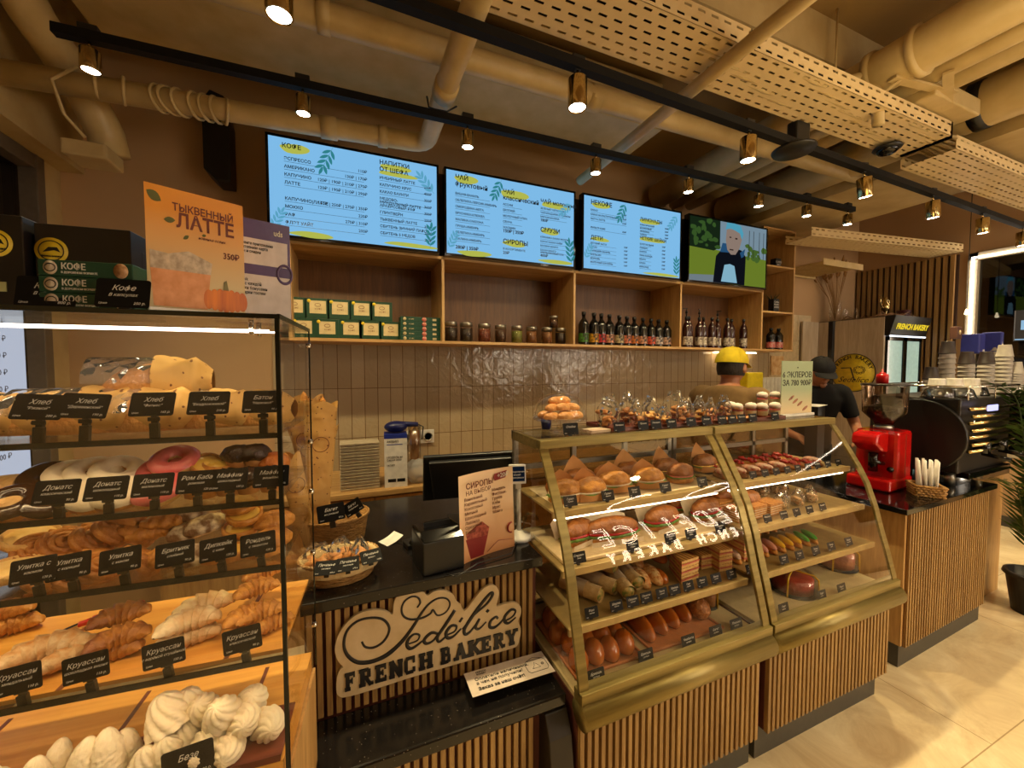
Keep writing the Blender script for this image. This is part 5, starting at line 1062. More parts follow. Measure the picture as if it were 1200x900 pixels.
def cookie_bag(name, cookie, n=7, w=.05, h=.10, cat='biscuit bag', seed=0):
    rnd = random.Random(seed); t = bpy.data.objects.new(name, None); COL.objects.link(t); t['category'] = cat; t['label'] = ''
    for k in range(n):
        b = MB(); x, y_, z = rnd.uniform(-.6, .6)*w, rnd.uniform(-.35, .35)*w, .012+rnd.uniform(0, .5)*h
        b.M = Matrix.Translation((x, y_, z)) @ Matrix.Rotation(rnd.uniform(0, 3), 4, 'Z') @ Matrix.Rotation(rnd.uniform(-1, 1), 4, 'X')
        b.ell((0, 0, 0), (.022, .018, .010), 14, 8, lambda p: p*(1+.12*nz3(p, 3, k+seed))); obj('biscuit', b, cookie, t)
    g = MB(); g.grid(lambda u, v: (w*(1.0-.55*max(0, u-.6)/.4 if u > .6 else 1.0)*(1+.12*nz3((cos(2*pi*v), sin(2*pi*v), u*4), 2, seed))*cos(2*pi*v)*(.85+.15*min(1, u*5)), w*.62*(1-.8*max(0, u-.6)/.4)*(1+.12*nz3((cos(2*pi*v), sin(2*pi*v), u*4), 2, seed+5))*sin(2*pi*v), h*u*1.25+.001+(.012*sin(11*v*2*pi+seed) if u > .9 else 0)), 16, 22, cv=True)
    obj('clear_bag', g, bag_cl, t); return t
ck1 = baked('biscuit', (222, 160, 92), (170, 104, 48), scale=40)
cbg = cookie_bag('biscuit_bag', ck1, 8, .045, .075, seed=3)
for i, (dx, dy, r) in enumerate([(-.06, -.0, .2), (.0, .015, .8), (.06, .0, 1.6)]):
    place(cbg, 'clear bag of biscuits in the wicker basket, '+['left one', 'middle one', 'right one'][i], (bx.x+dx, 1.325+dy, CZ+.02), r, None, 'biscuit bags in the wicker basket')
for i, (x, su) in enumerate([(383, 'Печенье овсяное'), (408, 'Печенье песочное'), (435, 'Печенье фундук')]):
    p = AY(x, 668, 1.255); p.y = 1.325-.082*sqrt(max(0, 1-((p.x-bx.x)/.118)**2))-.012; p.z = CZ+.048
    price_tag(f'black price tag reading {su}, {["left", "middle", "right"][i]} one clipped on the biscuit basket', 'Печенье', su.split()[1], ['200 р.', '270 р.', '180 р.'][i], p, radians([-12, 0, 14][i]), .72, lean=-48, cl=.012, group='price tags on the biscuit basket')
def P2(label, ti, su, x, y, yy, rz, roll, s):
    p = AY(x, y, yy); p.z -= .05*s; price_tag(label, ti, su, '65 р.', p, rz, s, lean=-8, roll=roll, group='Багет price tags')
P2('large black price tag reading Багет на ржаной before the paper bags', 'Багет', 'на ржаной', 390, 600, 1.47, 0, -6, 1.0)
P2('tilted black price tag reading Багет пшеничный at the edge of the paper bags', 'Багет', 'пшеничный', 421, 592, 1.47, -.3, -32, .78)
# baguette bags
def bagbag(label, loc, h, w, lean, rz, k):
    t = thing('baguette_bag', label, 'paper bag', loc, rz, 'paper baguette bags', rot=(radians(lean[1]), radians(lean[0]), rz))
    g = MB(); g.grid(lambda u, v: (w*(.55+.45*u)*cos(2*pi*v)*(1+.10*sin(6*pi*v+k+u*5)), w*.55*(.55+.45*u)*sin(2*pi*v)*(1+.15*sin(4*pi*v+k)), h*u+(.012*sin(6*pi*v+k) if u > .95 else 0)), 14, 28, cv=True)
    obj('paper_sleeve', g, printp, t)
    lg = MB(); lg.tube([(.0+.026*cos(a), -w*.56-.004, h*.72+.026*sin(a)) for a in [2*pi*q/24 for q in range(24)]], .0012, 5, True); obj('logo_ring', lg, bro, t)
    b = MB(); b.ell((0, 0, h*.55), (w*.5, w*.36, h*.5), 14, 10); obj('baguette', b, gold_b, t)
for i, (x, yy, h, w, ln, rz) in enumerate([(352, 1.56, .50, .055, (4, 0), .1), (374, 1.60, .52, .060, (-4, 2), -.3), (395, 1.62, .47, .055, (-10, 0), .2), (360, 1.68, .48, .05, (2, -3), .5), (338, 1.58, .42, .045, (8, 2), .4), (385, 1.55, .34, .04, (-14, 4), .4)]):
    p = AY(x+8+ln[0]*2, 600, yy); bagbag('printed paper baguette bag, '+['front one nearest the glass case', 'with round logo in the middle', 'right one leaning outwards', 'rear one in the middle', 'one pressed against the glass case', 'shortest one at the right'][i], (p.x, yy, CZ+.02), h, w, ln, rz, i*2)
# things on the back counter --------------------------------------------------
BC = .83
def bc(x, y): p = AZ(x, y, BC); return p
p = AY(422, 560, 2.52); ct = None
w0 = AY(401, 550, 2.52).x; w1 = AY(445, 550, 2.52).x; hh_ = AY(420, 517, 2.52).z-BC
for k in range(16):
    if ct is None:
        ct = obj('clear_container', MB().box(-(w1-w0)/2, (w1-w0)/2, -.07, .07, 0, .010).box(-(w1-w0)/2-.004, (w1-w0)/2+.004, -.074, .074, .010, .013), mat('container_plastic', srgb(206, 192, 166), .25), bevel=.001)
        ct['category'] = 'container'
    place(ct, 'clear food container, '+ORD[k]+' from below in the nested stack on the back counter', (p.x, 2.53, BC+.0005+k*hh_/16), 0, None, 'nested clear containers')
t = thing('white_box', 'tall white carton with printed labels on the back counter', 'box', (AY(464, 560, 2.5).x, 2.50, BC), radians(-5))
bw = (AY(477, 560, 2.5).x-AY(451, 560, 2.5).x)/2; bh = AY(464, 507, 2.5).z-BC
obj('carton', MB().box(-bw, bw, -.06, .06, 0, bh), paperw, t, bevel=.001)
obj('blue_band', MB().box(-bw-.0005, bw+.0005, -.0605, .0605, bh*.92, bh+.0005).box(-bw*.8, bw*.6, -.0608, -.06, bh*.80, bh*.815), mat('blue_print', srgb(30, 50, 150), .5), t)
text('lettering', 'АКВИП', .02, ink, t, (-bw*.8, -.0608, bh*.84)); text('lettering', 'МОДЕЛЬ 80\nСерия 2020\n\n14 МП', .016, ink, t, (-bw*.8, -.0608, bh*.55)); obj('print_mark', MB().box(bw*.1, bw*.8, -.0608, -.06, bh*.1, bh*.16).box(-bw*.7, -bw*.0, -.0608, -.06, bh*.1, bh*.16), ink, t)
t = thing('blue_scanner', 'dark blue handheld device lying on top of the white carton', 'scanner', (AY(464, 500, 2.5).x, 2.50, BC+bh+.002))
obj('body', MB().ell((0, 0, .035), (.07, .05, .035), 20, 10, lambda p: Vector((p.x, p.y, max(p.z, -.9)))).cyl((.02, 0, .05), (.13, -.02, .045), .018, .014), mat('dark_blue_plastic', srgb(24, 32, 92), .35), t)
obj('cable', MB().tube([(.13, -.02, .045), (.16, -.03, .03), (.15, -.03, -.05)], .004, 6), black, t)
t = thing('socket_block', 'white block of three sockets on the tiled wall', 'socket', (AY(488, 512, 2.97).x, 2.975, AY(488, 512, 2.97).z))
obj('plate', MB().box(-.13, .13, -.012, .0, -.05, .05), white, t, bevel=.003)
for k in range(3): obj('socket', MB().lathe([(.034, 0), (.036, .006), (.028, .006), (.026, .0), (0, 0)], n=24), mat('socket_white', srgb(196, 190, 180), .4), t, (-.085+.085*k, -.014, 0), (pi/2, 0, 0))
t = thing('clear_bag', 'crumpled clear plastic bag on the back counter right of the white carton', 'plastic bag', (AY(492, 560, 2.5).x, 2.50, BC))
obj('bag', MB().ell((0, 0, .07), (.09, .06, .075), 26, 14, lambda p: p*(1+.25*nz3(p, 3, 2))), cello('white_film', (.9, .9, .9), 1.2, .35), t)
t = thing('paper_cup_tower', 'tall pale paper cup dispenser on the wall under the sockets', 'dispenser', (AY(486, 540, 2.9).x, 2.90, BC))
obj('tube', MB().cyl((0, 0, 0), (0, 0, .30), .045, .045), glass('dispenser_tube', (.85, .82, .76), .3, .1, .1), t); obj('cups', MB().cyl((0, 0, .01), (0, 0, .26), .030, .036), mat('brown_stick', srgb(140, 96, 60), .6), t)
t = thing('clear_jar', 'small clear lidded container behind the till monitor', 'container', (AY(518, 540, 2.55).x, 2.55, BC))
obj('body', MB().lathe([(.06, 0), (.07, .09), (.072, .095)], n=28, caps=False), acry, t); obj('lid', MB().lathe([(.075, .095), (.075, .105), (.06, .115), (0, .115)], n=28), acry, t)
# ---------------------------------------------------------------- things in the wall shelf
SZ = FY*0+1.705+.018
def sx(x, yy=FY+.13): return AY(x, 400, yy).x
grn_c = mat('green_gift_carton', srgb(18, 62, 40), .45); crm = mat('cream_label', srgb(206, 186, 140), .6)
gb = thing('gift_box', '', 'box')
obj('carton', MB().box(-.058, .058, -.03, .03, 0, .105), grn_c, gb, bevel=.001)
obj('label', MB().box(-.036, .042, -.0308, -.03, .026, .092), crm, gb); obj('yellow_seal', MB().cyl((-.038, -.0315, .090), (-.038, -.03, .090), .009, n=16), logo_y, gb)
text('lettering', 'КОФЕ', .012, bro, gb, (-.012, -.0312, .045)); obj('label_mark', MB().tube([(.003+.014*cos(a), -.031, .07+.008*sin(a)) for a in [2*pi*k/12 for k in range(12)]], .0012, 4, True), bro, gb)
for i, x in enumerate([356, 383.5, 411, 434, 457]): place(gb, 'green gift box, lower row in the leftmost shelf bay, '+['leftmost', 'second from the left', 'third from the left', 'fourth from the left', 'rightmost'][i], (sx(x), FY+.13, SZ), 0, 1.17, 'green gift boxes')
for i, x in enumerate([346, 373, 398.5, 423.5, 447]): place(gb, 'green gift box, upper row in the leftmost shelf bay, '+['half hidden by the purple poster', 'second from the left', 'third from the left', 'fourth from the left', 'rightmost'][i], (sx(x), FY+.13, SZ+.1245), 0, 1.17, 'green gift boxes')
kb = thing('coffee_drip_box', '', 'box'); w_ = (sx(514)-sx(469))/2
obj('carton', MB().box(-w_, w_, -.05, .05, 0, .031), dkg, kb, bevel=.001)
obj('round_label', MB().cyl((-w_*.8, -.0515, .0155), (-w_*.8, -.05, .0155), .011, n=18), crm, kb); obj('cup_picture', MB().cyl((w_*.18, -.0515, .0155), (w_*.18, -.05, .0155), .015, n=20), mat('red_cup_print', srgb(206, 170, 150), .5, spot=srgb(190, 50, 40), scale=90), kb)
obj('label', MB().box(w_*.6, w_*.8, -.0508, -.05, .008, .022), crm, kb); text('lettering', 'КОФЕ', .012, crm, kb, (-w_*.6, -.0506, .011))
for i in range(5): place(kb, 'flat dark green coffee box, '+['lowest', 'second from below', 'middle', 'fourth', 'topmost'][i]+' of the stack in the leftmost shelf bay', (sx(491), FY+.10, SZ+.0315*i), 0, None, 'flat coffee boxes in the shelf')
def jar(name, fill, h=.10, r=.036):
    t = bpy.data.objects.new(name, None); COL.objects.link(t); t['category'] = 'jar'; t['label'] = ''
    obj('glass_body', MB().lathe([(0, 0), (r, 0), (r, h*.78), (r*.92, h*.8)], n=24, caps=False), acry, t); obj('contents', MB().lathe([(0, .002), (r*.94, .002), (r*.94, h*.7), (0, h*.74)], n=20), fill, t)
    obj('lid', MB().lathe([(r*.98, h*.8), (r*.98, h*.97), (r*.9, h), (0, h)], n=24), steel, t); return t
jm = [baked('tea_a', (60, 40, 26), (20, 14, 10), scale=90), baked('tea_b', (96, 60, 34), (40, 24, 14), scale=90), baked('tea_c', (150, 70, 46), (60, 30, 18), scale=90), baked('tea_green', (140, 140, 60), (90, 96, 40), scale=90), baked('tea_brown', (150, 96, 50), (90, 52, 24), scale=90)]
for i, (x, f_, h) in enumerate([(528, 0, .125), (546, 0, .125), (567, 2, .122), (586, 1, .118), (605, 3, .118), (622, 4, .116), (640, 4, .115), (656, 0, .115)]):
    t = jar('tea_jar', jm[f_], h*1.13, .046 if i < 3 else .042); t.location = (sx(x), FY+.12, SZ); t['group'] = 'tea jars'
    t['label'] = ['leftmost squat jar of dark tea', 'second jar of dark tea from the left', 'jar of reddish tea', 'jar of brown tea left of the green one', 'jar of green tea', 'jar of light brown tea right of the green one', 'jar of golden tea under the small jar', 'rightmost jar of dark tea'][i]+' in the second shelf bay'
t = jar('tea_jar', jm[1], .09, .034); t.location = (sx(648), FY+.12, SZ+.132); t['label'] = 'small jar standing on top of the other jars in the second bay'; t['group'] = 'tea jars'
for i, x in enumerate((613, 626)):
    t = thing('scoop', ['dark scoop handle left of the golden jar in the second bay', 'dark scoop handle behind the light brown jar in the second bay'][i], 'scoop', (sx(x), FY+.2, SZ)); obj('handle', MB().cyl((0, 0, 0), (.01, 0, .15), .008, .005), black, t)
def bottle(name, glassm, lab, h=.2, r=.03, cap=black, pump=False, neck=.3):
    t = bpy.data.objects.new(name, None); COL.objects.link(t); t['category'] = 'bottle'; t['label'] = ''
    b0 = h*(1-neck*.8)
    obj('body', MB().lathe([(0, 0), (r, .0), (r*1.02, .01), (r*1.02, b0*.86), (r*.8, b0*.98), (r*.36, b0*1.1), (r*.34, h*.92), (0, h*.92)], n=22), glassm, t)
    obj('label', MB().lathe([(r*1.04, h*.10), (r*1.04, h*.36)], n=22, caps=False), lab, t)
    obj('cap', MB().cyl((0, 0, h*.9), (0, 0, h), r*.42), cap, t)
    if pump: obj('pump', MB().cyl((0, 0, h), (0, 0, h+.03), .006).cyl((0, 0, h+.03), (0, 0, h+.055), .012, .008).bar((.01, 0, h+.075), (-.04, 0, h+.07), .008, .006).cyl((0, 0, h+.05), (0, 0, h+.075), .003), black, t)
    return t
dkgl = mat('dark_bottle_glass', srgb(16, 14, 12), .12, coat=.3); redgl = mat('dark_red_syrup', srgb(44, 12, 10), .1, coat=.3)
cols = [(70, 130, 40), (210, 150, 30), (200, 40, 50), (220, 150, 120), (190, 170, 130), (214, 120, 90), (200, 110, 40), (210, 150, 120), (210, 80, 50), (210, 190, 180), (200, 160, 140)]
nm = ['green', 'orange and green', 'red', 'pale pink', 'beige', 'salmon', 'amber', 'light peach', 'bright red-orange', 'pale grey-pink', 'dull pink']
for i, (x, c) in enumerate(zip([683, 695, 703.5, 713, 724.5, 733.5, 742, 752, 761.5, 770.5, 780], cols)):
    m_ = mat('bottle_label_%d' % i, srgb(*c), .5, spot=srgb(24, 20, 16), scale=45, amt=.35)
    t = bottle('topping_bottle', dkgl, m_, .268-.003*i, .041, black, False, .34); t.location = (sx(x), FY+.12, SZ); t['group'] = 'black topping bottles'; t['label'] = f'black topping bottle with {nm[i]} label in the third shelf bay'
sy0 = bottle('syrup_bottle', redgl, mat('syrup_label', srgb(206, 196, 178), .5, spot=srgb(60, 30, 26), scale=55), .295, .034)
sy1 = bottle('syrup_bottle', redgl, MATS['syrup_label'], .285, .034, pump=True)
for i, (x, pu) in enumerate([(805, 1), (811, 0), (820, 1), (828, 0), (835, 0), (844.5, 1), (853, 0), (861, 0), (872, 0), (883, 1)]):
    place(sy1 if pu else sy0, ('syrup bottle with black pump' if pu else 'capped syrup bottle')+' in the fourth shelf bay, '+ORD[i]+' of ten from the left', (sx(x), FY+.14+(.03 if i % 2 else 0), SZ), .3*i, None, 'syrup bottles in the fourth bay')
sml = bottle('small_syrup_bottle', dkgl, mat('red_label', srgb(196, 150, 140), .5, spot=srgb(170, 40, 36), scale=60), .22, .040)
for i, x in enumerate([902, 911, 920]): place(sml, 'small dark syrup bottle in the narrow rightmost bay, '+['left', 'middle', 'right'][i], (sx(x), FY+.12, SZ), 0, None, 'small bottles in the narrow bay')
z2 = 1.705+.385; z3 = 1.705+.825
t = thing('tin', 'black printed tin in the middle of the narrow shelf bay', 'tin', (sx(902), FY+.10, z2)); obj('body', MB().box(-.04, .04, -.03, .03, 0, .14), black, t, bevel=.004); text('lettering', 'Coffee\nMUSIC\nAMEN', .026, chalk, t, (0, -.0308, .1), align='CENTER')
t = thing('plant_pot', 'dark potted plant in the middle of the narrow shelf bay', 'plant', (sx(907), FY+.16, z2+.0)); obj('pot', MB().lathe([(0, 0), (.03, 0), (.035, .06), (.0, .06)], n=18), black, t)
b = MB()
for k in range(9): a = k*.7; b.tube([(0, 0, .06), (.03*cos(a), .03*sin(a), .16), (.07*cos(a), .07*sin(a), .20)], [.004, .003, .001], 5)
obj('leaves', b, mat('dim_leaf', srgb(40, 60, 24), .5), t)
t = thing('white_mug', 'small white mug on the middle board of the narrow bay', 'mug', (sx(919), FY+.08, z2)); obj('cup', MB().lathe([(0, 0), (.022, 0), (.026, .06), (.023, .06), (.02, .006), (0, .006)], n=22), white, t)
t = thing('tin', 'black printed tin on the top board of the narrow shelf bay', 'tin', (sx(903), FY+.10, z3)); obj('body', MB().box(-.04, .04, -.03, .03, 0, .10), black, t, bevel=.004); text('lettering', 'COFFEE\n2023', .026, chalk, t, (0, -.0308, .055), align='CENTER')
# ================================================================ goods in the curved cases
def wx(px, py, Y): return AY(px, py, Y).x
ZA, ZB2, ZC2, ZD = 1.061, .891, .726, .551
sA = sandwich('ciabatta_sandwich', 1, craft, .062, .042); sB = sandwich('ciabatta_sandwich', 2, craft, .062, .042); sC = sandwich('seeded_bun_sandwich', 3, None, .058, .045)
L = [(663, 590, 1.25, 0, 1), (680, 575, 1.36, .1, 0), (692, 590, 1.24, .15, 1), (713, 575, 1.37, -.2, 2), (720, 580, 1.28, -.1, 1), (738, 570, 1.38, 0, 0), (760, 575, 1.27, -.1, 1), (782, 565, 1.37, .2, 0), (797, 570, 1.28, .2, 2), (826, 560, 1.37, .2, 0)]
for i, (x, y, Y_, r, k) in enumerate(L):
    place([sA, sB, sC][k], ('plain seeded bun sandwich' if k == 2 else 'sandwich in brown paper')+', top shelf of the left curved case, '+ORD[i]+' from the left', (wx(x, y, Y_), Y_, ZA), r, (1.12, 1.05, .86), 'sandwiches on the top shelf')
t = thing('flat_tray', 'cream serving board under the sandwiches on the top shelf', 'tray', (.66, 1.19, ZA-.0005)); 
obj('board', MB().box(0, .72, 0, .24, 0, .002), mat('cream_board', srgb(226, 204, 160), .5), t)
for o in bpy.data.objects:
    if o.get('category') == 'sandwich': o.location.z += .003
G2 = 'price tags in the left curved case'; G3 = 'price tags in the right curved case'
def stag(x, y, Y_, z, ti, su, lab, g, s=.62, lean=-18, cl=.012): price_tag(lab, ti, su, '', (wx(x, y, Y_), Y_, z), 0, s, lean=lean, group=g, cl=cl)
for i, (x, su) in enumerate([(668, 'Куриная'), (712, 'Индейка'), (743, 'Ветчина'), (779, 'Сырная'), (822, 'Лосось')]):
    stag(x, 575, 1.185, ZA, 'Гурмэ', su, f'black price tag Гурмэ {su} on the top shelf of the left curved case', G2)
# second shelf
bt = thing('baguette_sandwich', '', 'sandwich')
obj('bottom_bun', bunmesh(.10, .035, .02, .05, 3, 1), gold_b, bt); g = MB(); g.lathe([(0, .014), (.95, .014), (1.06, .018), (1.0, .024), (0, .024)], n=44, fn=lambda a, z: 1+.06*sin(a*17), sx=.10, sy=.036); obj('lettuce', g, green_l, bt)
g = MB(); g.lathe([(0, .024), (1.02, .024), (1.04, .029), (0, .03)], n=36, fn=lambda a, z: 1+.04*sin(a*7), sx=.10, sy=.036); obj('tomato', g, berry, bt)
o = obj('top_bun', bunmesh(.10, .034, .032, .06, 3, 4), brown_b, bt); o.location.z = .024
g = MB(); g.grid(lambda u, v: (-.09+.18*u, .034+.02*v*1.2+.002*sin(9*u), .004+.075*v*(1-.4*abs(2*u-1))), 12, 4).grid(lambda u, v: (-.095+.19*u, -.045-.0*v, .001+.014*v), 8, 2); obj('paper_wrap', g, mat('white_wrap', srgb(232, 214, 180), .7), bt)
for i, (x, y, Y_, r, s) in enumerate([(676, 640, 1.25, .3, .7), (716, 635, 1.22, -.1, 1.0), (700, 615, 1.36, .1, .9), (775, 630, 1.24, .15, .8), (800, 615, 1.34, .1, .8), (826, 620, 1.24, .2, .75), (850, 612, 1.33, .2, .75), (876, 610, 1.25, .2, .7)]):
    place(bt, 'filled baguette sandwich, second shelf of the left curved case, '+ORD[i]+' from the left', (wx(x, y, Y_), Y_, ZB2+.012), r, (s*1.12, 1.2, 1.25), 'baguette sandwiches on the second shelf')
for i, (x0, x1) in enumerate([(.65, .95), (.96, 1.40)]):
    t = thing('serving_board', ['pale serving board under the left baguette sandwiches', 'pale serving board under the right baguette sandwiches'][i], 'board', (x0, 1.125, ZB2)); obj('board', MB().box(0, x1-x0, 0, .27, 0, .011), mat('pale_board', srgb(232, 206, 156), .45), t, bevel=.002)
for i, (x, su) in enumerate([(678, 'Тунец'), (741, 'Сэндвич'), (785, 'Бекон'), (809, 'Курица'), (843, 'Грибы'), (872, 'Ролл')]):
    stag(x, 630, 1.118, ZB2+.001, 'Сэндвич', su, f'black price tag reading Сэндвич {su} on the second shelf of the left curved case', G2)
# third shelf
tortilla = baked('tortilla', (238, 212, 160), (196, 150, 90), scale=30, rough=.6)
wr = thing('tortilla_wrap', '', 'wrap'); wr.name = 'tortilla_wrap'
b = MB(); b.grid(lambda u, v: (.028*cos(2*pi*v)*(1+.04*sin(6*pi*v+u*3)), -.075+.15*u, .028+.026*sin(2*pi*v)), 10, 20, cv=True); obj('tortilla', b, tortilla, wr)
obj('filling', MB().ell((0, -.066, .028), (.025, .012, .022), 16, 8, lambda p: p*(1+.2*nz3(p, 5, 2))), mat('wrap_filling', srgb(206, 160, 90), .5, spot=srgb(90, 110, 40), scale=80), wr)
b = MB(); b.grid(lambda u, v: (.0305*cos(2*pi*v), -.02+.1*u, .028+.0285*sin(2*pi*v)), 6, 20, cv=True); obj('paper_sleeve', b, mat('striped_wrap', srgb(236, 220, 190), .6, spot=srgb(150, 110, 70), scale=14, stretch=(1, .1, 1), amt=.3), wr)
for i, (x, Y_, r, z) in enumerate([(682, 1.20, .5, 0), (700, 1.22, .45, 0), (726, 1.18, -.2, 0), (735, 1.22, -.1, 0), (700, 1.26, .5, .05)]):
    place(wr, 'tortilla wrap in the left curved case, '+['leftmost', 'second from the left in a striped sleeve', 'third from the left showing its filling', 'fourth from the left', 'lying on top of the left pair'][i], (wx(x, 690, Y_), Y_, ZC2+z), r, None, 'tortilla wraps')
ramek = thing('sauce_bowl', 'small pale bowl behind the wraps on the third shelf', 'bowl', (wx(712, 668, 1.36), 1.36, ZC2)); obj('bowl', MB().lathe([(0, 0), (.022, 0), (.034, .04), (.031, .04), (.02, .006), (0, .006)], n=26), mat('pale_ceramic', srgb(196, 190, 150), .3), ramek)
rl = one('seeded_roll', bunmesh(.03, .07, .03, .05, 3, 2, nu=22), baked('seeded_crust', (206, 132, 62), (240, 200, 140), scale=60, amt=.2), 'roll')
for i, (x, Y_, z) in enumerate([(750, 1.2, 0), (742, 1.30, .02), (764, 1.2, 0)]): place(rl, 'seeded brown roll on the third shelf, '+['front one right of the wraps', 'upper rear one', 'one beside the glazed buns'][i], (wx(x, 680, Y_), Y_, ZC2+z), -.25, None, 'seeded rolls')
gbun = one('glazed_roll', bunmesh(.028, .045, .028, .03, 2, 1), bun_b, 'roll')
for i, (x, Y_, z) in enumerate([(772, 1.18, 0), (771, 1.25, .036)]): place(gbun, 'shiny red brown sausage bun, '+['lower', 'upper'][i]+' one beside the grilled toasts', (wx(x, 675, Y_), Y_, ZC2+z), -.1, None, 'shiny buns')
def toastmat():
    N = NT('grilled_toast'); p = N.n('ShaderNodeBsdfPrincipled', Roughness=.6); tc = N.n('ShaderNodeTexCoord'); w_ = N.n('ShaderNodeTexWave', Scale=18); w_.inputs['Distortion'].default_value = .5; N.l(tc, 'Object', w_, 'Vector')
    rp = N.n('ShaderNodeValToRGB'); e = rp.color_ramp.elements; e[0].position = .12; e[0].color = (*srgb(132, 70, 26), 1); e[1].position = .35; e[1].color = (*srgb(228, 172, 88), 1); N.l(w_, 'Fac', rp, 'Fac'); N.l(rp, 'Color', p, 'Base Color'); N.l(p, 'BSDF', N.out, 'Surface'); return N.m
tmat = toastmat(); crumb = baked('toast_crumb', (240, 206, 140), (214, 160, 84), scale=50)
def toast(name, tri):
    t = bpy.data.objects.new(name, None); COL.objects.link(t); t['category'] = 'toast'; t['label'] = ''
    pts = [(-.05, -.05), (.05, -.05), (-.0, .05)] if tri else [(-.042, -.055), (.042, -.055), (.044, .055), (-.044, .055)]
    obj('lower_slice', MB().prism(pts, 0, .012, 'xy'), crumb, t, bevel=.003); obj('filling', MB().prism([(x*1.02, y*1.02) for x, y in pts], .012, .017, 'xy'), ham, t)
    obj('upper_slice', MB().prism(pts, .017, .028, 'xy'), crumb, t, bevel=.003); obj('grilled_crust', MB().prism([(x*.96, y*.96) for x, y in pts], .028, .0286, 'xy'), tmat, t); return t
ts = toast('toast_sandwich', False); tt = toast('triangle_toast', True)
for i in range(3): place(tt, 'triangular grilled toast, '+['lowest', 'middle', 'topmost'][i]+' of its pile on the third shelf', (wx(796, 672, 1.17), 1.17, ZC2+.0295*i), .1, None, 'triangular toasts')
k_ = 0
for i, (x, Y_, n) in enumerate([(818, 1.22, 2), (838, 1.18, 3), (850, 1.30, 3), (866, 1.2, 3), (822, 1.33, 3)]):
    for j in range(n): place(ts, f'grilled toast, {["lowest", "second", "third"][j]} in the {["leftmost", "second front", "rear right", "rightmost", "rear left"][i]} pile on the third shelf', (wx(x, 660, Y_), Y_, ZC2+.0295*j), -.08, (.8, 1, 1), 'grilled toast sandwiches')
for i, (x, su) in enumerate([(693, 'Ролл'), (722, 'Шаурма'), (741, 'Сосиска'), (757, 'Сосиска гриль'), (775, 'Тесто'), (790, 'Бриошь'), (806, 'Сыр'), (822, 'Лаваш'), (838, 'Бекон'), (856, 'Тост'), (878, 'Тунец')]):
    stag(x, 695, 1.072, ZC2+.001, su.split()[0], 'горячий', f'black price tag reading {su.split()[0]} on the third shelf, {ORD[i]} from the left', G2, .58)
# base : trays of buns
wtray = mat('copper_tray', srgb(196, 120, 66), .4, bump=.3)
def tray_(label, x0, x1, y0, y1):
    t = thing('bun_tray', label, 'tray', (x0, y0, ZD)); w_, d_ = x1-x0, y1-y0
    obj('base', MB().box(0, w_, 0, d_, 0, .004), wtray, t); obj('rim', MB().tube([(0, 0, .008), (w_, 0, .008), (w_, d_, .008), (0, d_, .008)], .006, 8, True), wtray, t)
X_ = lambda x, Y_=1.12: wx(x, 760, Y_)
tray_('copper coloured tray under the small glazed buns', .655, .92, 1.055, 1.36); tray_('copper coloured tray under the long glazed loaves', .965, 1.30, 1.055, 1.36)
sb_ = one('small_glazed_bun', bunmesh(.032, .042, .04, .04, 2, 3, flat=.5), bun_b, 'bun')
k = 0
for r_ in range(4):
    for c in range(4):
        if r_ == 3 and c == 3: continue
        place(sb_, f'small glazed bun in the {["front", "second", "third", "rear"][r_]} row, {ORD[c]} from the left on the tray', (.69+.062*c+.01*(r_ % 2), 1.10+.072*r_, ZD+.006+.008*((c+r_) % 2)), .3*((c*r_) % 3-1), 1.06, 'small glazed buns')
lb_ = one('long_glazed_loaf', bunmesh(.034, .105, .04, .03, 2, 5, flat=.45, nu=26), bun_b, 'bread')
for i, x in enumerate([1.005, 1.075, 1.145, 1.215]): place(lb_, 'long glazed loaf on the copper tray, '+['leftmost', 'second', 'third', 'rightmost'][i]+' of four', (x, 1.185+.012*i, ZD+.006), -.12, None, 'long glazed loaves')
nb = one('nut_crusted_bun', MB().ell((0, 0, .035), (.04, .04, .038), 40, 24, lambda p: p*(1+.12*nz3(p, 9, 2)+.08*nz3(p, 17, 3))), baked('nut_crust', (214, 140, 74), (120, 62, 26), scale=90), 'bun')
place(nb, 'rough nut crusted bun at the front right of the long loaves', (1.272, 1.14, ZD+.006), 0, None, 'nut crusted buns'); place(nb, 'rough nut crusted bun at the back right of the long loaves', (1.262, 1.25, ZD+.012), 1, None, 'nut crusted buns')
for i, (x, y, Y_, ti) in enumerate([(698, 790, 1.02, 'Бриошь'), (756, 770, 1.03, 'Бриошь'), (806, 752, 1.03, 'Чиабатта'), (838, 742, 1.03, 'Багет'), (862, 732, 1.03, 'Плюшка')]):
    stag(x, y, Y_, ZD+.001, ti, 'сдобная', f'black price tag reading {ti} before the bun trays, {ORD[i]} from the left', G2, .72, -12)

b = MB()
for k in range(60): b.box(.66+.0125*k, .668+.0125*k, 1.004, 1.02, ZD, ZD+.003)
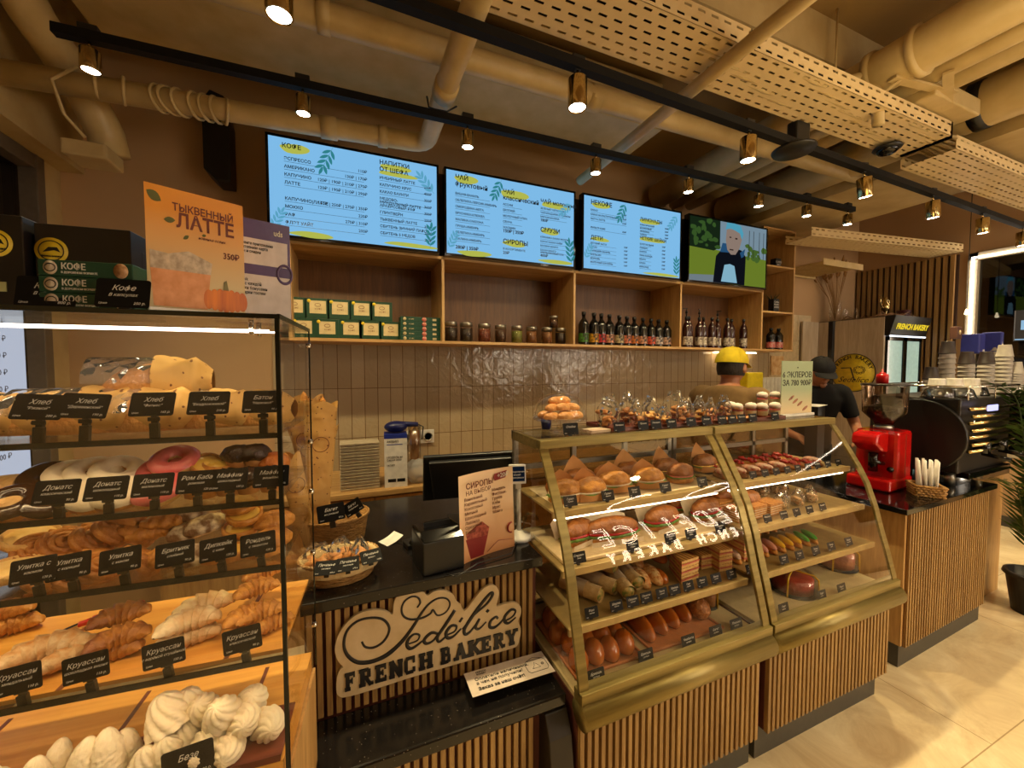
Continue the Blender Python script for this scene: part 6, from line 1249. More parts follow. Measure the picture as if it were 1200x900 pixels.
# boxed cakes with yellow ribbons
rib = mat('yellow_ribbon', srgb(240, 190, 40), .3)
def boxcake(label, X, Y_, z, r, h, m, g='boxed cakes'):
    t = thing('boxed_cake', label, 'cake', (X, Y_, z), .4, g)
    obj('cake', MB().lathe([(0, .006), (r*.82, .006), (r*.84, h*.7), (r*.7, h*.78), (0, h*.8)], n=30, fn=lambda a, z_: 1+.02*sin(a*14)), m, t)
    obj('clear_box', MB().lathe([(r, 0), (r*1.02, h*.15), (r*.94, h*.85), (r*.8, h), (0, h)], n=30), acry, t); obj('box_base', MB().lathe([(0, 0), (r*1.02, 0), (r*1.04, .006), (0, .006)], n=30), black, t)
    b = MB()
    for a in (0, pi/2): b.tube([(1.03*r*cos(a)*q, 1.03*r*sin(a)*q, zz) for q, zz in ((-1, 0), (-.97, h*.85), (-.8, h*1.02), (0, h*1.03), (.8, h*1.02), (.97, h*.85), (1, 0))], .004, 6, flat=.4)
    obj('ribbon', b, rib, t)
redc = baked('red_cake', (190, 76, 56), (130, 40, 30), scale=20)
boxcake('red cake in a clear box with yellow ribbon, left of two in the right case', wx(928, 690, 1.14), 1.14, ZD, .095, .085, redc)
boxcake('pink brown cake in a clear box with yellow ribbon, right of two', wx(978, 680, 1.2), 1.20, ZD, .09, .095, baked('pink_cake', (200, 130, 100), (150, 80, 60), scale=20))
boxcake('small boxed cake at the right end of the left curved case bottom', 1.375, 1.2, ZD, .045, .08, baked('tan_cake', (206, 150, 90), (150, 90, 50), scale=20))
boxcake('clear boxed cake at the right end of the third shelf of the left curved case', 1.375, 1.25, ZC2, .045, .07, redc)
# right case, top shelf : berry tarts ; second : layer cakes ; third : eclairs
be = thing('berry_eclair', '', 'eclair'); obj('choux', bunmesh(.026, .055, .018, .05, 3, 1), gold_b, be)
b = MB()
for k in range(12): b.ell((random.uniform(-.013, .013), -.042+.0075*k, .028+random.uniform(0, .004)), (.009, .009, .008), 10, 6)
obj('berries', b, berry, be)
pe = thing('cream_pastry', '', 'pastry'); obj('base', bunmesh(.026, .05, .018, .05, 3, 4), brown_b, pe); obj('cream', MB().ell((0, 0, .027), (.022, .042, .014), 20, 10, lambda p: p*(1+.12*nz3(p, 5, 2))), baked('nutty_cream', (240, 214, 180), (190, 60, 50), scale=50, amt=.4), pe)
for i in range(15):
    row, c = divmod(i, 8); X = 1.52+.088*c+(.04 if row else 0); Y_ = 1.25+.12*row
    place(be if (row == 1 or c in (5, 6)) else pe, ('berry topped eclair' if (row == 1 or c in (5, 6)) else 'cream topped pastry')+f', top shelf of the right case, {"back" if row else "front"} row, {ORD[c]} from the left', (X, Y_, ZA), .05*(i % 3), 1.0, 'pastries on the top shelf of the right case')
tp = thing('pastry_plinth', 'black stepped stand under the rear row of berry eclairs', 'stand', (1.5, 1.31, ZA)); obj('block', MB().box(0, .70, 0, .12, 0, .001), black, tp)
names = ['Эклер', 'Малина', 'Орех', 'Ягода', 'Крем', 'Вишня', 'Клубника', 'Десерт', 'Суфле']
for i, x in enumerate([882, 896, 909, 922, 934, 946, 957, 969, 981]): stag(x, 560, 1.19, ZA, names[i], '', f'black price tag reading {names[i]} on the top shelf of the right case', G3, .50)
lc_ = thing('layer_cake', '', 'cake'); b = MB()
for k in range(5): b.box(-.045, .045, -.035, .035, .001+.010*k, .007+.010*k)
obj('pastry_layer', b, gold_b, lc_, bevel=.001); b = MB()
for k in range(4): b.box(-.043, .043, -.033, .033, .007+.010*k, .011+.010*k)
obj('cream_layer', b, creamw, lc_)
obj('crumb_top', MB().box(-.045, .045, -.035, .035, .048, .054), baked('cake_crumb', (226, 164, 84), (180, 110, 50), scale=90), lc_)
for i, (X, Y_, z) in enumerate([(1.55, 1.2, 0), (1.65, 1.2, 0), (1.75, 1.2, 0), (1.56, 1.3, .0), (1.66, 1.3, .0), (1.60, 1.38, .02)]):
    place(lc_, 'layered honey cake, second shelf of the right case, '+['front left', 'front middle', 'front right', 'back left', 'back right', 'rearmost'][i], (X, Y_, ZB2+z), .08, None, 'layered cakes')
bag2 = cookie_bag('dessert_box', baked('pale_dessert', (226, 190, 140), (180, 130, 80)), 5, .045, .06, 'dessert box', 9)
for i, (X, Y_) in enumerate([(1.87, 1.22), (1.98, 1.22), (2.09, 1.23), (1.92, 1.36), (2.06, 1.36)]): place(bag2, 'clear dessert packet, second shelf of the right case, '+['front left', 'front middle', 'front right', 'back left', 'back right'][i], (X, Y_, ZB2), .4*i, None, 'dessert packets')
for i, (x, ti) in enumerate([(899, 'Медовик'), (918, 'Наполеон'), (933, 'Торт'), (948, 'Муссы'), (963, 'Чизкейк')]): stag(x, 600, 1.118, ZB2+.001, ti, '', f'black price tag reading {ti} on the second shelf of the right case', G3, .55)
ek = {}
for cn, cm in (('white', mat('icing_white', srgb(236, 216, 190), .35, spot=srgb(200, 150, 130), scale=80, amt=.4)), ('pink', mat('icing_pink', srgb(230, 160, 140), .3)), ('yellow', mat('icing_yellow', srgb(246, 190, 20), .3)), ('green', mat('icing_green', srgb(60, 170, 40), .3))):
    t = thing('eclair', '', 'eclair'); obj('choux', bunmesh(.022, .065, .018, .04, 3, 1), gold_b, t); obj('icing', MB().ell((0, 0, .024), (.019, .058, .011), 20, 10), cm, t); ek[cn] = t
for i in range(20):
    row, c = divmod(i, 10); cn = 'white' if c < 3 else ('pink' if c < 5 else ('yellow' if c < 8 else 'green')); 
    X = 1.52+.056*c+.02*row; Y_ = 1.19+.13*row
    place(ek[cn], f'{cn} iced eclair, third shelf of the right case, {"back" if row else "front"} row, {ORD[c]} from the left', (X, Y_, ZC2+.02*row), -.5, None, 'iced eclairs')
for i, (x, ti) in enumerate([(918, 'Эклер'), (936, 'Эклер'), (955, 'Эклер'), (973, 'Эклер'), (993, 'Эклер')]): stag(x, 655, 1.072, ZC2+.001, ti, ['ваниль', 'кокос', 'малина', 'манго', 'фисташка'][i], f'black price tag reading Эклер {["ваниль", "кокос", "малина", "манго", "фисташка"][i]} before the iced eclairs', G3, .60)
for i, (x, ti) in enumerate([(918, 'Торт'), (962, 'Торт'), (985, 'Пирог')]): stag(x, 700, 1.03, ZD+.001, ti, ['малина', 'вишня', 'тёплый'][i], f'black price tag reading {ti} {["малина", "вишня", "тёплый"][i]} at the bottom of the right case', G3, .68, -12)
# ---------------------------------------------------------------- on top of the curved cases
TT = 1.2935
ds = thing('cake_stand', 'glass cake stand with dome full of pastries on the left curved case', 'cake stand', (wx(656, 480, 1.385), 1.385, TT))
obj('pedestal', MB().lathe([(0, 0), (.04, 0), (.038, .004), (.012, .012), (.010, .035), (.03, .044), (0, .046)], n=30), acry, ds)
obj('plate', MB().lathe([(0, .046), (.108, .048), (.112, .054), (.108, .056), (0, .054)], n=40), acry, ds)
obj('dome', MB().lathe([(.105, .057), (.107, .066), (.10, .10), (.08, .132), (.05, .148), (.0, .155)], n=40, caps=False), clear, ds)
obj('knob', MB().lathe([(.006, .154), (.006, .162), (.016, .185), (.016, .190), (0, .190)], n=16, fn=lambda a, z: 1+.08*sin(a*8)), acry, ds)
dp = one('filled_pastry', bunmesh(.042, .022, .022, .08, 3, 7), baked('dome_pastry', (232, 176, 104), (190, 120, 60)), 'pastry')
for i, (dx, dy, dz, r) in enumerate([(-.055, -.03, 0, .2), (.0, -.045, 0, -.1), (.055, -.03, 0, .1), (-.05, .03, .0, .2), (.05, .03, 0, 0), (-.045, -.015, .03, .4), (.0, -.02, .032, .2), (.045, -.012, .03, -.2), (-.015, .01, .056, .3), (.02, .015, .056, 0)]):
    p = ds.location; place(dp, 'pale pastry under the glass dome, '+['front left', 'front middle', 'front right', 'back left', 'back right', 'upper left', 'upper middle', 'upper right', 'topmost left', 'topmost right'][i], (p.x+dx*.95, p.y+dy, TT+.056+dz), r, .92, 'pastries under the dome')
t = thing('blue_cup', 'small dark blue cup behind the cake stand', 'cup', (wx(640, 495, 1.46), 1.46, TT)); obj('cup', MB().lathe([(0, 0), (.018, 0), (.024, .05), (.021, .05), (.016, .005), (0, .005)], n=22), mat('deep_blue', srgb(26, 36, 100), .3), t)
t = thing('glass_plates', 'stack of clear plates and tongs left of the cake stand foot', 'plate', (wx(662, 500, 1.33), 1.33, TT)); obj('plate', MB().lathe([(0, 0), (.05, .002), (.06, .01), (.05, .012), (0, .006)], n=30), acry, t)
t = thing('napkin_stack', 'stack of striped napkins lying on the left curved case', 'napkins', (wx(700, 500, 1.33), 1.33, TT), .1)
obj('napkin', MB().box(-.055, .045, -.03, .03, 0, .010), mat('napkin_white', srgb(226, 210, 184), .8, spot=srgb(170, 130, 110), scale=60, stretch=(.05, 1, 1)), t, bevel=.002)
t = thing('wooden_tray', 'long dark wooden tray with the bagged biscuits on the curved cases', 'tray', (0, 0, TT)); xa, xb = wx(708, 495, 1.36), wx(905, 490, 1.36)
obj('base', MB().box(xa, xb, 1.30, 1.48, 0, .006), redwood, t); obj('rim', MB().box(xa, xb, 1.296, 1.302, 0, .016).box(xa, xb, 1.478, 1.484, 0, .016).box(xa-.006, xa, 1.296, 1.484, 0, .016).box(xb, xb+.006, 1.296, 1.484, 0, .016), redwood, t, bevel=.001)
cbs = [cookie_bag('biscuit_bag', ck1, 9, .052, .105, seed=11), cookie_bag('biscuit_bag', baked('pale_biscuit', (236, 196, 130), (206, 150, 80)), 8, .05, .09, seed=21), cookie_bag('biscuit_bag', baked('dark_biscuit', (176, 112, 60), (120, 70, 30)), 9, .052, .10, seed=33)]
for i, (x, Y_, k, s) in enumerate([(713, 1.36, 0, 1.0), (735, 1.42, 2, 1.05), (745, 1.35, 0, .85), (762, 1.41, 1, 1.0), (776, 1.35, 1, .75), (790, 1.42, 0, 1.0), (803, 1.36, 2, .85), (819, 1.41, 1, .95), (832, 1.35, 0, .8), (848, 1.40, 2, .85)]):
    place(cbs[k], 'clear crinkly bag of '+['golden', 'pale', 'dark'][k]+' biscuits on the wooden tray, '+ORD[i]+' of ten from the left', (wx(x, 480, Y_), Y_, TT+.0065), .5*i, s, 'biscuit bags on the wooden tray')
kr = one('layered_biscuit', bunmesh(.05, .022, .016, .08, 3, 2), gold_b, 'biscuit')
for i, x in enumerate([852, 866, 878]): place(kr, 'flat golden pastry in front of the dessert cups, '+['left', 'middle', 'right'][i], (wx(x, 490, 1.325), 1.325, TT+.0065), .1*i, .8, 'flat pastries before the cups')
def cupd(label, x, Y_, dz):
    t = thing('dessert_cup', label, 'dessert cup', (wx(x, 480, Y_), Y_, TT+.0065+dz), 0, 'pink dessert cups')
    obj('contents', MB().lathe([(0, .002), (.020, .002), (.024, .045), (0, .047)], n=20), mat('dessert_pink', srgb(196, 110, 90), .4, spot=srgb(150, 50, 46), scale=60), t)
    obj('cup', MB().lathe([(.021, 0), (.026, .052), (.028, .054)], n=22, caps=False), acry, t); obj('label', MB().lathe([(.0245, .014), (.026, .036)], n=22, caps=False), crm, t)
    obj('cream_top', MB().ell((0, 0, .058), (.026, .026, .018), 18, 10, lambda p: p*(1+.2*nz3(p, 5, 1))), mat('whipped_cream', srgb(240, 226, 214), .5), t)
for i, (x, Y_, dz) in enumerate([(856, 1.43, .0), (864, 1.36, 0.03), (880, 1.36, .03), (893, 1.33, 0), (908, 1.33, 0), (893, 1.42, .04), (908, 1.42, .04)]):
    if dz and i in (1, 2): dz = 0
    cupd('pink layered dessert cup with cream, '+['rear left one', 'front left one', 'second from the left in front', 'third from the left in front', 'front one beside the eclair poster', 'raised rear one left of the poster', 'raised rear one nearest the poster'][i], x, Y_, 0 if i < 5 else 0.045)
t = thing('cup_riser', 'low clear riser under the rear dessert cups', 'stand', (wx(900, 480, 1.42), 1.42, TT+.0065)); obj('block', MB().box(-.05, .05, -.025, .025, 0, .044), acry, t)
for i, (x, ti) in enumerate([(668, 'Слойка'), (725, 'Печенье'), (753, 'Пряник'), (768, 'Печенье'), (786, 'Сухари'), (809, 'Кекс'), (827, 'Хлебцы'), (845, 'Пастила'), (857, 'Зефир'), (868, 'Палочки'), (881, 'Пироги'), (907, 'Вафли')]):
    p = (wx(x, 495, 1.285), 1.283, TT); price_tag(f'black price tag reading {ti} on top of the curved cases, {ORD[i]} from the left', ti, '', '', p, 0, .62 if i else .75, lean=-12, group='price tags on top of the curved cases', cl=.008)
# eclair poster
a = AY(933, 490, 1.36); t = thing('eclair_poster', 'pale green poster offering six eclairs standing on the right case', 'poster', (a.x, 1.36, TT)); w_ = (AY(951, 460, 1.36).x-AY(915, 460, 1.36).x)/2; h_ = AY(933, 423, 1.36).z-TT
obj('sheet', MB().box(-w_, w_, 0, .003, .012, h_), grad('green_poster_print', srgb(226, 206, 164), srgb(164, 184, 150), .03, .14), t); obj('stand', MB().box(-w_-.004, w_+.004, -.014, .02, 0, .013), white, t, bevel=.001)
text('lettering', '6 ЭКЛЕРОВ\nЗА 780 900₽', w_*.34, ink, t, (0, -.0006, h_*.70), align='CENTER', bold=.0003)
b = MB()
for k, (x, z) in enumerate([(-.35, .33), (-.1, .27), (.2, .22), (.55, .13)]): blob_p = [(w_*x+.024*cos(a_)*cos(.5)-.007*sin(a_)*sin(.5), h_*z+.024*cos(a_)*sin(.5)+.007*sin(a_)*cos(.5)) for a_ in [2*pi*q/16 for q in range(16)]]; b.prism(blob_p, -.0008-.0001*k, -.0002)
obj('eclair_picture', b, mat('eclair_print', srgb(190, 130, 96), .4, spot=srgb(110, 60, 40), scale=60), t); obj('emblem_print', MB().prism([(-.006, h_*.87), (-.002, h_*.89), (.004, h_*.89), (.007, h_*.87)], -.0008, -.0002), ink, t)
# ================================================================ coffee corner, staff and the far right
WT = .851
# red grinder
g_ = thing('coffee_grinder', 'red coffee grinder with a bean hopper on the coffee counter', 'grinder', (2.93, 1.30, WT), radians(4))
redm = mat('glossy_red', srgb(190, 16, 16), .16, coat=.6)
zt = AY(1045, 503, 1.3).z-WT
b = MB(); b.box(-.075, .085, -.07, .13, .0, zt); obj('body', b, redm, g_, bevel=.018)
obj('chute', MB().prism([(-.20, zt*.96), (-.21, zt*.80), (-.14, zt*.66), (-.075, zt*.62), (-.07, zt*1.0), (-.15, zt*1.0)], -.03, .09), redm, g_, bevel=.015)
obj('foot', MB().box(-.16, .09, -.075, .13, 0, zt*.2), redm, g_, bevel=.012)
obj('holder', MB().cyl((-.11, -.02, zt*.45), (-.20, -.02, zt*.52), .012).cyl((-.12, .02, zt*.3), (-.12, .02, zt*.62), .022).ell((-.10, -.05, zt*.36), (.016, .016, .016)), black_gloss, g_)
hz_ = AY(1050, 449, 1.33).z-WT
obj('collar', MB().lathe([(.045, zt), (.045, zt+.018), (.035, zt+.025), (0, zt+.025)], c=(0, .03, 0), n=28), steel, g_)
obj('bean_hopper', MB().lathe([(.035, zt+.02), (.05, zt+.045), (.098, zt+.10), (.104, hz_-.012)], c=(0, .03, 0), n=36, caps=False), glass('smoky_hopper', (.6, .5, .42), .25, .03, .05), g_)
obj('beans', MB().lathe([(0, zt+.03), (.04, zt+.04), (.090, zt+.095), (.095, zt+.13), (0, zt+.138)], c=(0, .03, 0), n=32), baked('coffee_beans', (70, 42, 24), (24, 12, 8), scale=130, rough=.3, bump=1, bscale=140), g_)
obj('hopper_lid', MB().lathe([(0, hz_-.012), (.108, hz_-.012), (.111, hz_-.004), (.104, hz_), (0, hz_)], c=(0, .03, 0), n=32), mat('dark_lid', srgb(38, 30, 24), .3), g_)
obj('seam_line', MB().bar((.006, -.0715, zt*.05), (.006, -.0715, zt*.95), .002, .002), chrome, g_)
g_.scale = (1.14, 1, 1)
# straw basket
p = AZ(1095, 582, WT); t = sbk = thing('straw_basket', 'small square wicker basket of wrapped straws on the coffee counter', 'basket', (p.x, p.y+.035, WT), radians(40)); sbk.scale = (1.15, 1.15, 1.1)
hb = .055; b = MB()
for k in range(5):
    z = .004+k*.0115; s_ = .047+.001*k; cc_ = [(-s_, -s_), (s_, -s_), (s_, s_), (-s_, s_)]; b.tube([(cc_[m][0]+(cc_[(m+1) % 4][0]-cc_[m][0])*j/12+.0035*(1 if m in (1,) else -1 if m == 3 else 0)*(-1)**(j+k), cc_[m][1]+(cc_[(m+1) % 4][1]-cc_[m][1])*j/12+.0035*(-1 if m == 0 else 1 if m == 2 else 0)*(-1)**(j+k), z) for m in range(4) for j in range(12)], .0062, 6, True)
for a_ in range(-4, 5):
    for q in (-1, 1): b.bar((a_*.011, q*.05, 0), (a_*.011, q*.051, hb), .004, .006); b.bar((q*.05, a_*.011, 0), (q*.051, a_*.011, hb), .006, .004)
b.box(-.045, .045, -.045, .045, 0, .003); obj('weave', b, wick, t)
st = one('wrapped_straw', MB().cyl((0, 0, 0), (0, 0, .19), .0062, n=8), paperw, 'straw'); sc2 = st
k = 0
for i in range(5):
    for j in range(4):
        if i == 4 and j > 1: continue
        h_ = 1.0 if (i+j) % 5 < 4 and i < 4 else .68
        q = Matrix.Rotation(radians(40), 4, 'Z') @ Vector((-.036+.018*i, -.028+.019*j, 0))
        place(st, 'white paper wrapped straw standing in the wicker basket', (p.x+q.x, p.y+.035+q.y, WT+.005), 0, (1, 1, h_), 'wrapped straws', rot=(-.04*(j-1.5), .045*(i-2), 0))
# espresso machine
MX, MY, MZ = 3.29, 1.12, AY(1110, 466, 1.2).z
em = thing('espresso_machine', 'chrome and black espresso machine at the right end of the counter', 'coffee machine', (MX, MY, WT), radians(2))
hm = MZ-WT
obj('side_panel', MB().prism([(.17+.215*cos(a_), hm*.56+hm*.42*sin(a_)) for a_ in [2*pi*k/30 for k in range(30)]], -.10, -.07, 'yz'), black, em, bevel=.006)
obj('body', MB().box(-.06, .66, .0, .42, .08, hm), mat('machine_dark', srgb(34, 28, 24), .45, metal=.1), em, bevel=.01)
b = MB()
for k in range(7): b.tube([(-.05, -.035-.012*(k % 2), hm*.42+.045*k*.9), (.2, -.05-.012*(k % 2), hm*.42+.045*k*.9), (.67, -.035, hm*.42+.045*k*.9)], .010, 8)
obj('chrome_ribs', b, brass, em)
obj('lit_badge', MB().box(.10, .24, -.062, -.055, hm*.86, hm*.93), emat('badge_glow', srgb(190, 190, 255), 1.6), em, bevel=.004)
b = MB(); b.tube([(-.07, -.03, hm+.07), (.67, -.03, hm+.07), (.67, .40, hm+.07), (-.07, .40, hm+.07)], .006, 8, True)
for x, y in ((-.07, -.03), (.3, -.03), (.67, -.03), (.67, .4), (-.07, .4)): b.cyl((x, y, hm-.005), (x, y, hm+.07), .004)
obj('cup_rail', b, chrome, em)
obj('legs', MB().cyl((0, .05, 0), (0, .05, .08), .025).cyl((.38, .05, 0), (.38, .05, .08), .025).cyl((0, .38, 0), (0, .38, .08), .025).cyl((.38, .38, 0), (.38, .38, .08), .025), steel, em)
for x in (.12, .36): obj('group_head', MB().cyl((x, -.04, .20), (x, -.04, .26), .035).cyl((x, -.04, .195), (x, -.15, .18), .012), black_gloss, em)
obj('drip_tray', MB().box(.0, .60, -.03, .1, .05, .085), black_gloss, em, bevel=.004)
obj('rear_worktop', MB().box(1.015, 1.62, .10, 1.03, .822, .85), black_gloss, bpy.data.objects['coffee_counter'])
obj('rear_cabinet', MB().box(1.0, 1.60, .12, 1.0, 0, .822), oak, bpy.data.objects['coffee_counter'])
# cups on the machine
greyc = mat('grey_paper_cup', srgb(176, 168, 158), .6); darkc = mat('dark_paper_cup', srgb(40, 26, 22), .5); bluec = mat('blue_carton_m', srgb(40, 48, 140), .5); whc = mat('white_cup', srgb(226, 220, 210), .4)
def mkcup(m, name, r=.042, h=.085): return one(name, MB().lathe([(0, h), (r*.72, h), (r*.74, h-.004), (r, .006), (r*1.06, .003), (r*1.04, 0), (r*.96, .0)], n=20, caps=False), m, 'cup')
gc = mkcup(greyc, 'paper_cup'); dc = mkcup(darkc, 'paper_cup'); wc = mkcup(whc, 'paper_cup', .045, .10)
MT = WT+hm+.001
stk = [(1091, 1.44, 5, 430, 'd'), (1109, 1.40, 9, 400, 'd'), (1132, 1.35, 8, 412, 'd'), (1155, 1.31, 8, 412, 'd'), (1165, 1.40, 10, 398, 'g'), (1176, 1.28, 10, 404, 'g'), (1189, 1.24, 9, 424, 'g')]
for i, (x, Y_, n, yt, top) in enumerate(stk):
    X = AY(x, 440, Y_).x; zt_ = AY(x, yt, Y_).z; dz = (zt_-.085-MT)/(n-1)
    for k in range(n):
        d_ = top == 'd' and k == n-1
        place(dc if d_ else gc, ('dark paper cup on top of the ' if d_ else 'grey paper cup, '+ORD[k]+' from below, in the ')+ORD[i]+' cup stack on the espresso machine', (X, Y_, MT+k*dz), 0, None, 'paper cups on the espresso machine')
for i, (x, Y_) in enumerate([(1098, 1.27), (1118, 1.27), (1138, 1.23)]): place(wc, 'white paper cup behind the black plates on the machine, '+['left', 'middle', 'right'][i], (AY(x, 455, Y_).x, Y_, MT), 0, 1.1, 'white cups on the machine')
for i, (x, Y_, w_, y0, y1) in enumerate([(1140, 1.46, .095, 390, 413), (1163, 1.42, .1, 388, 412)]):
    zb, zt_ = AY(x, y1, Y_).z, AY(x, y0, Y_).z; t = thing('blue_cup_sleeve', ['left blue packet of cups lying on the stacks', 'right blue packet of cups lying on the stacks'][i], 'packet', (AY(x, 400, Y_).x, Y_, zb-.01), .2*i, 'blue packets'); obj('packet', MB().box(-w_/2, w_/2, -.05, .05, 0, zt_-zb), bluec, t, bevel=.008); obj('label', MB().box(w_*.1, w_*.4, -.0508, -.05, .01, .03), white, t)
t = thing('gift_bag', 'small brown printed bag on top of the cup stacks', 'bag', (AY(1120, 395, 1.44).x, 1.44, AY(1120, 397, 1.44).z)); obj('bag', MB().box(-.035, .035, -.02, .02, 0, .085), mat('brown_bag', srgb(96, 62, 50), .5), t, bevel=.004); obj('emblem', MB().cyl((.0, -.0215, .045), (.0, -.02, .045), .016, n=16), crm, t)
dm_ = glass('smoked_dome', (.35, .38, .4), .35, .05, .1)
for i, (x, Y_, r) in enumerate([(1100, 1.20, .075), (1124, 1.16, .07), (1143, 1.22, .06)]):
    t = thing('plastic_dome', 'smoky clear dome lid lying on the espresso machine, '+['left', 'front middle', 'right'][i], 'lid', (AY(x, 462, Y_).x, Y_, MT), 0, 'smoky dome lids'); obj('dome', MB().lathe([(r, 0), (r*.98, .015), (r*.8, .05), (r*.4, .07), (0, .073)], n=28, caps=False), dm_, t); obj('rim', MB().lathe([(r, 0), (r*1.06, .002), (r*1.06, .006), (r, .008)], n=28, caps=False), black_gloss, t)
t = thing('sauce_bottle', 'red squeeze bottle standing on the grinder hopper lid', 'bottle', g_.matrix_basis @ Vector((-.01, .04, hz_+.0005)))
obj('body', MB().lathe([(0, 0), (.028, 0), (.029, .045), (.024, .055), (0, .056)], n=22), mat('ketchup_red', srgb(206, 20, 14), .3), t); obj('nozzle', MB().lathe([(.018, .055), (.014, .063), (.005, .067), (.003, .085), (0, .085)], n=16), MATS['ketchup_red'], t)
t = thing('paper_sheets', 'loose white papers behind the grinder hopper', 'paper', (3.35, 1.95, 1.25), .3); obj('sheet', MB().box(-.12, .12, -.05, .05, 0, .004), paperw, t); obj('shelf_post', MB().box(-.1, .1, -.04, .04, -.40, 0), black, t)
# fridge
FXa, FXb, FYa, FYb, FH = 5.10, 5.80, 2.34, 2.98, 2.075
fr_ = thing('drinks_fridge', 'black glass-door drinks fridge with lit header and pale wood side', 'fridge', (FXa, FYa, 0))
obj('cabinet', MB().box(.02, FXb-FXa, .03, FYb-FYa, 0, FH), black, fr_, bevel=.005)
pw_ = wood('white_wood_print', srgb(196, 180, 156), srgb(160, 142, 116), grain=(1, 1, .1), scale=12)
obj('side_panel', MB().box(-.01, .02, .0, FYb-FYa, .05, FH-.01), pw_, fr_)
t_ = fr_
def onside(y, z): return (-.0115, y, z)
cy, cz_, R_l = 2.60-FYa, 1.487, .205
obj('logo_disc', MB().cyl((-.0125, cy, cz_), (-.010, cy, cz_), R_l, n=48), logo_y, fr_)
obj('logo_ring', MB().tube([(-.0135, cy+R_l*1.0*cos(a), cz_+R_l*1.0*sin(a)) for a in [2*pi*k/48 for k in range(48)]], .004, 5, True), ink, fr_)
w1_ = 'FRENCH BAKERY'
for k, ch in enumerate(w1_):
    if ch == ' ': continue
    a = radians(160-k*140/(len(w1_)-1)); rr = R_l*.76
    o = text('logo_letter', ch, .052, ink, fr_, (-.0135, cy-rr*cos(a), cz_+rr*sin(a)), rot=(0, 0, 0), align='CENTER', bold=.0012)
    o.matrix_local = Matrix.Translation((-.0135, cy-rr*cos(a), cz_+rr*sin(a))) @ Matrix.Rotation(-pi/2, 4, 'Z') @ Matrix.Rotation(-(pi/2-(pi-a)) if False else 0, 4, 'Y') @ Matrix.Rotation(pi/2, 4, 'X') @ Matrix.Rotation(a-pi/2 if False else (a-pi/2), 4, 'Z')
o = text('logo_script', 'Sedelice', .085, ink, fr_, (0, 0, 0), align='CENTER', shear=.5, bold=.0); o.matrix_local = Matrix.Translation((-.0135, cy, cz_-R_l*.5)) @ Matrix.Rotation(-pi/2, 4, 'Z') @ Matrix.Rotation(pi/2, 4, 'X')
b = MB(); b.tube([(-.0135, cy+.11, cz_+.05), (-.0135, cy+.02, cz_+.055), (-.0135, cy-.02, cz_-.08)], .006, 5)
for k in range(10): a = k*.63; b.tube([(-.0135, cy-.06+.045*cos(a)+.012*cos(q), cz_+.03+.035*sin(a)+.010*sin(q)) for q in [2*pi*j/10 for j in range(10)]], .0022, 4, True)
obj('logo_emblem', b, ink, fr_)
W_ = FXb-FXa
hd = obj('header', MB().prism([(-.04, FH-.2), (-.09, FH), (.03, FH+.002), (.03, FH-.2)], -.0, W_, 'yz'), black, fr_, bevel=.004)
obj('header_light', MB().box(.01, W_-.01, -.045, -.038, FH-.212, FH-.2), emat('cool_strip', (.85, .9, 1), 3), fr_)
text('header_lettering', 'FRENCH BAKERY', .078, emat('header_yellow', srgb(236, 206, 50), 1.0), fr_, (W_/2, -.070, FH-.135), rot=(radians(76+28), 0, 0), align='CENTER', bold=.003)
for k in range(2):
    d_ = obj('door', MB().box(.03+.33*k, .06+.33*k, -.02, .03, .1, FH-.21).box(.32+.33*k, .35+.33*k, -.02, .03, .1, FH-.21).box(.03+.33*k, .35+.33*k, -.02, .03, FH-.25, FH-.21).box(.03+.33*k, .35+.33*k, -.02, .03, .1, .14), black_gloss, fr_)
    obj('door_glass', MB().box(.06+.33*k, .32+.33*k, -.01, .0, .14, FH-.25), mat('lit_fridge_glass', srgb(150, 170, 160), .2, emit=srgb(150, 186, 176), es=.55+.5*k), d_)
# things on the fridge
for i, (y, x) in enumerate([(2.50, 5.25)]):
    t = thing('glass_vase', 'clear glass vase of dried wheat stalks on top of the fridge', 'vase', (5.22, 2.86, FH)); obj('glass', MB().lathe([(0, 0), (.05, 0), (.06, .1), (.05, .2), (.06, .22)], n=24, caps=False), acry, t)
    b = MB(); hd_ = MB(); rnd = random.Random(4)
    for k in range(26):
        a = rnd.uniform(0, 2*pi); s_ = rnd.uniform(.05, .22); top = Vector((s_*cos(a)-.08, s_*sin(a)*.7, rnd.uniform(.45, .62))); b.tube([(0, 0, .02), (top.x*.4, top.y*.4, .28), tuple(top)], .0025, 5); d = (top-Vector((top.x*.4, top.y*.4, .28))).normalized(); hd_.tube([tuple(top), tuple(top+d*.04), tuple(top+d*.1)], [.006, .013, .003], 6)
    obj('stalks', b, mat('dry_stalk', srgb(150, 110, 60), .7), t); obj('wheat_ears', hd_, mat('dry_wheat', srgb(170, 122, 64), .8, spot=srgb(110, 74, 34), scale=80), t)
t = thing('glass_jar', 'second small glass vase beside the wheat on the fridge', 'vase', (5.36, 2.78, FH)); obj('glass', MB().lathe([(0, 0), (.06, 0), (.07, .08), (.06, .15)], n=24, caps=False), acry, t)
t = thing('brass_ornament', 'shiny brass ornament on top of the fridge', 'ornament', (5.55, 2.55, FH))
b = MB(); b.lathe([(0, 0), (.05, 0), (.02, .03), (.015, .08), (.04, .12), (.045, .17), (.02, .2), (.03, .24), (0, .26)], n=20)
b.tube([(0, 0, .1), (.07, 0, .14), (.08, 0, .2), (.05, 0, .24)], .008, 6).tube([(0, 0, .1), (-.07, 0, .14), (-.09, 0, .2), (-.1, 0, .26)], .008, 6); obj('body', b, brass, t)
t = thing('dried_branches', 'tangle of dried branches lying on the fridge', 'branches', (5.4, 2.6, FH)); b = MB(); rnd = random.Random(8)
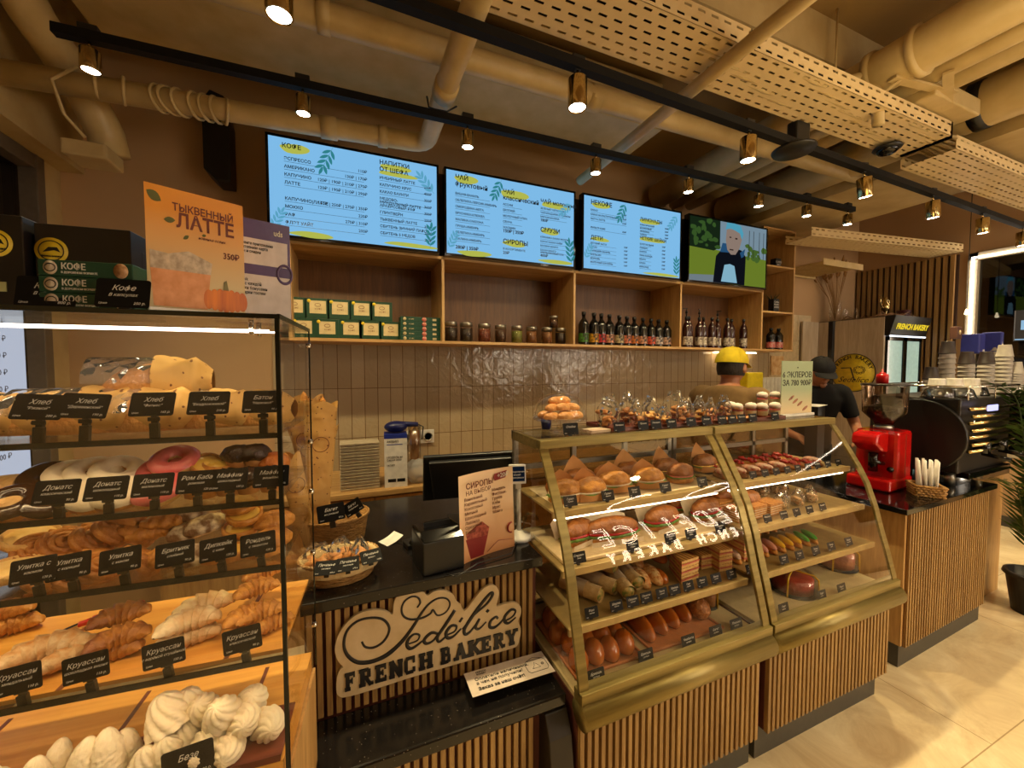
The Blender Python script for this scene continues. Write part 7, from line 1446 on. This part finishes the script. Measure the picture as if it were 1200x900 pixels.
for k in range(24): a = rnd.uniform(-.3, .3); x0, y0 = rnd.uniform(-.2, .1), rnd.uniform(-.2, .2); b.tube([(x0, y0, .01), (x0+.15*cos(a), y0+.1*sin(a), rnd.uniform(.02, .08)), (x0+.3*cos(a), y0+.3*sin(a), rnd.uniform(.01, .06))], .005, 5)
obj('twigs', b, mat('twig_brown', srgb(140, 100, 60), .8), t)
t = thing('flower_pot', 'dark flower pot at the right end of the fridge top', 'pot', (5.70, 2.45, FH+.0)); obj('pot', MB().lathe([(0, 0), (.05, 0), (.065, .10), (.06, .10), (.05, .01), (0, .01)], n=20), mat('dark_red_pot', srgb(70, 26, 30), .4), t)
# black pole between wall and fridge
t = tag(obj('black_pole', MB().box(4.62, 4.66, 2.55, 2.59, .0, 2.02), black), 'thin black upright post in front of the pale fridge panel', 'post')
t = tag(obj('pale_wood_panel', MB().box(4.80, 5.08, 2.95, 2.97, .0, 2.07), pw_), 'pale wood panel on the back wall beside the fridge', 'panel')
t = tag(obj('black_cable', MB().tube([(4.16, 2.95, 2.75), (4.17, 2.94, 2.3), (4.24, 2.93, 2.1), (4.18, 2.94, 1.9), (4.15, 2.95, 1.75)], .012, 8), black), 'thick black cable hanging beside the end of the wall shelf', 'cable')
t = thing('small_picture', 'small lit card on the tiled wall under the shelf end', 'picture', (AY(911, 430, 2.97).x, 2.97, AY(911, 430, 2.97).z)); obj('card', MB().box(-.10, .10, 0, .01, -.09, .12), mat('pale_card', srgb(226, 200, 150), .6, spot=srgb(190, 140, 80), scale=18), t)
t = tag(obj('shelf_light', MB().box(3.4, 4.0, FY+.30, FY+.32, 1.692, 1.702), emat('under_shelf', (1, .75, .42), 16)), 'small warm light strip under the right end of the wall shelf', 'light strip')
t = thing('yellow_bag', 'yellow paper bag on the back counter behind the man in the yellow cap', 'bag', (AY(879, 455, 2.6).x, 2.6, 1.10)); obj('bag', MB().box(-.10, .11, -.05, .05, 0, .40), mat('bright_yellow', srgb(226, 200, 20), .5), t, bevel=.01); obj('crate', MB().box(-.12, .12, -.06, .06, -.27, 0), oak, t)
t = thing('grey_dispenser', 'grey ribbed cup dispenser right of the yellow bag', 'dispenser', (AY(905, 455, 2.6).x, 2.6, .83)); b = MB()
for k in range(6): b.cyl((-.13+.052*k, 0, 0), (-.13+.052*k, 0, .62), .024, n=12)
obj('tubes', b, greyc, t); obj('base', MB().box(-.16, .16, -.05, .05, -.0, .02), steel, t)
struct(obj('trim_4', MB().box(2.32, 4.35, 2.42, 2.985, 0, .83), oak))
# plant
pl = thing('potted_palm', 'leafy green palm in a black pot at the right edge', 'plant', (3.97, 1.0, 0))
obj('pot', MB().lathe([(0, 0), (.10, 0), (.13, .22), (.145, .23), (.14, .25), (.12, .25), (.11, .2), (0, .2)], n=32), black, pl)
b = MB(); lf = MB(); rnd = random.Random(2)
for k in range(46):
    a = rnd.uniform(.85*pi, 1.9*pi); s_ = rnd.uniform(.06, .36); h_ = rnd.uniform(.7, 1.46); P = [Vector((.05*cos(a), .05*sin(a), .2)), Vector((.08*cos(a)+.1*s_*cos(a), .1*s_*sin(a)+.08*sin(a), h_*.6)), Vector((s_*.6*cos(a), s_*.6*sin(a), h_*.92)), Vector((s_*cos(a), s_*sin(a), h_))]
    Q = [Vector(q) for q in smooth([tuple(v) for v in P], 5, False)]; b.tube([tuple(q) for q in Q], [.006-.0045*i/len(Q) for i in range(len(Q))], 6)
    for i in range(5, len(Q)-1):
        d = (Q[i+1]-Q[i]).normalized(); sd_ = d.cross(Vector((0, 0, 1))); sd_ = (sd_.normalized() if sd_.length > .01 else Vector((1, 0, 0)))
        for sg_ in (-1, 1):
            for e in (0, .5):
                q = Q[i]+(Q[i+1]-Q[i])*e; L_f = .15*(1-.5*i/len(Q)); tip = q+(sd_*sg_*.8+d*.7+Vector((0, 0, rnd.uniform(-.3, .1)))).normalized()*L_f; m_ = (q+tip)/2; w_ = d*.010
                lf.add([tuple(q), tuple(m_-w_), tuple(tip), tuple(m_+w_)], [(0, 1, 2, 3)])
obj('stem', b, mat('palm_stem', srgb(60, 76, 30), .5), pl); lo = obj('leaves', lf, mat('palm_leaf', srgb(70, 104, 34), .5, spot=srgb(30, 58, 18), scale=8), pl); lo['kind'] = 'stuff'
# hanging sign screen seen through the window
HS = 1
hs = thing('window_display', 'dark hanging display with pale blue pictures before the window', 'screen', (5.45, 1.36, 1.90), radians(-58))
obj('case', MB().box(-.35, .35, -.02, .02, -.2, .22), black, hs); obj('picture', MB().box(-.30, -.2, -.024, -.021, -.05, .08).box(-.12, .02, -.024, -.021, .0, .13).prism([(-.2, -.15), (-.1, .0), (-.02, -.15)], -.024, -.021).box(.02, .12, -.024, -.021, -.1, -.02).box(-.35, .35, -.024, -.021, -.19, -.175), emat('pale_blue_glow', srgb(150, 190, 220), .9), hs)
hs.scale = (.62, .62, .62); obj('hanger', MB().cyl((-.2, 0, .22), (-.2, 0, 2.4), .004).cyl((.2, 0, .22), (.2, 0, 2.4), .004), steel, hs)
hp = thing('pendant_lamp', 'small pendant lamp with a glowing tip before the window', 'lamp', (5.6, 1.93, 2.06)); obj('cord', MB().cyl((0, 0, .06), (0, 0, 1.39), .003), black, hp); obj('bulb', MB().lathe([(0, 0), (.016, .006), (.008, .05), (0, .06)], n=14), emat('bulb_glow', (1, .8, .5), 6), hp)
# ---------------------------------------------------------------- people
skin = mat('skin', srgb(186, 128, 92), .5, spot=srgb(170, 108, 76), scale=12, sss=.05); hairm = mat('dark_hair', srgb(34, 22, 16), .6, bump=.6, bscale=150, stretch=(1, 1, .2))
def limb(b, P, R): b.tube(smooth([tuple(p) for p in P], 5, False), smooth_r(R, 5), 14)
def smooth_r(R, n):
    out = []
    for i in range(len(R)-1): out += [R[i]+(R[i+1]-R[i])*j/n for j in range(n)]
    return out+[R[-1]]
def remesh(o, v=.009, sm=4):
    m = o.modifiers.new('r', 'REMESH'); m.mode = 'VOXEL'; m.voxel_size = v; m.use_smooth_shade = True
    s_ = o.modifiers.new('s', 'SMOOTH'); s_.iterations = sm; s_.factor = .5
def hand(b, wrist, d, n_, side):
    """palm, four curled fingers and a thumb; d points along the hand, n_ is the palm normal"""
    d = Vector(d).normalized(); n_ = Vector(n_); n_ = (n_-d*n_.dot(d)).normalized(); s_ = d.cross(n_)*side; w = Vector(wrist)
    pc = w+d*.045
    for k in range(4):
        o_ = s_*(-.027+.018*k); b.tube([tuple(w+o_*.6), tuple(pc+o_), tuple(w+d*.088+o_)], [.015, .014, .011], 8)
        L_ = [.058, .070, .066, .050][k]; r0 = w+d*.088+o_
        b.tube([tuple(r0-d*.01), tuple(r0+d*L_*.4+n_*.006), tuple(r0+d*L_*.75+n_*.022), tuple(r0+d*L_*.85+n_*.038)], [.0095, .0090, .0082, .0065], 8)
    t0 = w+d*.03+s_*-.028; b.tube([tuple(t0), tuple(t0-s_*.022+d*.025+n_*.01), tuple(t0-s_*.026+d*.052+n_*.022)], [.013, .0105, .008], 8)
def torso(b, pts, up):
    n = 16
    def fn(u, v):
        f = u*(len(pts)-1); i = min(len(pts)-2, int(f)); t = f-i; t = t*t*(3-2*t); a, c = pts[i], pts[i+1]
        z, y, rx, ry = [a[k]+(c[k]-a[k])*t for k in range(4)]; q = 2*pi*v
        return tuple(up(rx*abs(cos(q))**.8*(1 if cos(q) > 0 else -1), y+ry*abs(sin(q))**.9*(1 if sin(q) > 0 else -1), z))
    b.grid(fn, n, 28, cv=True); o = len(b.v)-(n+1)*28; b.f += [tuple(range(o, o+28)), tuple(range(o+n*28, o+(n+1)*28))[::-1]]; b.m += [0, 0]; b.s += [True, True]
def person(label, loc, rz, bend, hands, shirt, pants, cap, tilt, capname, group=None):
    """standing figure facing local -Y; bend leans the trunk forward; hands = wrist targets in local space"""
    t = thing('person', label, 'person', loc, rz)
    hip = Vector((0, 0, .90)); B = Matrix.Rotation(radians(bend), 3, 'X')
    up = lambda x, y, z: hip+B @ Vector((x, y, z-.90))
    body = MB()
    sp = [up(0, 0, .88), up(0, .005, 1.0), up(0, -.005, 1.15), up(0, 0, 1.30), up(0, .01, 1.38)]
    torso(body, [(.82, 0, .10, .08), (.90, 0, .155, .11), (1.02, .005, .135, .098), (1.18, -.005, .155, .108), (1.32, 0, .18, .10), (1.40, .01, .13, .075), (1.44, .012, .06, .055)], up)
    nk = up(0, .012, 1.40); hc = up(0, -.015, 1.545); limb(body, [nk-(hc-nk)*.4, nk, hc], [.07, .055, .05])
    H = Matrix.Translation(hc) @ Matrix.Rotation(radians(tilt), 4, 'X')
    def head(p):
        q = p.copy()
        if p.z < 0: q.x *= 1-.28*(-p.z)**1.3; q.y = q.y*(1-.12*(-p.z))-.10*(-p.z)
        return q
    hb_ = MB(); hb_.M = H; hb_.ell((0, .0, .01), (.077, .098, .118), 26, 18, head)
    hb_.ell((0, -.10, -.015), (.012, .020, .022), 10, 8); hb_.ell((0, -.092, .012), (.009, .012, .03), 8, 6); hb_.ell((0, -.088, -.055), (.024, .013, .009), 10, 6); hb_.ell((0, -.078, -.09), (.022, .02, .018), 10, 6)
    hb_.ell((0, -.088, .032), (.045, .010, .009), 12, 6)
    for s in (-1, 1): hb_.ell((s*.080, .005, -.005), (.010, .020, .030), 10, 8)
    body.v += [] ; o0 = len(body.v); body.v += hb_.v; body.f += [tuple(i+o0 for i in f) for f in hb_.f]; body.m += hb_.m; body.s += hb_.s
    cl = MB(); pt = MB()
    torso(cl, [(.84, 0, .172, .13), (.92, 0, .176, .132), (1.02, .005, .160, .120), (1.18, -.005, .172, .124), (1.32, 0, .195, .115), (1.405, .01, .145, .090), (1.435, .012, .085, .075)], up)
    for s in (-1, 1):
        sh = up(s*.185, .005, 1.36); wr = Vector(hands[0 if s < 0 else 1]); mid = (sh+wr)/2; L1 = .29; d = (wr-sh); dist = min(d.length, .55); off = sqrt(max(.0, L1*L1-(dist/2)**2)); out = Vector((s*.55, .55, -.75)); out = (out-d.normalized()*out.dot(d.normalized())).normalized(); el = mid+out*off
        limb(body, [up(s*.10, 0, 1.36), sh, el, wr], [.05, .052, .038, .026]); fd = (wr-el).normalized(); hand(body, wr, (fd+Vector((0, -.3, -.2))).normalized(), Vector((0, 0, -1)), s)
        ce = el+(sh-el)*(.25 if shirt[1] else -.0)
        if shirt[1]: limb(cl, [up(s*.10, 0, 1.35), sh, ce], [.062, .068, .056])
        else: limb(cl, [up(s*.10, 0, 1.35), sh, el, el+(wr-el)*.85], [.062, .066, .050, .036])
        hj, kn, an = Vector((s*.09, 0, .88)), Vector((s*.10, -.02, .50)), Vector((s*.10, .02, .09))
        limb(body, [hj, kn, an], [.085, .055, .038]); body.ell((s*.10, -.04, .045), (.045, .12, .04), 14, 8)
        limb(pt, [hj, kn, Vector((s*.10, .02, .08))], [.100, .072, .060]);
    pt.ell((0, 0, .90), (.165, .125, .10), 22, 10)
    o = obj('body', body, skin, t); remesh(o, .0065, 3)
    o = obj('shirt', cl, shirt[0], t); remesh(o, .012, 5); o = obj('trousers', pt, pants, t); remesh(o, .012, 5)
    for s in (-1, 1): obj('shoe', MB().ell((s*.10, -.045, .045), (.052, .135, .05), 18, 10, lambda p: Vector((p.x, p.y, max(p.z, -.85)))), black, t)
    hr = MB(); hr.M = H
    def hf(p):
        q = head(p); return q
    hr.grid(lambda u, v: tuple(Vector((.0805*cos(v*2*pi)*cos(u*1.9-.5), .1015*sin(v*2*pi)*cos(u*1.9-.5)+.002, .01+.120*sin(u*1.9-.5)))) if sin(v*2*pi) > -.35 else tuple(Vector((.078*cos(v*2*pi)*cos(max(.45, u*1.9-.5)), .099*sin(v*2*pi)*cos(max(.45, u*1.9-.5)), .01+.119*sin(max(.45, u*1.9-.5))))), 14, 32, cv=True)
    obj('hair', hr, hairm, t)
    for s in (-1, 1):
        e_ = MB(); e_.M = H; e_.ell((s*.031, -.084, .012), (.012, .009, .007), 12, 8); obj('eye', e_, mat('eye_white', srgb(206, 196, 186), .2), t)
    cp = MB(); cp.M = H
    cp.grid(lambda u, v: ((.088-.004*u)*cos(2*pi*v)*cos(u*pi/2)**.75, (.112-.004*u)*sin(2*pi*v)*cos(u*pi/2)**.75+.004,   .030+.102*sin(u*pi/2)), 12, 32, cv=True)
    c_ = obj('cap', cp, cap, t)
    bm_ = MB(); bm_.M = H; bm_.grid(lambda u, v: ((-.075+.15*v), -.098*sqrt(max(0, 1-((-.075+.15*v)/.1)**2))-.095*u*sqrt(max(0, 1-((2*v-1)*.92)**2)), .036-.018*u-.010*(2*v-1)**2), 8, 14).grid(lambda u, v: ((-.075+.15*v), -.098*sqrt(max(0, 1-((-.075+.15*v)/.1)**2))-.095*u*sqrt(max(0, 1-((2*v-1)*.92)**2)), .033-.018*u-.010*(2*v-1)**2), 8, 14)
    obj('brim', bm_, cap, c_)
    bt_ = MB(); bt_.M = H; bt_.ell((0, .004, .133), (.009, .009, .005), 10, 6); obj('button', bt_, cap, c_)
    sm_ = MB(); sm_.M = H
    for k in range(6):
        a = pi/6+k*pi/3; sm_.tube([((.0885)*cos(a)*cos(u)**.75, .1125*sin(a)*cos(u)**.75+.004, .030+.1025*sin(u)) for u in [pi/2*j/8 for j in range(8)]], .0012, 4)
    obj('seam', sm_, cap, c_)
    return t
yc = mat('yellow_cap_cloth', srgb(226, 200, 24), .8, bump=.15); bc_ = mat('black_cap_cloth', srgb(18, 16, 18), .8); bsh = mat('tan_shirt', srgb(128, 98, 58), .85, bump=.2, bscale=30); blk_sh = mat('black_shirt', srgb(12, 12, 18), .85, bump=.2, bscale=30)
p1 = AY(853, 430, 1.76)
person('person in a yellow cap and tan shirt seen from behind the curved cases', (p1.x, 1.76, .0), radians(104), 3, [(-.15, -.24, .86), (.15, -.24, .86)], (bsh, True), blk_sh, yc, 4, 'yellow')
p2 = AY(966, 430, 2.15)
p2o = person('person in black clothes and a black cap bending over the coffee counter', (p2.x-.04, 2.25, .0), radians(-38), 19, [(-.20, -.44, .98), (.20, -.40, .98)], (blk_sh, True), blk_sh, bc_, 20, 'black')

# ---------------------------------------------------------------- lamps and neon of the hall behind, seen mirrored in the curved glass
ringm = emat('ring_glow', (1, .88, .74), 34)
for i, (x, y, r) in enumerate([(3.5, -1.75, .34), (4.9, -1.75, .34), (2.1, -1.9, .34)]):
    t = thing('ring_lamp', 'glowing ring pendant lamp in the hall before the counter, '+['middle', 'right', 'left'][i]+' of three', 'lamp', (x, y, 2.95), 0, 'ring lamps of the hall')
    obj('ring', MB().tube([(r*cos(a), r*sin(a), 0) for a in [2*pi*k/48 for k in range(48)]], .020, 8, True), ringm, t); obj('cord', MB().cyl((0, 0, .12), (0, 0, .5), .004).cyl((0, 0, .12), (r, 0, 0), .002).cyl((0, 0, .12), (-r, 0, 0), .002), black, t)
t = thing('neon_sign', 'glowing neon sign reading SEDELICE FRENCH BAKERY on the hall partition, mirrored in the curved glass', 'sign', (4.4, -2.5, 1.45))
neo = emat('neon_glow', (1, .84, .62), 30)
obj('backing', MB().box(-1.5, 1.5, -.06, -.03, -1.45, .9), mat('partition', srgb(60, 40, 26), .7), t)
for w_, z_, s_, sp_x in (('SEDELICE', .18, .56, .36), ('FRENCH BAKERY', -.40, .26, .22)):
    for k, ch in enumerate(w_):
        if ch == ' ': continue
        cv = bpy.data.curves.new('neon', 'FONT'); cv.body = ch; cv.size = s_; cv.align_x = 'CENTER'; cv.fill_mode = 'NONE'; cv.bevel_depth = .010; cv.resolution_u = 3; cv.materials.append(neo)
        tmp = bpy.data.objects.new('tmp', cv); COL.objects.link(tmp); me = bpy.data.meshes.new_from_object(tmp.evaluated_get(bpy.context.evaluated_depsgraph_get())); bpy.data.objects.remove(tmp)
        o = bpy.data.objects.new('neon_letter', me); COL.objects.link(o); o.parent = t; o.location = ((len(w_)/2-.5-k)*sp_x, .0, z_); o.rotation_euler = (pi/2, 0, pi); o.scale = (.8, 1.9, 1)
# ================================================================ light and render settings
def lamp(kind, name, loc, e, col, rot=None, **kw):
    l = bpy.data.lights.new(name, kind); l.energy = e; l.color = col
    for k, v in kw.items(): setattr(l, k, v)
    o = bpy.data.objects.new(name, l); COL.objects.link(o); o.location = loc
    if rot: o.rotation_euler = rot
    return o
W = bpy.data.worlds.new('night'); SC.world = W; W.use_nodes = True
W.node_tree.nodes['Background'].inputs[0].default_value = (.02, .018, .016, 1); W.node_tree.nodes['Background'].inputs[1].default_value = 1
WARM = (1, .71, .32); WARM2 = (1, .79, .40)
for (x, y, z, dx, dy) in FRONT_SPOTS:
    lamp('SPOT', 'spotlight_beam', (x, y, z-.02), 84, WARM2, (radians(dy), radians(dx), 0), spot_size=radians(84), spot_blend=.8, shadow_soft_size=.03)
for (x, y, z, dx, dy) in BACK_SPOTS:
    lamp('SPOT', 'spotlight_beam', (x, y, z-.02), 19 if x > 0 else 44, WARM2, (radians(dy), radians(dx), 0), spot_size=radians(100), spot_blend=.8, shadow_soft_size=.025)
# unseen fill spots added above the hall to brighten floor and counter fronts
for x, y, e in ((-.4, -1.5, 90), (1.4, -1.7, 90), (3.2, -.9, 140), (4.2, -.1, 330), (4.9, -1.4, 230)): lamp('SPOT', 'hall_fill_spot', (x, y, 3.1), e, WARM2, (0, 0, 0), spot_size=radians(130), spot_blend=.9, shadow_soft_size=.06)
lamp('POINT', 'ceiling_bounce_fill', (2.2, .6, 2.5), 12, WARM, shadow_soft_size=.3)  # added point fill standing in for warm light bounced off the ceiling
for zz, e in ((SH[1]-.012, .5), (SH[2]-.012, .8), (SH[3]-.012, .9), (1.60, .8), (1.42, .4)):
    p = LD(-LW/2, .03 if zz < 1.5 else .05, zz); lamp('AREA', 'case_light', p, e, (1, .72, .38), (radians(-25), 0, LR), shape='RECTANGLE', size=LW*.95, size_y=.02)
SC.view_settings.view_transform = 'Standard'; SC.view_settings.look = 'None'; SC.view_settings.gamma = 1
SC.view_settings.use_curve_mapping = False; SC.view_settings.exposure = 0
SC.cycles.max_bounces = 10; SC.cycles.transparent_max_bounces = 40; SC.cycles.sample_clamp_indirect = 4; SC.cycles.caustics_reflective = False; SC.cycles.caustics_refractive = False
SC.cycles.use_denoising = True
